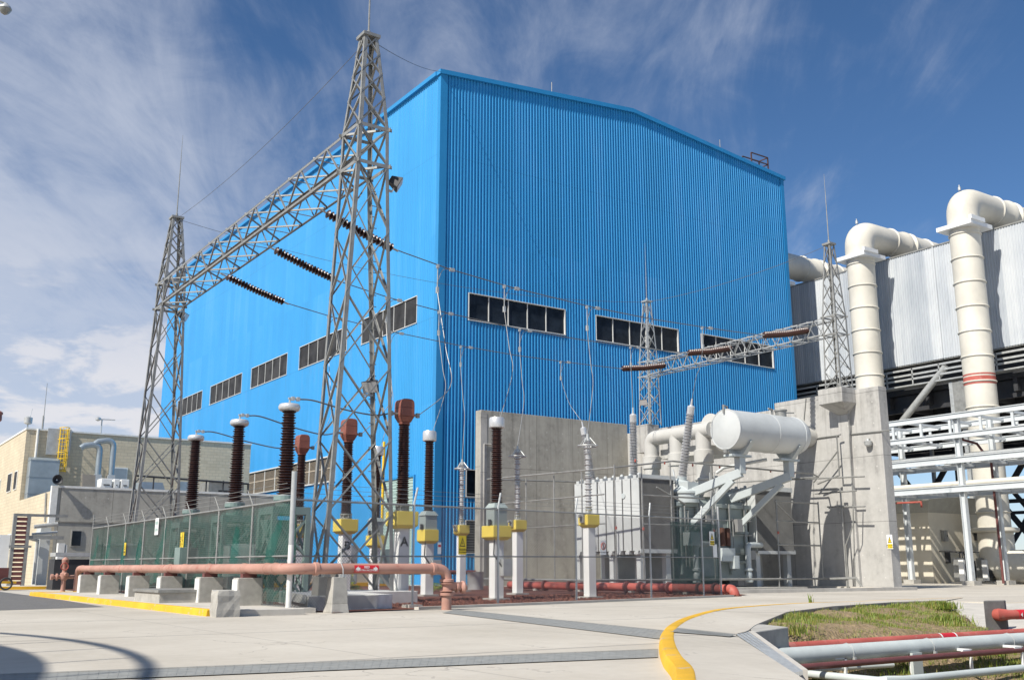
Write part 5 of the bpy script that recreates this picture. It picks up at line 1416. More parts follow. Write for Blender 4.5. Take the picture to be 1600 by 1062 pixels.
def breaker(k, x, y, zi, zc_, ze, label):
    th = thing('circuit_breaker', label, 'circuit breaker', (x, y, 0), 'circuit breaker columns with silver torus caps')
    m = MB(); w = .55
    for sx in (-1, 1):
        for sy in (-1, 1): m.bar((x+sx*w, y+sy*w, 0), (x+sx*w, y+sy*w, 2.75), .16)
    for s_ in (-1, 1):
        for z0_ in (.2, 1.45):
            m.bar((x-w, y+s_*w, z0_), (x+w, y+s_*w, z0_+1.2), .07); m.bar((x+w, y+s_*w, z0_), (x-w, y+s_*w, z0_+1.2), .07)
            m.bar((x+s_*w, y-w, z0_), (x+s_*w, y+w, z0_+1.2), .07); m.bar((x+s_*w, y+w, z0_), (x+s_*w, y-w, z0_+1.2), .07)
    m.build('support_frame', 'tx_g', th, smooth=False)
    m = MB(); m.box(x-.62, y-.62, 2.75, x+.62, y+.62, 2.98); m.lathe((x, y, 2.98), [(.3, 0), (.3, zi-3.18), (.36, zi-3.12), (.36, zi-2.98)], 18)
    m.box(x-.5, y+.1, 1.4, x+.35, y+.6, 2.6); m.build('drive_housing', 'tx_g', th, smooth=False)
    m = MB()
    for a in range(12): q = a*math.pi/6; m.cbox((x+.3*math.cos(q), y+.3*math.sin(q), zi-.06), .05, .05, .14)
    m.lathe((x, y, zi-.02), [(.34, 0), (.34, .05)], 18); m.build('flange', 'steel_l', th)
    m = MB(); sheds(m, (x, y, zi+.03), zi+.03, zc_, .20, .29, .085, 22, taper=.22); m.build('insulator', 'brown', th)
    m = MB(); h = ze-zc_; pr = [(.12, 0), (.24, .0)]+[(.26+.09*math.sin(a), .12-.12*math.cos(a)) for a in [math.pi*i/8 for i in range(1, 8)]]+[(.24, .24), (.1, .27), (0, .27)]
    m.lathe((x, y, zc_), pr, 26, cap=False); m.build('cap', 'alu', th)
    m = MB(); m.tube([(x, y, zc_+.25), (x, y, zc_+.42)], .03, 6); m.bar((x-.05, y, zc_+.42), (x+.35, y, zc_+.42), .07, .05)
    m.cbox((x+.1, y, zc_+.42), .1, .12, .12); m.cbox((x+.28, y, zc_+.42), .1, .12, .12); m.build('terminal', 'steel_l', th)
    EQ['brk'+k] = Vector((x+.35, y, zc_+.42))
breaker('A', 12.45, 30.9, 3.34, 6.05, 6.32, 'tallest-looking brown column with a silver torus cap, beside the white corner post')
breaker('B', 12.97, 37.0, 3.45, 6.30, 6.58, 'brown column with a silver torus cap, middle one of the three behind the green net')
breaker('C', 13.35, 43.4, 3.50, 6.42, 6.70, 'brown column with a silver torus cap, leftmost of the three behind the green net')

# connecting leads
def lead(a, b, label, droop=.5, r=.025, mat='wire', mids=None):
    a, b = Vector(a), Vector(b)
    pts = catmull([a]+[Vector(p) for p in (mids or [])]+[b]) if mids else sagline(a, b, droop, 16)
    return wire('lead', label, pts, r, mat, 'cable', 'leads between the substation devices')
for k in 'ABC':
    a, b = EQ['brk'+k], EQ['ctL'+k]
    lead(a, b, {'A': 'black lead arching from the nearest torus-capped column to transformer A', 'B': 'black lead from the middle torus-capped column to transformer B', 'C': 'black lead from the leftmost torus-capped column to transformer C'}[k], mids=[a+Vector((.5, 0, .0)), a.lerp(b, .5)+Vector((0, 0, -.12)), b+Vector((-.6, 0, -.12))])
def drop(k, px, tgt, label, curve=.0, bulge=None):
    u = u_at_px(k, px); p = onc(k, u); p2 = onc(k, min(.84, u+.022)); tgt = Vector(tgt)
    th = thing('dropper', label, 'cable', p, 'droppers hanging from the overhead cables')
    m = MB()
    q = p+Vector((0, 0, -1.1))
    mid = q.lerp(tgt, .5)+(Vector(bulge) if bulge else Vector((0, 0, 0)))
    q1 = p2+Vector((0, 0, 0.0))
    m.tube(catmull([q1, q1.lerp(p, .6)+Vector((0, 0, -.12)), p+Vector((.06, 0, -.6)), q, q.lerp(tgt, .25)+Vector((0, 0, -.3))+(Vector(bulge)*.6 if bulge else Vector((0, 0, 0))), mid, tgt]), .015, 6)
    m.build('cable', 'cable_l', th)
    m = MB(); m.cbox(p+Vector((0, 0, -.06)), .1, .1, .16); m.cbox(p2, .22, .1, .14); m.tube([p, q], .022, 6); m.cbox(q, .1, .1, .26); m.split('clamp', 'steel_l', th)
drop('A', 917, EQ['arrA'], 'pale dropper cable from the top line down to the arrester before the radiators', bulge=(.3, 0, -.4))
drop('B', 812, EQ['arrB'], 'pale dropper cable from the middle line down to the arrester before the grey wall', bulge=(.3, 0, -.4))
drop('C', 720, EQ['arrC'], 'pale dropper cable from the lowest line down to the arrester by the blue wall', bulge=(.2, 0, -.4))
drop('A', 788, EQ['vtA'], 'pale dropper cable from the top line to the silver cap before the grey wall', bulge=(.5, 0, -.5))
drop('B', 686, EQ['vtB'], 'pale dropper cable down the hall corner to the silver cap by the blue corner', bulge=(.5, 0, -.5))
drop('C', 610, EQ['vtC'], 'pale dropper cable seen through the near tower to the farthest silver cap', bulge=(.4, 0, -.4))
drop('A', 684, EQ['ctR'+'A'], 'pale dropper cable curving down the hall corner to transformer A', bulge=(1.0, 0, -1.4))
drop('B', 604, EQ['ctR'+'B'], 'pale dropper cable curving down to transformer B behind the near tower', bulge=(.8, 0, -1.2))
drop('C', 513, EQ['ctR'+'C'], 'pale dropper cable curving down to transformer C left of the near tower', bulge=(.6, 0, -1.2))

# ------------------------------------------------------------------ the big power transformer in its bay
tx = thing('power_transformer', 'large grey power transformer with radiator banks standing in the concrete bay', 'transformer', (41.5, 43.5, 0))
m = MB(); m.box(38.9, 41.0, .55, 44.3, 47.6, 4.4); m.box(38.7, 40.8, 4.4, 44.5, 47.8, 4.62)
m.hexa([(39.0, 41.1, 4.62), (44.2, 41.1, 4.62), (44.2, 47.5, 4.62), (39.0, 47.5, 4.62), (39.3, 41.4, 5.2), (43.9, 41.4, 5.2), (43.9, 47.2, 5.2), (39.3, 47.2, 5.2)])
for k in range(5): m.box(38.95+k*1.25, 40.82, .8, 39.1+k*1.25, 41.0, 4.4)
for z in (1.4, 3.0): m.box(38.9, 40.86, z, 44.3, 41.0, z+.14)
m.build('tank', 'tx_t', tx, smooth=False, bevel=.02)
m = MB(); m.box(39.2, 41.5, .1, 39.9, 47.2, .55); m.box(43.2, 41.5, .1, 43.9, 47.2, .55); m.split('skid', 'tx_d', tx, smooth=False)
m = MB(); m.box(36.5, 38.8, -.02, 46.5, 49, .12); m.build('foundation', 'conc_b', tx, smooth=False)
def radiator_bank(x0_, x1_, y0_, n, z0_, z1_, thk=.62, gap_=.08):
    for i in range(n):
        ya_ = y0_+i*(thk+gap_)
        m = MB(); k = x0_+.03
        m.box(x0_, ya_+.01, z0_, x0_+.028, ya_+thk-.01, z1_-.05); fr_ = m; m = MB()
        while k < x1_-.05:
            m.box(k+.028, ya_, z0_, k+.042, ya_+thk, z1_-.08); k += .075
        r = fr_.build('radiator', 'tx_l', tx, smooth=False); m.build('fins', 'tx_d', r, smooth=False)  # darker fin colour stands in for shade in the gaps
        q = MB(); q.box(x0_-.01, ya_+thk*.3, z1_-.12, x1_+.3, ya_+thk*.7, z1_+.10); q.box(x0_-.01, ya_+thk*.3, z0_-.05, x1_+.3, ya_+thk*.7, z0_+.12)
        q.lathe((x0_+.3, ya_+thk/2, z1_+.1), [(.05, 0), (.09, .02), (.09, .1), (.04, .14)], 8); q.box(x0_-.05, ya_+thk*.25, z0_-.18, x0_+.2, ya_+thk*.75, z0_-.05)
        q.split('header', 'tx_l', r, smooth=False)
radiator_bank(36.0, 38.5, 40.75, 8, 2.02, 5.85)
radiator_bank(44.8, 47.9, 40.75, 8, 2.05, 5.6)
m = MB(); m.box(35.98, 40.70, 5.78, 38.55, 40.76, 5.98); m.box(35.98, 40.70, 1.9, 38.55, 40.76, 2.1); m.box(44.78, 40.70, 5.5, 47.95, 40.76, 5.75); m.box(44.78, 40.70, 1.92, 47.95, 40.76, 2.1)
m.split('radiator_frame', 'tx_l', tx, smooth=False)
m = MB()
for x in (36.3, 38.1, 45.0, 47.6):
    for y in (41.1, 43.3, 46.2): m.box(x-.16, y-.16, .1, x+.16, y+.16, 1.95)
m.split('radiator_leg', 'tx_l', tx, smooth=False)
m = MB(); m.box(38.5, 42, 5.3, 39.2, 46, 5.55); m.box(43.9, 42, 5.2, 44.8, 46, 5.4)
for y in (42.2, 45.6): m.tube([(38.4, y, 5.5), (39.5, y, 5.5)], .16, 12); m.tube([(38.4, y, 2.2), (39.0, y, 2.2)], .16, 12); m.tube([(44.0, y, 2.2), (45, y, 2.2)], .16, 12)
m.split('header_pipe', 'tx', tx)
# turrets with the grey isolated phase bus ducts
ty = [45.75, 43.55, 41.4]
for y, r_ in zip(ty, (.5, .52, .58)):
    m = MB(); x = 41.5
    m.lathe((x, y, 5.0), [(.5, 0), (.5, .9), (.58, .95), (.58, 1.05), (.47, 1.1), (.47, 1.9), (.55, 1.93), (.55, 2.62), (.47, 2.66)], 24)
    m.split('turret', 'bus', tx)
bus = thing('bus_duct', 'thick grey bus ducts bending over the transformer behind the white oil tank', 'duct', (41.5, 43.5, 7.6))
zb_ = 8.75
m = MB(); m.tube([(41.5, ty[0], 7.6)]+elbow((41.5, ty[0], zb_), (41.5, ty[0], 7.6), (41.5, ty[1], zb_), .5, 8)+[(41.5, 40.7, zb_)], .44, 22); m.build('duct', 'bus', bus)
for y in ty[1:]: MB().lathe((41.5, y, 7.6), [(.44, 0), (.44, 1.15)], 22).build('riser', 'bus', bus)
m = MB(); m.tube([(41.55, 40.85, 8.95), (49.9, 40.85, 8.95)], .66, 24); m.build('main_duct', 'bus', bus)
for y in ty: MB().lathe((41.5, y, 7.58), [(.47, 0), (.50, .02), (.50, .08), (.44, .1)], 22).build('flange', 'bus', bus)
MB().lathe((41.5, 40.85, 8.95), [(.66, 0), (.72, .02), (.72, .12), (.66, .14)], 24, (1, 0, 0)).build('flange', 'bus', bus)
m = MB(); m.lathe((41.50, 40.85, 8.95), [(.2, 0), (.2, .12), (.0, .13)], 14, (-1, 0, 0)); m.build('hatch', 'bus', bus)
m = MB(); m.box(41.9, 41.8, 7.5, 44.5, 45.4, 8.05); m.build('support', 'bus', bus, smooth=False)
# high voltage bushings (grey, ribbed)
for (bb, bt, lab) in [((1066, 745), (1080, 634), 'A'), ((990, 745), (989, 647), 'B'), ((928, 752), (911, 668), 'C')]:
    a = VX(*bb, 39.6); b = VX(*bt, 39.35 if lab == 'A' else 39.0); a.z = 5.75 if lab != 'A' else 6.05
    d = (b-a).normalized(); L = (b-a).length
    bs = thing('bushing', {'A': 'grey ribbed high voltage bushing leaning beside the white oil tank', 'B': 'grey ribbed high voltage bushing standing upright above the radiators', 'C': 'grey ribbed high voltage bushing leaning left above the white radiators'}[lab], 'bushing', a, 'ribbed bushings on the transformer')
    m = MB(); m.lathe(a-d*.9, [(.3, 0), (.3, .55), (.42, .6), (.42, .7), (.26, .75), (.26, .95)], 18, d); m.build('base', 'tx', bs)
    m = MB(); sheds(m, a, 0, L-.45, .18, .27, .08, 18, d, taper=.12); m.build('insulator', 'grey_p', bs)
    m = MB(); m.lathe(b-d*.45, [(.15, 0), (.2, .02), (.2, .42), (.12, .47), (.06, .5), (.04, .85)], 16, d); m.build('cap', 'alu', bs)
    EQ['bus'+lab] = b+d*.4
m = MB(); g1 = VX(1070, 768, 39.6)
m.lathe((39.6, 41.0, 4.6), [(.72, 0), (.72, .45), (.8, .5), (.8, .6), (.3, 1.0)], 22); m.box(39.2, 40.4, 4.9, 40.0, 41.2, 5.7)
m.build('bushing_turret', 'tx', tx)
drop('C', 876, EQ['busC'], 'pale dropper cable from the lowest line to the leaning left bushing', bulge=(.3, 0, -.8))
drop('B', 985, EQ['busB'], 'pale dropper cable from the middle line to the upright bushing')
drop('A', 1097, EQ['busA'], 'pale dropper cable from the top line to the bushing by the oil tank', bulge=(-.1, 0, -.2))

# conservator and its inclined supports
cons = thing('oil_conservator', 'white horizontal oil tank on slanting box-section arms in front of the bay', 'oil tank', (43.2, 38.0, 5))
r_ = 1.06; cz_ = 8.33
m = MB(); m.lathe((39.75, 38.0, cz_), [(0, -.02), (r_-.04, 0), (r_, .03), (r_, 5.2), (r_*.97, 5.5), (r_*.85, 5.8), (r_*.6, 6.05), (r_*.3, 6.17), (0, 6.19)], 48, (1, 0, 0), cap=False)
m.build('shell', 'tx_l', cons)
m = MB(); m.torus((39.77, 38, cz_), r_, .03, 48, 6, (1, 0, 0)); m.torus((42.9, 38, cz_), r_+.003, .014, 48, 5, (1, 0, 0)); m.torus((45.0, 38, cz_), r_+.003, .02, 48, 5, (1, 0, 0)); m.split('weld_ring', 'tx_l', cons)
m = MB(); m.lathe((44.2, 38, cz_+r_-.03), [(.3, 0), (.3, .28), (.36, .3), (.36, .38), (.1, .42)], 16); m.tube([(43.5, 38, cz_+r_), (43.5, 38, cz_+r_+.3), (43.2, 38, cz_+r_+.35)], .06, 8)
m.tube([(44.6, 38, cz_+r_), (44.6, 38, cz_+r_+.22), (45.3, 38, cz_+r_+.28)], .035, 6); m.tube([(39.95, 38, cz_+r_-.05), (39.95, 38, cz_+r_+.16), (39.7, 38, cz_+r_+.2), (39.68, 38, cz_+r_-.2)], .05, 8)
m.lathe((39.7, 38.0, cz_-r_-.0), [(.12, 0), (.12, .2)], 12, (0, 0, -1))
m.split('fitting', 'steel', cons)
for x1_, dx_ in ((40.75, -1.3), (44.6, -1.5)):
    m = MB(); z1_ = cz_-r_-.25
    m.hexa([(x1_-.16, 37.6, z1_), (x1_+.16, 37.6, z1_), (x1_+.16, 38.4, z1_), (x1_-.16, 38.4, z1_), (x1_-.12, 37.0, z1_+.65), (x1_+.12, 37.0, z1_+.65), (x1_+.12, 39.0, z1_+.65), (x1_-.12, 39.0, z1_+.65)])
    m.box(x1_-.9, 37.7, z1_-.12, x1_+.6, 38.3, z1_-.003)
    m.build('saddle', 'tx', cons, smooth=False)
    m = MB()
    m.bar((x1_, 38.0, z1_-.12), (x1_, 38.0, z1_-1.0), .42, .42, (0, 1, 0))
    m.bar((x1_-.05, 37.9, z1_-.95), (x1_+dx_, 41.0, 4.95), .4, .45)
    m.bar((x1_-.3, 38.3, z1_-1.35), (x1_+dx_+.1, 41.0, 3.15), .28, .3)
    m.build('arm', 'tx', cons, smooth=False, bevel=.015)
# small parts: coolers, cooling pipes, valves, silica breathers, ladder, cabinet
m = MB()
for x in (41.55, 41.95): m.lathe((x, 40.3, 2.3), [(.08, 0), (.17, .04), (.17, .95), (.08, 1.0)], 14)
m.split('breather', 'rust', tx)
m = MB(); m.box(41.3, 40.1, 1.5, 42.3, 40.6, 2.2); m.box(42.1, 40.0, 1.1, 42.5, 40.4, 1.8); m.box(40.0, 40.4, .7, 41.2, 41.0, 2.3); m.box(38.8, 39.9, 2.3, 39.5, 40.5, 3.0); m.split('control_box', 'tx', tx, smooth=False, bevel=.01)
m = MB()
for x0p, xe in ((44.9, 43.4), (40.9, 39.4)):
    pts = [(x0p, 40.6, 2.4)]+elbow((xe, 40.2, 2.4), (x0p, 40.6, 2.4), (xe, 40.2, 1.6), .35, 6)+[(xe, 40.2, 1.2)]
    m.tube(pts, .16, 12)
    m.lathe((xe, 40.2, .35), [(.14, 0), (.22, .05), (.22, .12), (.12, .15), (.18, .35), (.18, .5), (.12, .6), (.24, .66), (.24, .74), (.16, .8), (.16, .95)], 14)
m.split('drain_pipe', 'tx', tx)
m = MB()
for x in (41.0, 41.35): m.tube([(x, 40.5, 2.6), (x, 40.5, 6.3)], .035, 6)
for k in range(12): m.tube([(41.0, 40.5, 2.8+k*.3), (41.35, 40.5, 2.8+k*.3)], .02, 5)
m.build('ladder', 'steel_l', tx)
m = MB(); m.tube([(41.6, 40.6, 6.3), (41.9, 40.3, 6.6), (43.2, 38.3, 6.95)], .09, 10); m.lathe((42.0, 41.0, 5.2), [(.12, 0), (.12, .5), (.22, .55), (.22, .65), (.1, .7), (.1, 1.0)], 14); m.lathe((40.6, 41.4, 5.2), [(.12, 0), (.12, .4), (.2, .45), (.2, .55), (.05, .65)], 14)
m.tube([(38.9, 41.2, 6.4), (38.95, 41.0, 5.4)], .05, 8); m.split('oil_pipe', 'tx_l', tx)
m = MB(); m.lathe((36.0-.02, 42.0, 4.9), [(.15, 0), (.15, .02)], 12, (-1, 0, 0)); m.build('gauge', 'tx', tx)

m = MB(); random.seed(21)
for x, z0_, z1_ in ((39.1, 1.2, 4.3), (39.35, 1.2, 4.0), (40.2, 1.6, 4.5), (42.5, 1.0, 4.4), (42.75, 1.0, 3.6), (43.7, 1.4, 4.6)):
    m.tube([(x, 40.62, z0_), (x, 40.62, z1_)]+[(x+.15, 40.75, z1_+.2), (x+.2, 41.3, z1_+.25)], .035, 6)
for z in (1.9, 2.9, 3.7): m.box(38.9, 40.66, z, 44.3, 40.76, z+.05)
m.build('conduit', 'steel', tx)
for x, y, z, sx, sz in ((39.7, 40.35, 3.2, .5, .6), (42.9, 40.4, 3.1, .45, .7), (43.8, 40.45, 1.6, .5, .5), (40.5, 40.4, 3.6, .35, .35)):
    MB().box(x, y, z, x+sx, y+.3, z+sz).build('junction_box', 'tx_d', tx, smooth=False, bevel=.01)
for x, y, z in ((40.2, 42.2, 5.2), (42.8, 41.6, 5.2), (43.4, 43.0, 5.2), (39.9, 44.2, 5.2)):
    MB().lathe((x, y, z), [(.1, 0), (.1, .35), (.2, .4), (.2, .5), (.12, .55), (.12, .9), (.05, 1.0)], 14).build('relief_valve', 'tx_d', tx)

# fire spray pipework round the transformer
sprk = thing('spray_pipework', 'thin grey fire spray pipe frame around the transformer', 'pipework', (40, 39.5, 0))
m = MB()
def T_(*pts, r=.045): m.tube([Vector(p) for p in pts], r, 6)
X0s, X1s, Y0s, Y1s = 33.2, 48.8, 39.4, 49.8
for z in (6.55,):
    T_((X0s, Y0s, z-.5), (36.8, Y0s-.4, z), (X1s-1, Y0s-.4, z-.1), (X1s, Y0s, z-.2)); T_((X0s, Y0s, z-.5), (X0s-.9, Y1s, z-.4)); T_((X0s-.9, Y1s, z-.4), (X1s, Y1s, z))
    T_((X1s, Y0s, z-.2), (X1s, Y1s, z))
for z in (.55,):
    T_((X0s-2, Y0s, z), (X1s+.6, Y0s, z), r=.06); T_((X0s-2, Y0s, z), (X0s-2, Y1s, z), r=.06)
for x in (X0s-1.6, X0s, 35.5, 37.2, 40.3, 44.9, 47.9): T_((x, Y0s, 0), (x, Y0s, .55), r=.035)
for x in (X0s, 35.0, 37.0, 40.0, 45.0, 48.6): T_((x, Y0s, .55), (x, Y0s, 6.2 if x < 36 else 6.5 if x < 44 else 4.9))
for y in (41.8, 44.2, 46.8): T_((X0s-.2, y, .2), (X0s-.2, y, 6.05))
for z in (2.4, 3.7, 4.8): T_((44.9, Y0s, z), (48.6, Y0s, z))
for z in (3.3, 4.75): T_((35, Y0s, z), (39.4, Y0s, z)); T_((X0s-.2, 40, z), (X0s-.2, 49, z), r=.035)
T_((36, Y0s, 5.2), (38, Y0s, 4.4)); T_((45, Y0s, 4.7), (46.5, Y0s, 3.7))
T_((49.3, 39.9, 6.0), (49.3, 38.3, 6.4), (49.3, 38.3, 8.7), (49.3, 38.0, 8.75)); T_((49.3, 38.3, 7.8), (49.3, 40.2, 6.1)); T_((49.3, 42.0, 6.4), (49.3, 36.6, 6.2))
T_((48.9, 38.0, .0), (48.9, 38.0, 5.6), (48.9, 39.5, 5.65)); T_((48.9, 37.1, 5.3), (48.9, 37.3, 3.5), (48.9, 37.9, 2.4), (48.9, 37.9, 0), r=.035); T_((48.9, 36.4, 4.5), (48.9, 39.0, 4.6)); T_((48.9, 36.9, 5.4), (48.9, 39.8, 5.4))
T_((48.2, 38.6, .55), (49.2, 37.6, .6), (49.2, 37.2, .1), r=.06)
m.build('pipe', 'steel', sprk)
m = MB()
for x in range(34, 48, 2): m.lathe((x+.3, Y0s-.35, 6.35), [(.02, 0), (.05, .04), (.05, .12), (.02, .15)], 6)
for x in (X0s, 35.0, 40.0, 45.0): m.lathe((x, Y0s-.04, 3.0), [(.06, 0), (.06, .14)], 6)
m.split('nozzle', 'redp', sprk)
m = MB(); a_ = (31.0, 45.5, .28); b_ = (31.6, 37.2, .28); c_ = (31.8, 30.75, .28); m.tube([a_, b_, c_], .19, 14)
rp = thing('red_fire_main', 'bright red fire main lying along the ground behind the chain-link fence', 'pipe', (31.3, 38, 0)); m.build('pipe', 'redp', rp)
m = MB(); m.tube(elbow((31.82, 30.3, .28), (31.8, 31.0, .28), (31.82, 30.3, -.3), .3, 6), .2, 14); m.build('elbow', 'redp', rp)
m = MB()
for t in (.06, .2, .33, .45, .6, .66, .78, .9, .96):
    p = Vector(a_).lerp(Vector(c_), t); d = (Vector(c_)-Vector(a_)).normalized(); m.lathe(p-d*.06, [(.2, 0), (.26, .02), (.26, .12), (.2, .14)], 14, d)
m.split('coupling', 'redd', rp)
m = MB()
for t in (.15, .38, .62, .85):
    p = Vector(a_).lerp(Vector(c_), t); m.box(p.x-.12, p.y-.12, 0, p.x+.12, p.y+.12, .12)
m.split('saddle', 'conc_b', rp, smooth=False)
o = MB().box(49.0, 35.8, 0, 49.9, 44, .12).build('kerb_slab', 'kerb_c', None, smooth=False); tag(o, 'low concrete plinth strip at the foot of the sunlit fire wall', 'plinth')
o = MB().box(34.8, 33.6, -.02, 49.0, 34.0, .16).build('bay_kerb', 'kerb_c', None, smooth=False); tag(o, 'low concrete kerb across the mouth of the transformer bay', 'kerb')

# ------------------------------------------------------------------ tower foundations
f1 = thing('tower_foundation', 'grey and white concrete foundation beam under the near lattice tower', 'foundation', (13.5, 29, 0))
m = MB(); prismz(m, [(11.15, 25.75), (13.85, 26.15), (14.5, 29.7), (16.7, 29.8), (16.7, 32.4), (13.0, 32.4)], -.05, .40); m.build('block', 'conc_f', f1, smooth=False, bevel=.02)
m = MB(); prismz(m, [(11.1, 26.0), (11.2, 26.0), (12.3, 29.5), (12.1, 29.5)], .2, .43)
for u_ in (13.0, 13.15, 13.3): m.box(u_, 25.9+(u_-11.15)*.156-.01, 0, u_+.06, 26.1+(u_-11.15)*.156, .41)
m.split('whitewash', 'conc_w', f1, smooth=False)
o = MB().box(13.4, 53.9, -.05, 16.6, 56.1, .21).build('tower_foundation', 'conc_b', None, smooth=False); tag(o, 'concrete foundation pad under the far left lattice tower', 'foundation')

# ------------------------------------------------------------------ chain link fence
def chain(m, p0, p1, z0_, z1_, pitch=.09, r=.0044):
    p0 = Vector((p0[0], p0[1], 0)); p1 = Vector((p1[0], p1[1], 0)); L = (p1-p0).length; d = (p1-p0)/L; h = z1_-z0_; nrm = Vector((d.y, -d.x, 0))
    k = -h
    while k < L:
        for sgn in (1, -1):
            a = k if sgn > 0 else k+h; ua, ub = (k, k+h) if sgn > 0 else (k+h, k)
            za, zb = z0_, z1_
            ca, cb = max(0, min(L, ua)), max(0, min(L, ub))
            if abs(ca-cb) < .02: continue
            ta = (ca-ua)/(ub-ua); tb_ = (cb-ua)/(ub-ua)
            A = p0+d*ca+Vector((0, 0, z0_+h*ta))+nrm*.004*sgn; B = p0+d*cb+Vector((0, 0, z0_+h*tb_))+nrm*.004*sgn
            i = len(m.v); e = (B-A).normalized(); u = e.cross(nrm).normalized()*r; w = nrm*r
            m.v += [A+u, A-u*.5+w, A-u*.5-w, B+u, B-u*.5+w, B-u*.5-w]; m.f += [(i, i+1, i+4, i+3), (i+1, i+2, i+5, i+4), (i+2, i, i+3, i+5)]
        k += pitch
FC = Vector((10.45, 25.35, 0))
fpts = [FC]+[Vector((G(*p).x, G(*p).y, 0)) for p in [(644, 951), (778, 943.5), (901, 940), (1018, 936.5), (1100, 932.5)]]+[Vector((31.35, 30.6, 0))]
m0, m1 = FC, fpts[-1]
# put the posts on one straight line
dirF = (m1-m0).normalized()
tF = []
for pq in [None, 644, 778, 901, 1018, 1100, None]:
    if pq is None: tF.append(0 if not tF else (m1-m0).length); continue
    lo_, hi_ = 0, (m1-m0).length
    for _ in range(40):
        mi_ = (lo_+hi_)/2
        if PX(m0+dirF*mi_)[0] < pq: lo_ = mi_
        else: hi_ = mi_
    tF.append(lo_)
fpts = [m0+dirF*t for t in tF]
nrmF = Vector((dirF.y, -dirF.x, 0))
zr1 = lambda t: 2.86+.22*t/tF[-1]
fe = thing('chain_link_fence', 'galvanised chain-link fence with barbed wire arms in front of the transformer yard', 'fence', (20, 27.8, 0))
for i, p in enumerate(fpts[1:]):
    t = tF[i+1]; last = i == len(fpts)-2
    m = MB(); m.tube([p, p+Vector((0, 0, zr1(t)))]+([p+Vector((0, 0, zr1(t)+.08)), p+Vector((0, 0, zr1(t)+.1))+dirF*.12*0+Vector((.16, .1, .42))] if not last else [p+Vector((0, 0, zr1(t)+.55))]), .034 if not last else .038, 8); m.build('fence_post', 'steel_l', fe)
for t in (3.0, 5.9, tF[1]+3.0):
    p = m0+dirF*t
m = MB()
m.tube([m0+Vector((0, 0, zr1(0))), m1+Vector((0, 0, zr1(tF[-1])))], .027, 7); m.tube([m0+Vector((0, 0, 1.42)), m1+Vector((0, 0, 1.56))], .022, 7)
m.build('rail', 'steel', fe)
m = MB()
for k in range(1, 4):
    off = Vector((.05*k, .03*k, .13*k)); m.tube([m0+Vector((0, 0, zr1(0)+.05))+off, m1+Vector((0, 0, zr1(tF[-1])+.05))+off], .007, 4)
m.build('barbed_wire', 'steel', fe)
m = MB(); chain(m, m0, m1, .05, 2.95)
m.build('mesh', 'steel', fe, smooth=False)
m = MB()
for i, p in enumerate(fpts[1:-1]):
    m.box(p.x-.22, p.y-.22, -.02, p.x+.22, p.y+.22, .10 if i == 0 else .03)
m.split('footing', 'conc_b', fe, smooth=False)
# white corner post
cp = MB(); cp.tube([FC+Vector((-.05, -.1, 0)), FC+Vector((-.05, -.1, 1.7))], .072, 12); o = cp.build('corner_post', 'conc_w', None)
cp2 = MB(); cp2.tube([FC+Vector((-.05, -.1, 1.7)), FC+Vector((-.05, -.1, ZAT(736, 10.4, 25.25)))], .07, 12); 
tag(o, 'tall galvanised corner post painted white below, where the two fences meet', 'fence post'); cp2.build('upper_pipe', 'steel_l', o)
# fence return leaving the frame's depth on the right (towards the bay kerb)
fr2 = thing('netted_gate', 'chain-link gate leaf with green backing net before the transformer', 'gate', (30.5, 31.5, 0))
gx0, gx1 = Vector((30.0, 30.45, 0)), m1
q0, q1 = m1+Vector((0, .05, 0)), Vector((34.6, 34.2, 0))
m = MB(); m.tube([q0+Vector((0, 0, 1.5)), q1+Vector((0, 0, 1.55))], .02, 6)
m.poly([fpts[-2]+Vector((0, .3, .15)), fpts[-1]+Vector((0, .3, .15)), fpts[-1]+Vector((0, .3, 2.9)), fpts[-2]+Vector((0, .3, 2.9))])
m = MB(); n1, n2 = VY(1040, 800, 39.0), VY(1133, 800, 39.0)
m = MB(); a_ = fpts[-2]+dirF*-2.2; b_ = fpts[-1]+dirF*.0; o_ = -nrmF*.06
m.poly([a_+o_+Vector((0, 0, .1)), b_+o_+Vector((0, 0, .1)), b_+o_+Vector((0, 0, 2.9)), a_+o_+Vector((0, 0, 2.9))])
M['net2'] = net_mat('thin_green_net', (.016, .095, .08), .62)
m.build('net', 'net2', fr2, smooth=False)

# green netted fence on the left, running away from the corner
L0, L1 = FC, Vector((11.25, 51.4, 0))
dL = (L1-L0).normalized(); LL = (L1-L0).length; nL = Vector((-dL.y, dL.x, 0))   # towards -X
ft_ = thing('netted_fence', 'fence with green windbreak netting running away at the left behind the pink pipe', 'fence', (10.9, 36, 0))
ZL1 = ZAT(825, 11.25, 51.4)
zl = lambda t: 2.86+(ZL1-2.86)*t/LL
posts = [3.2, 6.4, 9.6, 12.8, 16.0, 19.2, 22.6, LL]
for t in posts:
    p = L0+dL*t; h = zl(t)+(.65 if t == LL else 0)
    m = MB(); m.tube([p, p+Vector((0, 0, zl(t)+.02))]+([p+Vector((0, 0, h))] if t == LL else [p+Vector((-.08, .26, zl(t)+.42))]), .030, 8, radii=None if t == LL else [.032, .03, .014]); m.build('fence_post', 'steel', ft_)
m = MB(); m.tube([L0+Vector((0, 0, zl(0))), L1+Vector((0, 0, zl(LL)))], .03, 7); m.tube([L0+Vector((0, 0, 1.42)), L1+Vector((0, 0, 1.5))], .025, 7); m.build('rail', 'steel', ft_)
m = MB()
for k in range(1, 4):
    off = Vector((-.03*k, .08*k, .13*k)); m.tube([L0+Vector((0, 0, zl(0)+.05))+off, L1+Vector((0, 0, zl(LL)+.05))+off], .006, 4)
m.build('barbed_wire', 'steel', ft_)
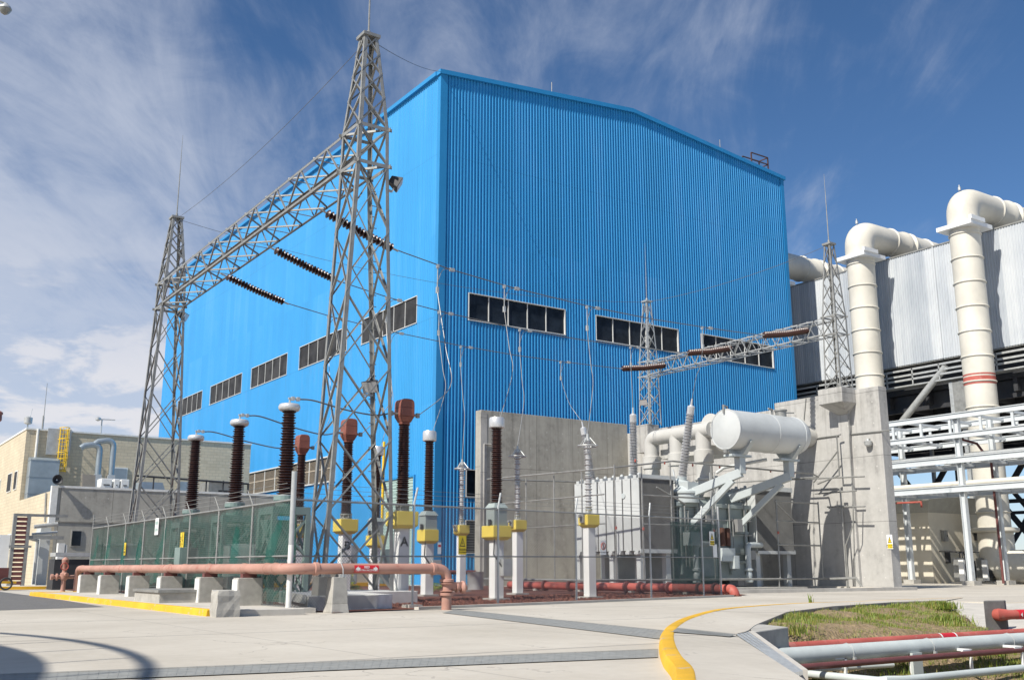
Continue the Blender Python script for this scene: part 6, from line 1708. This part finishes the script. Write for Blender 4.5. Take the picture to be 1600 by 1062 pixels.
m = MB(); nu, nv = 90, 12; i0 = 0
for i in range(nu+1):
    t = LL*i/nu
    for j in range(nv+1):
        v = j/nv; z = .25+(zl(t)-.27)*v
        s_ = .08*math.sin(t*2.1+v*3)*math.sin(v*math.pi)+.02*math.sin(t*17+v*2)+.03*math.sin(t*5.3+v*7)*math.sin(v*math.pi)
        if 5.5 < t < 12.5: s_ += .35*math.sin((t-5.5)/7*math.pi)*math.sin(v*math.pi)**2
        m.v.append(L0+dL*t-nL*(.05+s_)+Vector((0, 0, z)))
for i in range(nu):
    for j in range(nv): a = i*(nv+1)+j; m.f.append((a, a+1, a+nv+2, a+nv+1))
m.build('net', 'net', ft_)
m = MB(); chain(m, L0, L1, .05, 2.9, pitch=.12); m.build('mesh', 'steel', ft_, smooth=False)

# ------------------------------------------------------------------ signs
c = VX(655, 0, 20) if False else None
ps = Vector((26.58-.0, 43.2, 0)); q = VY(720.5, 842, 30.0)
# on the fence rail line in front of the blue wall
def on_fence(px, py, off=.035):
    d = ray(px, py); # intersect with fence plane
    C0 = Vector((0, 0, EYE)); t = (m0-C0).dot(nrmF)/Vector(d).dot(nrmF); return C0+Vector(d)*t+nrmF*off
def on_left(px, py, off=.04):
    d = Vector(ray(px, py)); C0 = Vector((0, 0, EYE)); t = (L0-C0).dot(nL)/d.dot(nL); return C0+d*t+nL*off
danger('warning_sign', 'yellow high voltage warning sign hung on the fence near the blue wall', on_fence(721, 851), dirF, .33, .56)
danger('warning_sign', 'white bordered yellow triangle warning sign on the fence before the transformer', on_fence(1111, 841), dirF, .38, .58, plate='white')
th, P_, flat, X_, N_ = sign('notice', 'small blank white notice under the triangle sign on the fence', on_fence(1116, 860), dirF, .30, .52, 'white')
th, P_, flat, X_, N_ = sign('notice', 'small white notice with a red band on the fence by the blue corner', on_fence(685, 856), dirF, .14, .34, 'white')
flat('band', 'red', [[(-.4, .1), (.4, .1), (.4, .3), (-.4, .3)]], .015)
th, P_, flat, X_, N_ = sign('prohibition_sign', 'round no entry pictogram sign on the fence before the white radiators', on_fence(941, 855), dirF, .32, .5, 'white')
m = MB(); m.torus(P_(0, .05, .02), .12, .014, 24, 6, N_); m.bar(P_(-.08, .13, .02), P_(.08, -.03, .02), .022, .01, N_); m.build('ring', 'redp', th)
m = MB(); m.lathe(P_(0, .12, .016), [(.022, 0), (.022, .004)], 10, N_); m.bar(P_(0, .09, .018), P_(.02, 0, .018), .03, .006, N_); m.bar(P_(.02, 0, .018), P_(-.02, -.06, .018), .016, .006, N_); m.build('pictogram', 'black', th, smooth=False)
text_obj('lettering', 'NO PASAR', .055, 'black', th, P_(0, -.17, .014), X_, (0, 0, 1), .002)
th, P_, flat, X_, N_ = sign('notice', 'white sign with two green arrows high on the green netted fence', on_left(247, 822), -dL, .5, .62, 'white')
flat('arrow', 'rollup', [[(-.35, .12), (.1, .12), (.1, .02), (.38, .2), (.1, .38), (.1, .28), (-.35, .28)], [(.35, -.28), (-.1, -.28), (-.1, -.38), (-.38, -.2), (-.1, -.02), (-.1, -.12), (.35, -.12)]], .016)
th, P_, flat, X_, N_ = sign('warning_sign', 'tall yellow warning sign with vertical lettering on the green netted fence', on_left(286, 851), -dL, .42, .85, 'signy')
text_obj('lettering', 'ALTA TENSION', .12, 'black', th, P_(.08, 0, .016), (0, 0, 1), -X_, .002)
text_obj('lettering', 'PELIGRO', .15, 'black', th, P_(-.12, 0, .016), (0, 0, 1), -X_, .002)
danger('warning_sign', 'small yellow warning sign on the far part of the green netted fence', on_left(197, 857, .04), -dL, .30, .5)
danger('warning_sign', 'small warning sign with green foot on the right edge of the fire wall', VX(1390.5, 846, WX-.03), (0, -1, 0), .36, .78, plate='white')
th, P_, flat, X_, N_ = sign('warning_sign', 'yellow warning sign on the yellow box behind the white corner post', VY(432, 829, 43.0-8), (1, 0, 0), .18, .42, 'signy')
flat('triangle', 'black', [[(-.36, .05), (.36, .05), (0, .42)]], .016); flat('band', 'white', [[(-.4, -.4), (.4, -.4), (.4, -.1), (-.4, -.1)]], .016)

# ------------------------------------------------------------------ pink fire main with its pedestals, hydrant and valve
pp = thing('pink_fire_main', 'faded pink fire main running waist high along the fence and turning down into the yard', 'pipe', (10.2, 30, 0))
PR = .138; PZ = 1.10; PXc, PYc = 10.2, 24.9; PXe = 14.86; PYe = 48.75
m = MB()
m.tube([(PXc, PYe, -.05), (PXc, PYe, PZ-.45)]+elbow((PXc, PYe, PZ), (PXc, PYe, PZ-.45), (PXc, PYe-1, PZ), .42, 8)+[(PXc, PYe-2, PZ), (PXc, PYc+2, PZ)]+elbow((PXc, PYc, PZ), (PXc, PYc+2, PZ), (PXc+2, PYc, PZ), .6, 8)+[(PXc+2, PYc, PZ)]+elbow((PXe, PYc, PZ), (PXc+2, PYc, PZ), (PXe, PYc, .3), .32, 8)+[(PXe, PYc, -.06)], PR, 22)
m.build('pipe', 'pink', pp)
m = MB()
def clamp(c, ax, r=PR, w=.13, e=.03): m.lathe(Vector(c)-Vector(ax)*w/2, [(r, 0), (r+e, .015), (r+e, w-.015), (r, w)], 20, ax)
for y in (47.9, 44.2, 41.5, 38, 35.0, 33.4, 31.0, 28.0, 26.3, 25.7): clamp((PXc, y, PZ), (0, 1, 0), w=.10, e=.018)
for x in (10.95, 14.42): clamp((x, PYc, PZ), (1, 0, 0))
for z in (.42, .78): clamp((PXe, PYc, z), (0, 0, 1), w=.10, e=.06)
for z in (.5, .7): clamp((PXe, PYc, z), (0, 0, 1), w=.04, e=.08)
m.lathe((PXe, PYc, .6), [(.09, 0), (.09, .26), (.14, .28), (.14, .33), (.08, .35), (.08, .42), (.15, .44), (.18, .49), (.16, .54), (.06, .56)], 16, (1, -.1, 0))
m.box(PXe+.05, PYc-.12, .62, PXe+.45, PYc+.08, .74)
m.split('coupling', 'pink', pp)
hy = thing('fire_hydrant', 'small faded red hydrant at the left end of the pink pipe', 'hydrant', (9.9, 48.9, 0))
m = MB(); hx_, hy_ = 9.75, 49.3
m.lathe((hx_, hy_, 0), [(.14, 0), (.14, .1), (.10, .14), (.10, .6), (.15, .65), (.17, .75), (.17, .9), (.10, .95), (.10, 1.3), (.14, 1.35), (.15, 1.5), (.06, 1.6)], 14)
m.tube([(hx_-.45, hy_, .75), (hx_+.45, hy_, .75)], .085, 10); m.lathe((hx_-.35, hy_, .75), [(.08, 0), (.15, .02), (.15, .08), (.08, .1)], 12, (1, 0, 0)); m.lathe((hx_-.55, hy_, .75), [(.13, 0), (.13, .1)], 12, (1, 0, 0)); m.tube([(hx_, hy_, .85), (hx_+.05, hy_-.35, .85)], .08, 10)
m.build('body', 'pink', hy)
m = MB(); m.torus((hx_-.05, hy_-.2, 1.2), .15, .025, 16, 5, (0, 1, 0)); m.build('hand_wheel', 'redp', hy)
pedY = [46.6, 43.1, 38.8, 34.9, 30.9, 27.65]
labp = ['grey concrete block carrying the pink pipe, nearest the hydrant', 'concrete block carrying the pink pipe, second from the hydrant', 'concrete block carrying the pink pipe, third from the hydrant', 'concrete block carrying the pink pipe, behind the low concrete pit', 'concrete block carrying the pink pipe, right of the low concrete pit', 'concrete block carrying the pink pipe, just left of the white corner post']
for y, lab in zip(pedY, labp):
    th = thing('pipe_pedestal', lab, 'concrete block', (PXc, y, 0), 'concrete blocks under the pink pipe')
    m = MB(); m.box(PXc-.36, y-.22, -.02, PXc+.36, y+.22, .86, .01, .01); m.build('block', 'conc_b', th, smooth=False, bevel=.012)
    m = MB(); m.hexa([(PXc-.38, y-.2, .0), (PXc-.361, y-.2, .0), (PXc-.361, y+.22, .0), (PXc-.38, y+.22, .0), (PXc-.375, y-.2, .82), (PXc-.353, y-.2, .82), (PXc-.353, y+.21, .82), (PXc-.375, y+.21, .82)]); m.build('pale_side', 'conc_w', th, smooth=False)  # thin paler skin on the -X side of the block
    m = MB(); m.box(PXc-.2, y-.1, .86, PXc+.2, y+.1, .97); m.build('saddle', 'redd', th, smooth=False)
def taper_block(x, y, lab, w=.2):
    th = thing('pipe_pedestal', lab, 'concrete block', (x, y, 0), 'concrete blocks under the pink pipe')
    m = MB(); m.box(x-.25, y-.27, -.02, x+.25, y+.27, .22, .03, .04); m.box(x-.22, y-.225, .2205, x+.22, y+.225, .89, .035, .03); m.build('block', 'conc_b', th, smooth=False, bevel=.012)
    m = MB(); m.tube([(x+.08, y-PR-.05, .89), (x+.08, y-PR-.03, PZ), (x+.08, y-.02, PZ+PR+.02), (x+.08, y-.02, PZ+PR+.42)], .015, 6); m.box(x+.0, y-.18, .89, x+.16, y+.1, .955); m.build('u_bolt', 'steel_l', th)
taper_block(11.55, PYc-.02, 'tapered concrete block under the pink pipe in front of the near lattice tower')
taper_block(11.75, PYc+1.35, 'tapered concrete block standing just behind the front one by the near tower')
# pipe label
lab_ = thing('pipe_label', 'red fire main label with white arrows on the pink pipe', 'label', (12.9, PYc-PR, PZ))
xa_, xb_ = VY(554, 888, PYc-PR).x, VY(592, 888, PYc-PR).x
m = MB(); ns = 10; i0 = 0
for x in (xa_, xb_):
    for k in range(ns+1): a = math.pi*.78+(math.pi*.44)*k/ns; m.v.append(Vector((x, PYc+(PR+.006)*math.cos(a), PZ+(PR+.006)*math.sin(a))))
for k in range(ns): m.f.append((k, k+1, ns+2+k, ns+1+k))
m.build('wrap', 'red', lab_)
xm_ = (xa_+xb_)/2
text_obj('lettering', 'RED', .085, 'white', lab_, (xm_, PYc-PR-.012, PZ+.04), (1, 0, 0), (0, 0, 1), .002, bold=.002)
text_obj('lettering', 'CONTRA INCENDIO', .07, 'white', lab_, (xm_, PYc-PR-.012, PZ-.04), (1, 0, 0), (0, 0, 1), .002)
m = MB()
for s_, xx in ((-1, xa_+.1), (1, xb_-.1)): m.poly([(xx+s_*.07, PYc-PR-.012, PZ), (xx-s_*.01, PYc-PR-.012, PZ+.07), (xx-s_*.01, PYc-PR-.012, PZ-.07)]); m.poly([(xx-s_*.01, PYc-PR-.012, PZ+.03), (xx-s_*.01, PYc-PR-.012, PZ-.03), (xx-s_*.06, PYc-PR-.012, PZ-.03), (xx-s_*.06, PYc-PR-.012, PZ+.03)])
m.split('arrow', 'white', lab_, smooth=False)
# low pit, rough block, slab beside the sidewalk
th = thing('valve_pit', 'low concrete valve pit with a flat grey lid between the pipe blocks', 'pit', (10.2, 33, 0))
A0, A1 = G(218, 941), G(251, 944); 
vx0, vy0, vx1, vy1 = 8.75, 30.9, 10.75, 33.6
m = MB(); m.box(vx0, vy0, .1, vx1, vy1, .42); m.build('wall', 'conc_b', th, smooth=False, bevel=.015)
m = MB(); m.box(vx0-.05, vy0-.05, .4205, vx1+.05, vy1+.05, .50); m.build('lid', 'steel', th, smooth=False)
o = MB()
g = G(334, 962); bmv = [(8.15, 24.0), (8.62, 24.0), (8.66, 24.5), (8.18, 24.5)]
m = MB(); zs = [(-.02, 1.0), (.15, 1.04), (.32, .98), (.48, 1.0), (.6, .93)]
random.seed(3); i0 = 0; cxr, cyr = 8.42, 24.28; per = []
for a in range(16):
    q = a/16*4; s_, f_ = int(q), q-int(q); cs = [(-1, -1), (1, -1), (1, 1), (-1, 1), (-1, -1)]; per.append((cs[s_][0]+(cs[s_+1][0]-cs[s_][0])*f_, cs[s_][1]+(cs[s_+1][1]-cs[s_][1])*f_))
for z, sc_ in zs:
    for u, v in per: m.v.append(Vector((cxr+u*.27*sc_+random.uniform(-.012, .012), cyr+v*.24*sc_+random.uniform(-.012, .012), z+random.uniform(-.02, .02)*(z > .1))))
for k in range(len(zs)-1):
    for a in range(16): m.f.append((k*16+a, k*16+(a+1) % 16, (k+1)*16+(a+1) % 16, (k+1)*16+a))
m.f.append(tuple((len(zs)-1)*16+a for a in range(16)))
o = m.build('broken_block', 'conc_b', None, smooth=False); tag(o, 'rough broken concrete block at the end of the yellow kerb', 'concrete block')
o = MB().box(8.75, 24.2, -.02, 10.4, 24.95, .15).build('low_slab', 'kerb_c', None, smooth=False, bevel=.01); tag(o, 'low concrete slab between the broken block and the white corner post', 'slab')

# ------------------------------------------------------------------ things glimpsed between the towers
th = thing('control_cabinet', 'white control cabinet behind the green net, below the far left tower', 'cabinet', (12.6, 49.9, 0))
q = VY(192, 852, 49.5); zc = q.z; m = MB(); m.box(q.x-.55, 49.5, .2, q.x+.7, 50.3, zc); m.build('housing', 'white', th, smooth=False)
m = MB(); m.box(q.x-.65, 49.4, zc, q.x+.8, 50.4, zc+.1); m.build('roof', 'conc_w', th, smooth=False)
def mechbox(px, py, y, sx, sz, mat, label, cat='cabinet', zb_=.2):
    p = VY(px, py, y); th = thing('control_box', label, cat, (p.x, y, zb_)); m = MB(); m.box(p.x-sx/2, y, zb_, p.x+sx/2, y+.6, zb_+sz); m.build('housing', mat, th, smooth=False, bevel=.01)
    q = MB(); q.box(p.x-sx/2+.06, y-.015, zb_+.1, p.x+sx/2-.06, y-.003, zb_+sz-.1); q.build('door', mat, th, smooth=False)
mechbox(300, 890, 35.0, .9, 1.6, 'tx_g', 'green grey cabinet behind the net, between the two right-hand columns')
mechbox(378, 880, 33.6, .9, 1.7, 'white', 'white cabinet behind the net, left of the corner post')
mechbox(445+25, 880, 46, .9, 1.9, 'white', 'white cabinet standing behind the white corner post')
mechbox(612, 0+880, 58, 1.2, 2.1, 'rollup', 'pale green cabinet against the blue wall behind the near tower')
mechbox(548, 880, 58, .9, 2.3, 'tx', 'grey cabinet against the bright blue wall behind the near tower')
cw = thing('cream_wall', 'low cream wall with a yellow stripe far behind the near lattice tower', 'wall', (26, 60, 0))
m = MB(); m.box(20.0, 60.3, 0, 32.2, 60.5, 1.15); m.build('wall', 'cream_w', cw, smooth=False)
m = MB(); m.box(20.0, 60.26, 0, 32.2, 60.297, .25); m.build('stripe', 'kerb_y', cw, smooth=False)
yl = VY(602, 700, 58.5); o = MB().tube([(VY(600, 700, 60).x, 60, .2), (VY(600, 700, 60).x, 60, VY(604, 690, 60).z)], .09, 10).build('gas_pipe', 'ladder_y', None); tag(o, 'yellow vertical pipe before the green roller door', 'pipe')
rb = VY(745, 905, 50); m = MB(); m.lathe((VY(743, 905, 47).x, 47, 0), [(.42, 0), (.45, .9), (.47, .95)], 18); o = m.build('drum', 'steel_l', None); tag(o, 'grey metal drum behind the pink valve', 'drum')
m = MB(); m.tube([(26, 52, .9), (33, 52, .9)], .12, 10); o = m.build('red_pipe', 'redd', None); tag(o, 'dark red pipe at the back of the gravel yard by the blue wall', 'pipe')
# shrubs at the back of the yard
def shrub(c, r, h, n, label):
    m = MB(); c = Vector(c)
    for _ in range(n):
        a = random.uniform(0, 6.28); rr = r*math.sqrt(random.random()); z = h*random.random()**.8; rr *= 1-.4*z/h
        p = c+Vector((rr*math.cos(a), rr*math.sin(a), z)); s_ = random.uniform(.04, .09); u = Vector((random.gauss(0, 1), random.gauss(0, 1), random.gauss(0, .6))).normalized(); w = u.orthogonal().normalized()
        m.poly([p-u*s_, p+w*s_*.5, p+u*s_, p-w*s_*.5])
    o = m.build('shrub', 'grass', None, smooth=False); tag(o, label, 'shrub')
g = VY(538, 900, 50); shrub((g.x, 50, 0), .7, .9, 500, 'dark green shrub behind the tapered concrete block')
g = VY(462, 915, 33); shrub((g.x, 33, 0), .35, .35, 200, 'small green weed clump behind the white corner post')
g = VY(682, 915, 45); shrub((g.x, 45, 0), .6, .4, 220, 'green weeds beside the farther concrete foot behind the pink valve')
g = VY(553, 905, 44); shrub((g.x, 44, 0), .5, .35, 160, 'small green weeds at the foot of a white post behind the tower')

# ------------------------------------------------------------------ street lamp at the upper left corner (only its head enters the view)
hd = VX(8, 14, 4.6); 
lp = thing('street_lamp', 'street lamp head hanging into the upper left corner of the view', 'street lamp', (hd.x-3.3, hd.y-.6, 0))
m = MB(); m.lathe((hd.x, hd.y, hd.z-.02), [(.03, -.28), (.16, -.2), (.26, -.05), (.27, 0)], 24); m.build('lens', 'dirtw', lp)
m = MB(); m.lathe((hd.x, hd.y, hd.z), [(.28, -.02), (.28, .02), (.22, .12), (.12, .2), (.08, .26)], 24); m.build('lamp_head', 'steel_l', lp)
m = MB(); m.tube([(hd.x-3.3, hd.y-.6, 0), (hd.x-3.3, hd.y-.6, hd.z-.6), (hd.x-2.9, hd.y-.5, hd.z), (hd.x-2, hd.y-.35, hd.z+.3), (hd.x, hd.y, hd.z+.25)], .07, 10, radii=[.1, .08, .06, .05, .05]); m.build('pole', 'steel_l', lp)
q = VX(2, 648, 5.0*3); lp2 = thing('beacon', 'reddish warning beacon on a pole at the left edge of the view', 'beacon', (q.x, q.y, 0))
m = MB(); m.tube([(q.x-.25, q.y, 0), (q.x-.25, q.y, q.z-.4)], .06, 8); m.build('pole', 'steel', lp2)
m = MB(); m.lathe((q.x-.22, q.y, q.z-.7), [(.2, 0), (.32, .15), (.3, .7), (.38, .75), (.36, .95), (.1, 1.1)], 14); m.build('lamp_head', 'ctcap', lp2)

# ------------------------------------------------------------------ ditch: walls, grating chute, pipes
hw = thing('culvert_headwall', 'grey concrete headwall block where the pipes meet the drain chute', 'concrete block', (14.5, 13.2, -.9))
h0 = G(1178, 988.5); h1 = G(1231.5, 980.5); h2 = G(1222, 976); h3 = G(1180, 977)
m = MB(); prismz(m, [h0.xy, h1.xy, (h1.x+.35, h1.y+.9), (h3.x, h3.y+.3)], -1.2, .02); m.build('block', 'conc_b', hw, smooth=False, bevel=.02)
# sloping side beam of the chute and its bars
chs = thing('drain_chute', 'sloping steel grating chute running down beside the footway into the ditch', 'drain grating', (12, 11, -.4))
ca = G(1150, 992.5, .0); cb_ = G(1240, 1054, -.04); cc = G(1172, 988, 0); cd = G(1254, 1049.5, -.16)
m = MB()
for k in range(4):
    a = Vector(ca).lerp(Vector(cc), .1+k/4.3); b = Vector(cb_).lerp(Vector(cd), .1+k/4.3)
    m.bar(a, b, .05, .05)
m.split('bar', 'steel_l', chs, smooth=False)
m = MB(); m.poly([Vector(ca)+Vector((0, 0, -.2)), Vector(cc)+Vector((0, 0, -.2)), Vector(cd)+Vector((0, 0, -.2)), Vector(cb_)+Vector((0, 0, -.2))]); m.build('channel', 'steel_d', chs, smooth=False)
m = MB(); a = Vector(cc); b = Vector(cd); m.bar(a+Vector((.04, .01, -.04)), b+Vector((.04, .01, -.04)), .09, .14); m.build('side_beam', 'kerb_c', chs, smooth=False)
# sloping concrete apron on the far side
ap = thing('concrete_apron', 'sloping pale concrete slab at the right end of the grassy bank', 'slab', (33, 19, -.3))
p1, p2, p3, p4 = G(1478, 938.5), G(1720, 940.5), G(1720, 984, -.5), G(1527, 984, -.5)
m = MB(); m.hexa([p4-Vector((0, 0, .6)), p3-Vector((0, 0, .6)), p2-Vector((0, 0, .9)), p1-Vector((0, 0, .9)), p4, p3, p2-Vector((0, 0, .01)), p1-Vector((0, 0, .01))]); m.build('slab', 'kerb_c', ap, smooth=False)
ab = thing('pipe_anchor_block', 'dark grey upright concrete block from which a red pipe emerges at the right', 'concrete block', (27, 16, -.5))
b0 = G(1541, 985, -.5); b1 = G(1574, 984, -.5); dx_ = (b1-b0)
zt_ = ZAT(938, b0.x, b0.y)
bk = Vector((.5, .24, 0))
m = MB(); m.hexa([b0-Vector((0, 0, .2)), b1-Vector((0, 0, .2)), b1+bk-Vector((0, 0, .2)), b0+bk-Vector((0, 0, .2)), Vector((b0.x, b0.y, zt_)), Vector((b1.x, b1.y, zt_)), Vector((b1.x, b1.y, zt_))+bk*.7, Vector((b0.x, b0.y, zt_))+bk*.7]); m.build('block', 'blockg', ab, smooth=False, bevel=.02)
m = MB(); nrm_ = Vector((dx_.y, -dx_.x, 0)).normalized(); ctr = (b0+b1)/2; ctr.z = ZAT(959.5, ctr.x, ctr.y)
rpipe = thing('red_pipe', 'red fire pipe with a white lettered label leaving the dark block at the right edge', 'pipe', ctr)
e_ = dx_.normalized(); st_ = ctr+e_*.0+nrm_*-.1; en_ = ctr+e_*3.2+nrm_*.15
m.tube([st_, ctr+nrm_*.12, ctr+e_*.35+nrm_*.17, en_], .125, 16); m.build('pipe', 'redp', rpipe)
m = MB(); s0 = ctr+e_*.55+nrm_*.17; m.tube([s0, en_], .129, 16); m.build('wrap', 'red', rpipe)
ee = (en_-s0).normalized(); nn = Vector((ee.y, -ee.x, 0))
text_obj('lettering', 'RED', .07, 'white', rpipe, s0+ee*.75+nn*.13+Vector((0, 0, .06)), ee, (0, 0, 1), .002)
text_obj('lettering', 'CONTRA INCENDIO', .085, 'white', rpipe, s0+ee*.68+nn*.135+Vector((0, 0, -.015)), ee, (0, 0, 1), .002, bold=.001)
m = MB(); q = s0+ee*.1+nn*.135; m.poly([q-ee*.07, q+Vector((0, 0, .06)), q-Vector((0, 0, .06))]); m.build('arrow', 'white', rpipe, smooth=False)
# pipes along the ditch (they run parallel to the front of the hall)
def xpipe(name, label, py0, z, r, x0_, x1_, mat, px0=1400, group='pipes along the ditch'):
    y = G(px0, py0, z).y; x0_ = 12.9; th = MB().tube([(x0_, y, z), (x1_, y, z)], r, 18).build(name, mat, None); tag(th, label, 'pipe', group); return y
yr = xpipe('ditch_pipe', 'red fire pipe, the uppermost of the pipes along the ditch', 1001, -.42, .11, 14.6, 60, 'redp')
yg = xpipe('ditch_pipe', 'thick pale grey pipe, the largest one along the ditch', 1013, -.48, .16, 14.6, 60, 'pipeg')
yd = xpipe('ditch_pipe', 'thin dark red pipe below the thick grey pipe in the ditch', 1030, -.62, .06, 14.4, 60, 'redd')
p_ = MB(); a = G(1258, 1046, -.75); b = G(1395, 1038, -.75); o = p_.tube([a, b], .05, 12).build('ditch_pipe', 'pipeg', None); tag(o, 'short thin grey pipe low in the ditch left of the pipe stand', 'pipe', 'pipes along the ditch')
a = G(1262, 1052, -.8); b = G(1385, 1064, -.8); c = G(1640, 1039, -.8); d_ = G(1900, 1010, -.8)
o = MB().tube([a, a.lerp(b, .9), b, b.lerp(c, .1), c, d_], .07, 12).build('ditch_pipe', 'pipeg', None); tag(o, 'bent grey pipe lying lowest in the ditch near the bottom edge', 'pipe', 'pipes along the ditch')
labs = ['thin white T-shaped pipe stand in the ditch, leftmost', 'white T-shaped pipe stand joined to the grey plate in the ditch', 'white T-shaped pipe stand in the ditch, second from the right', 'white T-shaped pipe stand in the ditch, rightmost']
for (px, py, pb), lab in zip([(1312, 1031, 1053), (1414, 1023, 1058), (1508, 1019, 1050), (1588, 1014, 1044)], labs):
    t = G(px, py, -.62); t = Vector((t.x, t.y-.12, -.58)) 
    th = thing('pipe_stand', lab, 'pipe stand', (t.x, t.y, -1.0), 'white pipe stands in the ditch')
    m = MB(); m.bar((t.x, t.y, -1.05), (t.x, t.y, -.56), .05); m.bar((t.x-.03, t.y-.02, -.56), (t.x-.03, t.y+.45, -.56), .05); m.bar((t.x-.3, t.y, -.56), (t.x+.03, t.y, -.56), .05, .04); m.build('stand', 'white', th, smooth=False)
t = G(1425, 1023, -.6); o = MB().box(t.x+.02, t.y-.0, -1.05, t.x+.34, t.y+.06, -.56).build('grey_plate', 'pipeg', None, smooth=False); tag(o, 'upright grey plate behind a pipe stand in the ditch', 'plate')
lab2 = thing('pipe_label', 'small red and white label on the uppermost red ditch pipe', 'label', (G(1477, 996, -.42).x, yr, -.42))
xl = G(1477, 996, -.42).x; m = MB(); m.lathe((xl-.25, yr, -.42), [(.114, 0), (.114, .5)], 18, (1, 0, 0), cap=False); m.build('wrap', 'red', lab2)
m = MB(); m.lathe((xl-.3, yr, -.42), [(.115, 0), (.115, .05)], 18, (1, 0, 0), cap=False); m.lathe((xl+.25, yr, -.42), [(.115, 0), (.115, .05)], 18, (1, 0, 0), cap=False); m.split('border', 'white', lab2)
m = MB()
for x, lab in ((14.7, 'thin steel clamp round the thick grey ditch pipe, next to the headwall'), (17.0, 'thin steel clamp round the thick grey ditch pipe, second from the headwall'), (19.6, 'thin steel clamp round the thick grey ditch pipe, third from the headwall'), (22.6, 'thin steel clamp round the thick grey ditch pipe, nearest the right edge')):
    m = MB(); m.torus((x, yg, -.48), .165, .010, 18, 5, (1, 0, 0)); m.cbox((x, yg-.17, -.6), .05, .06, .08); m.bar((x, yg, -.3), (x, yg, -.66), .02)
    o = m.build('pipe_clamp', 'steel_l', None); tag(o, lab, 'clamp', 'clamps on the grey ditch pipe')
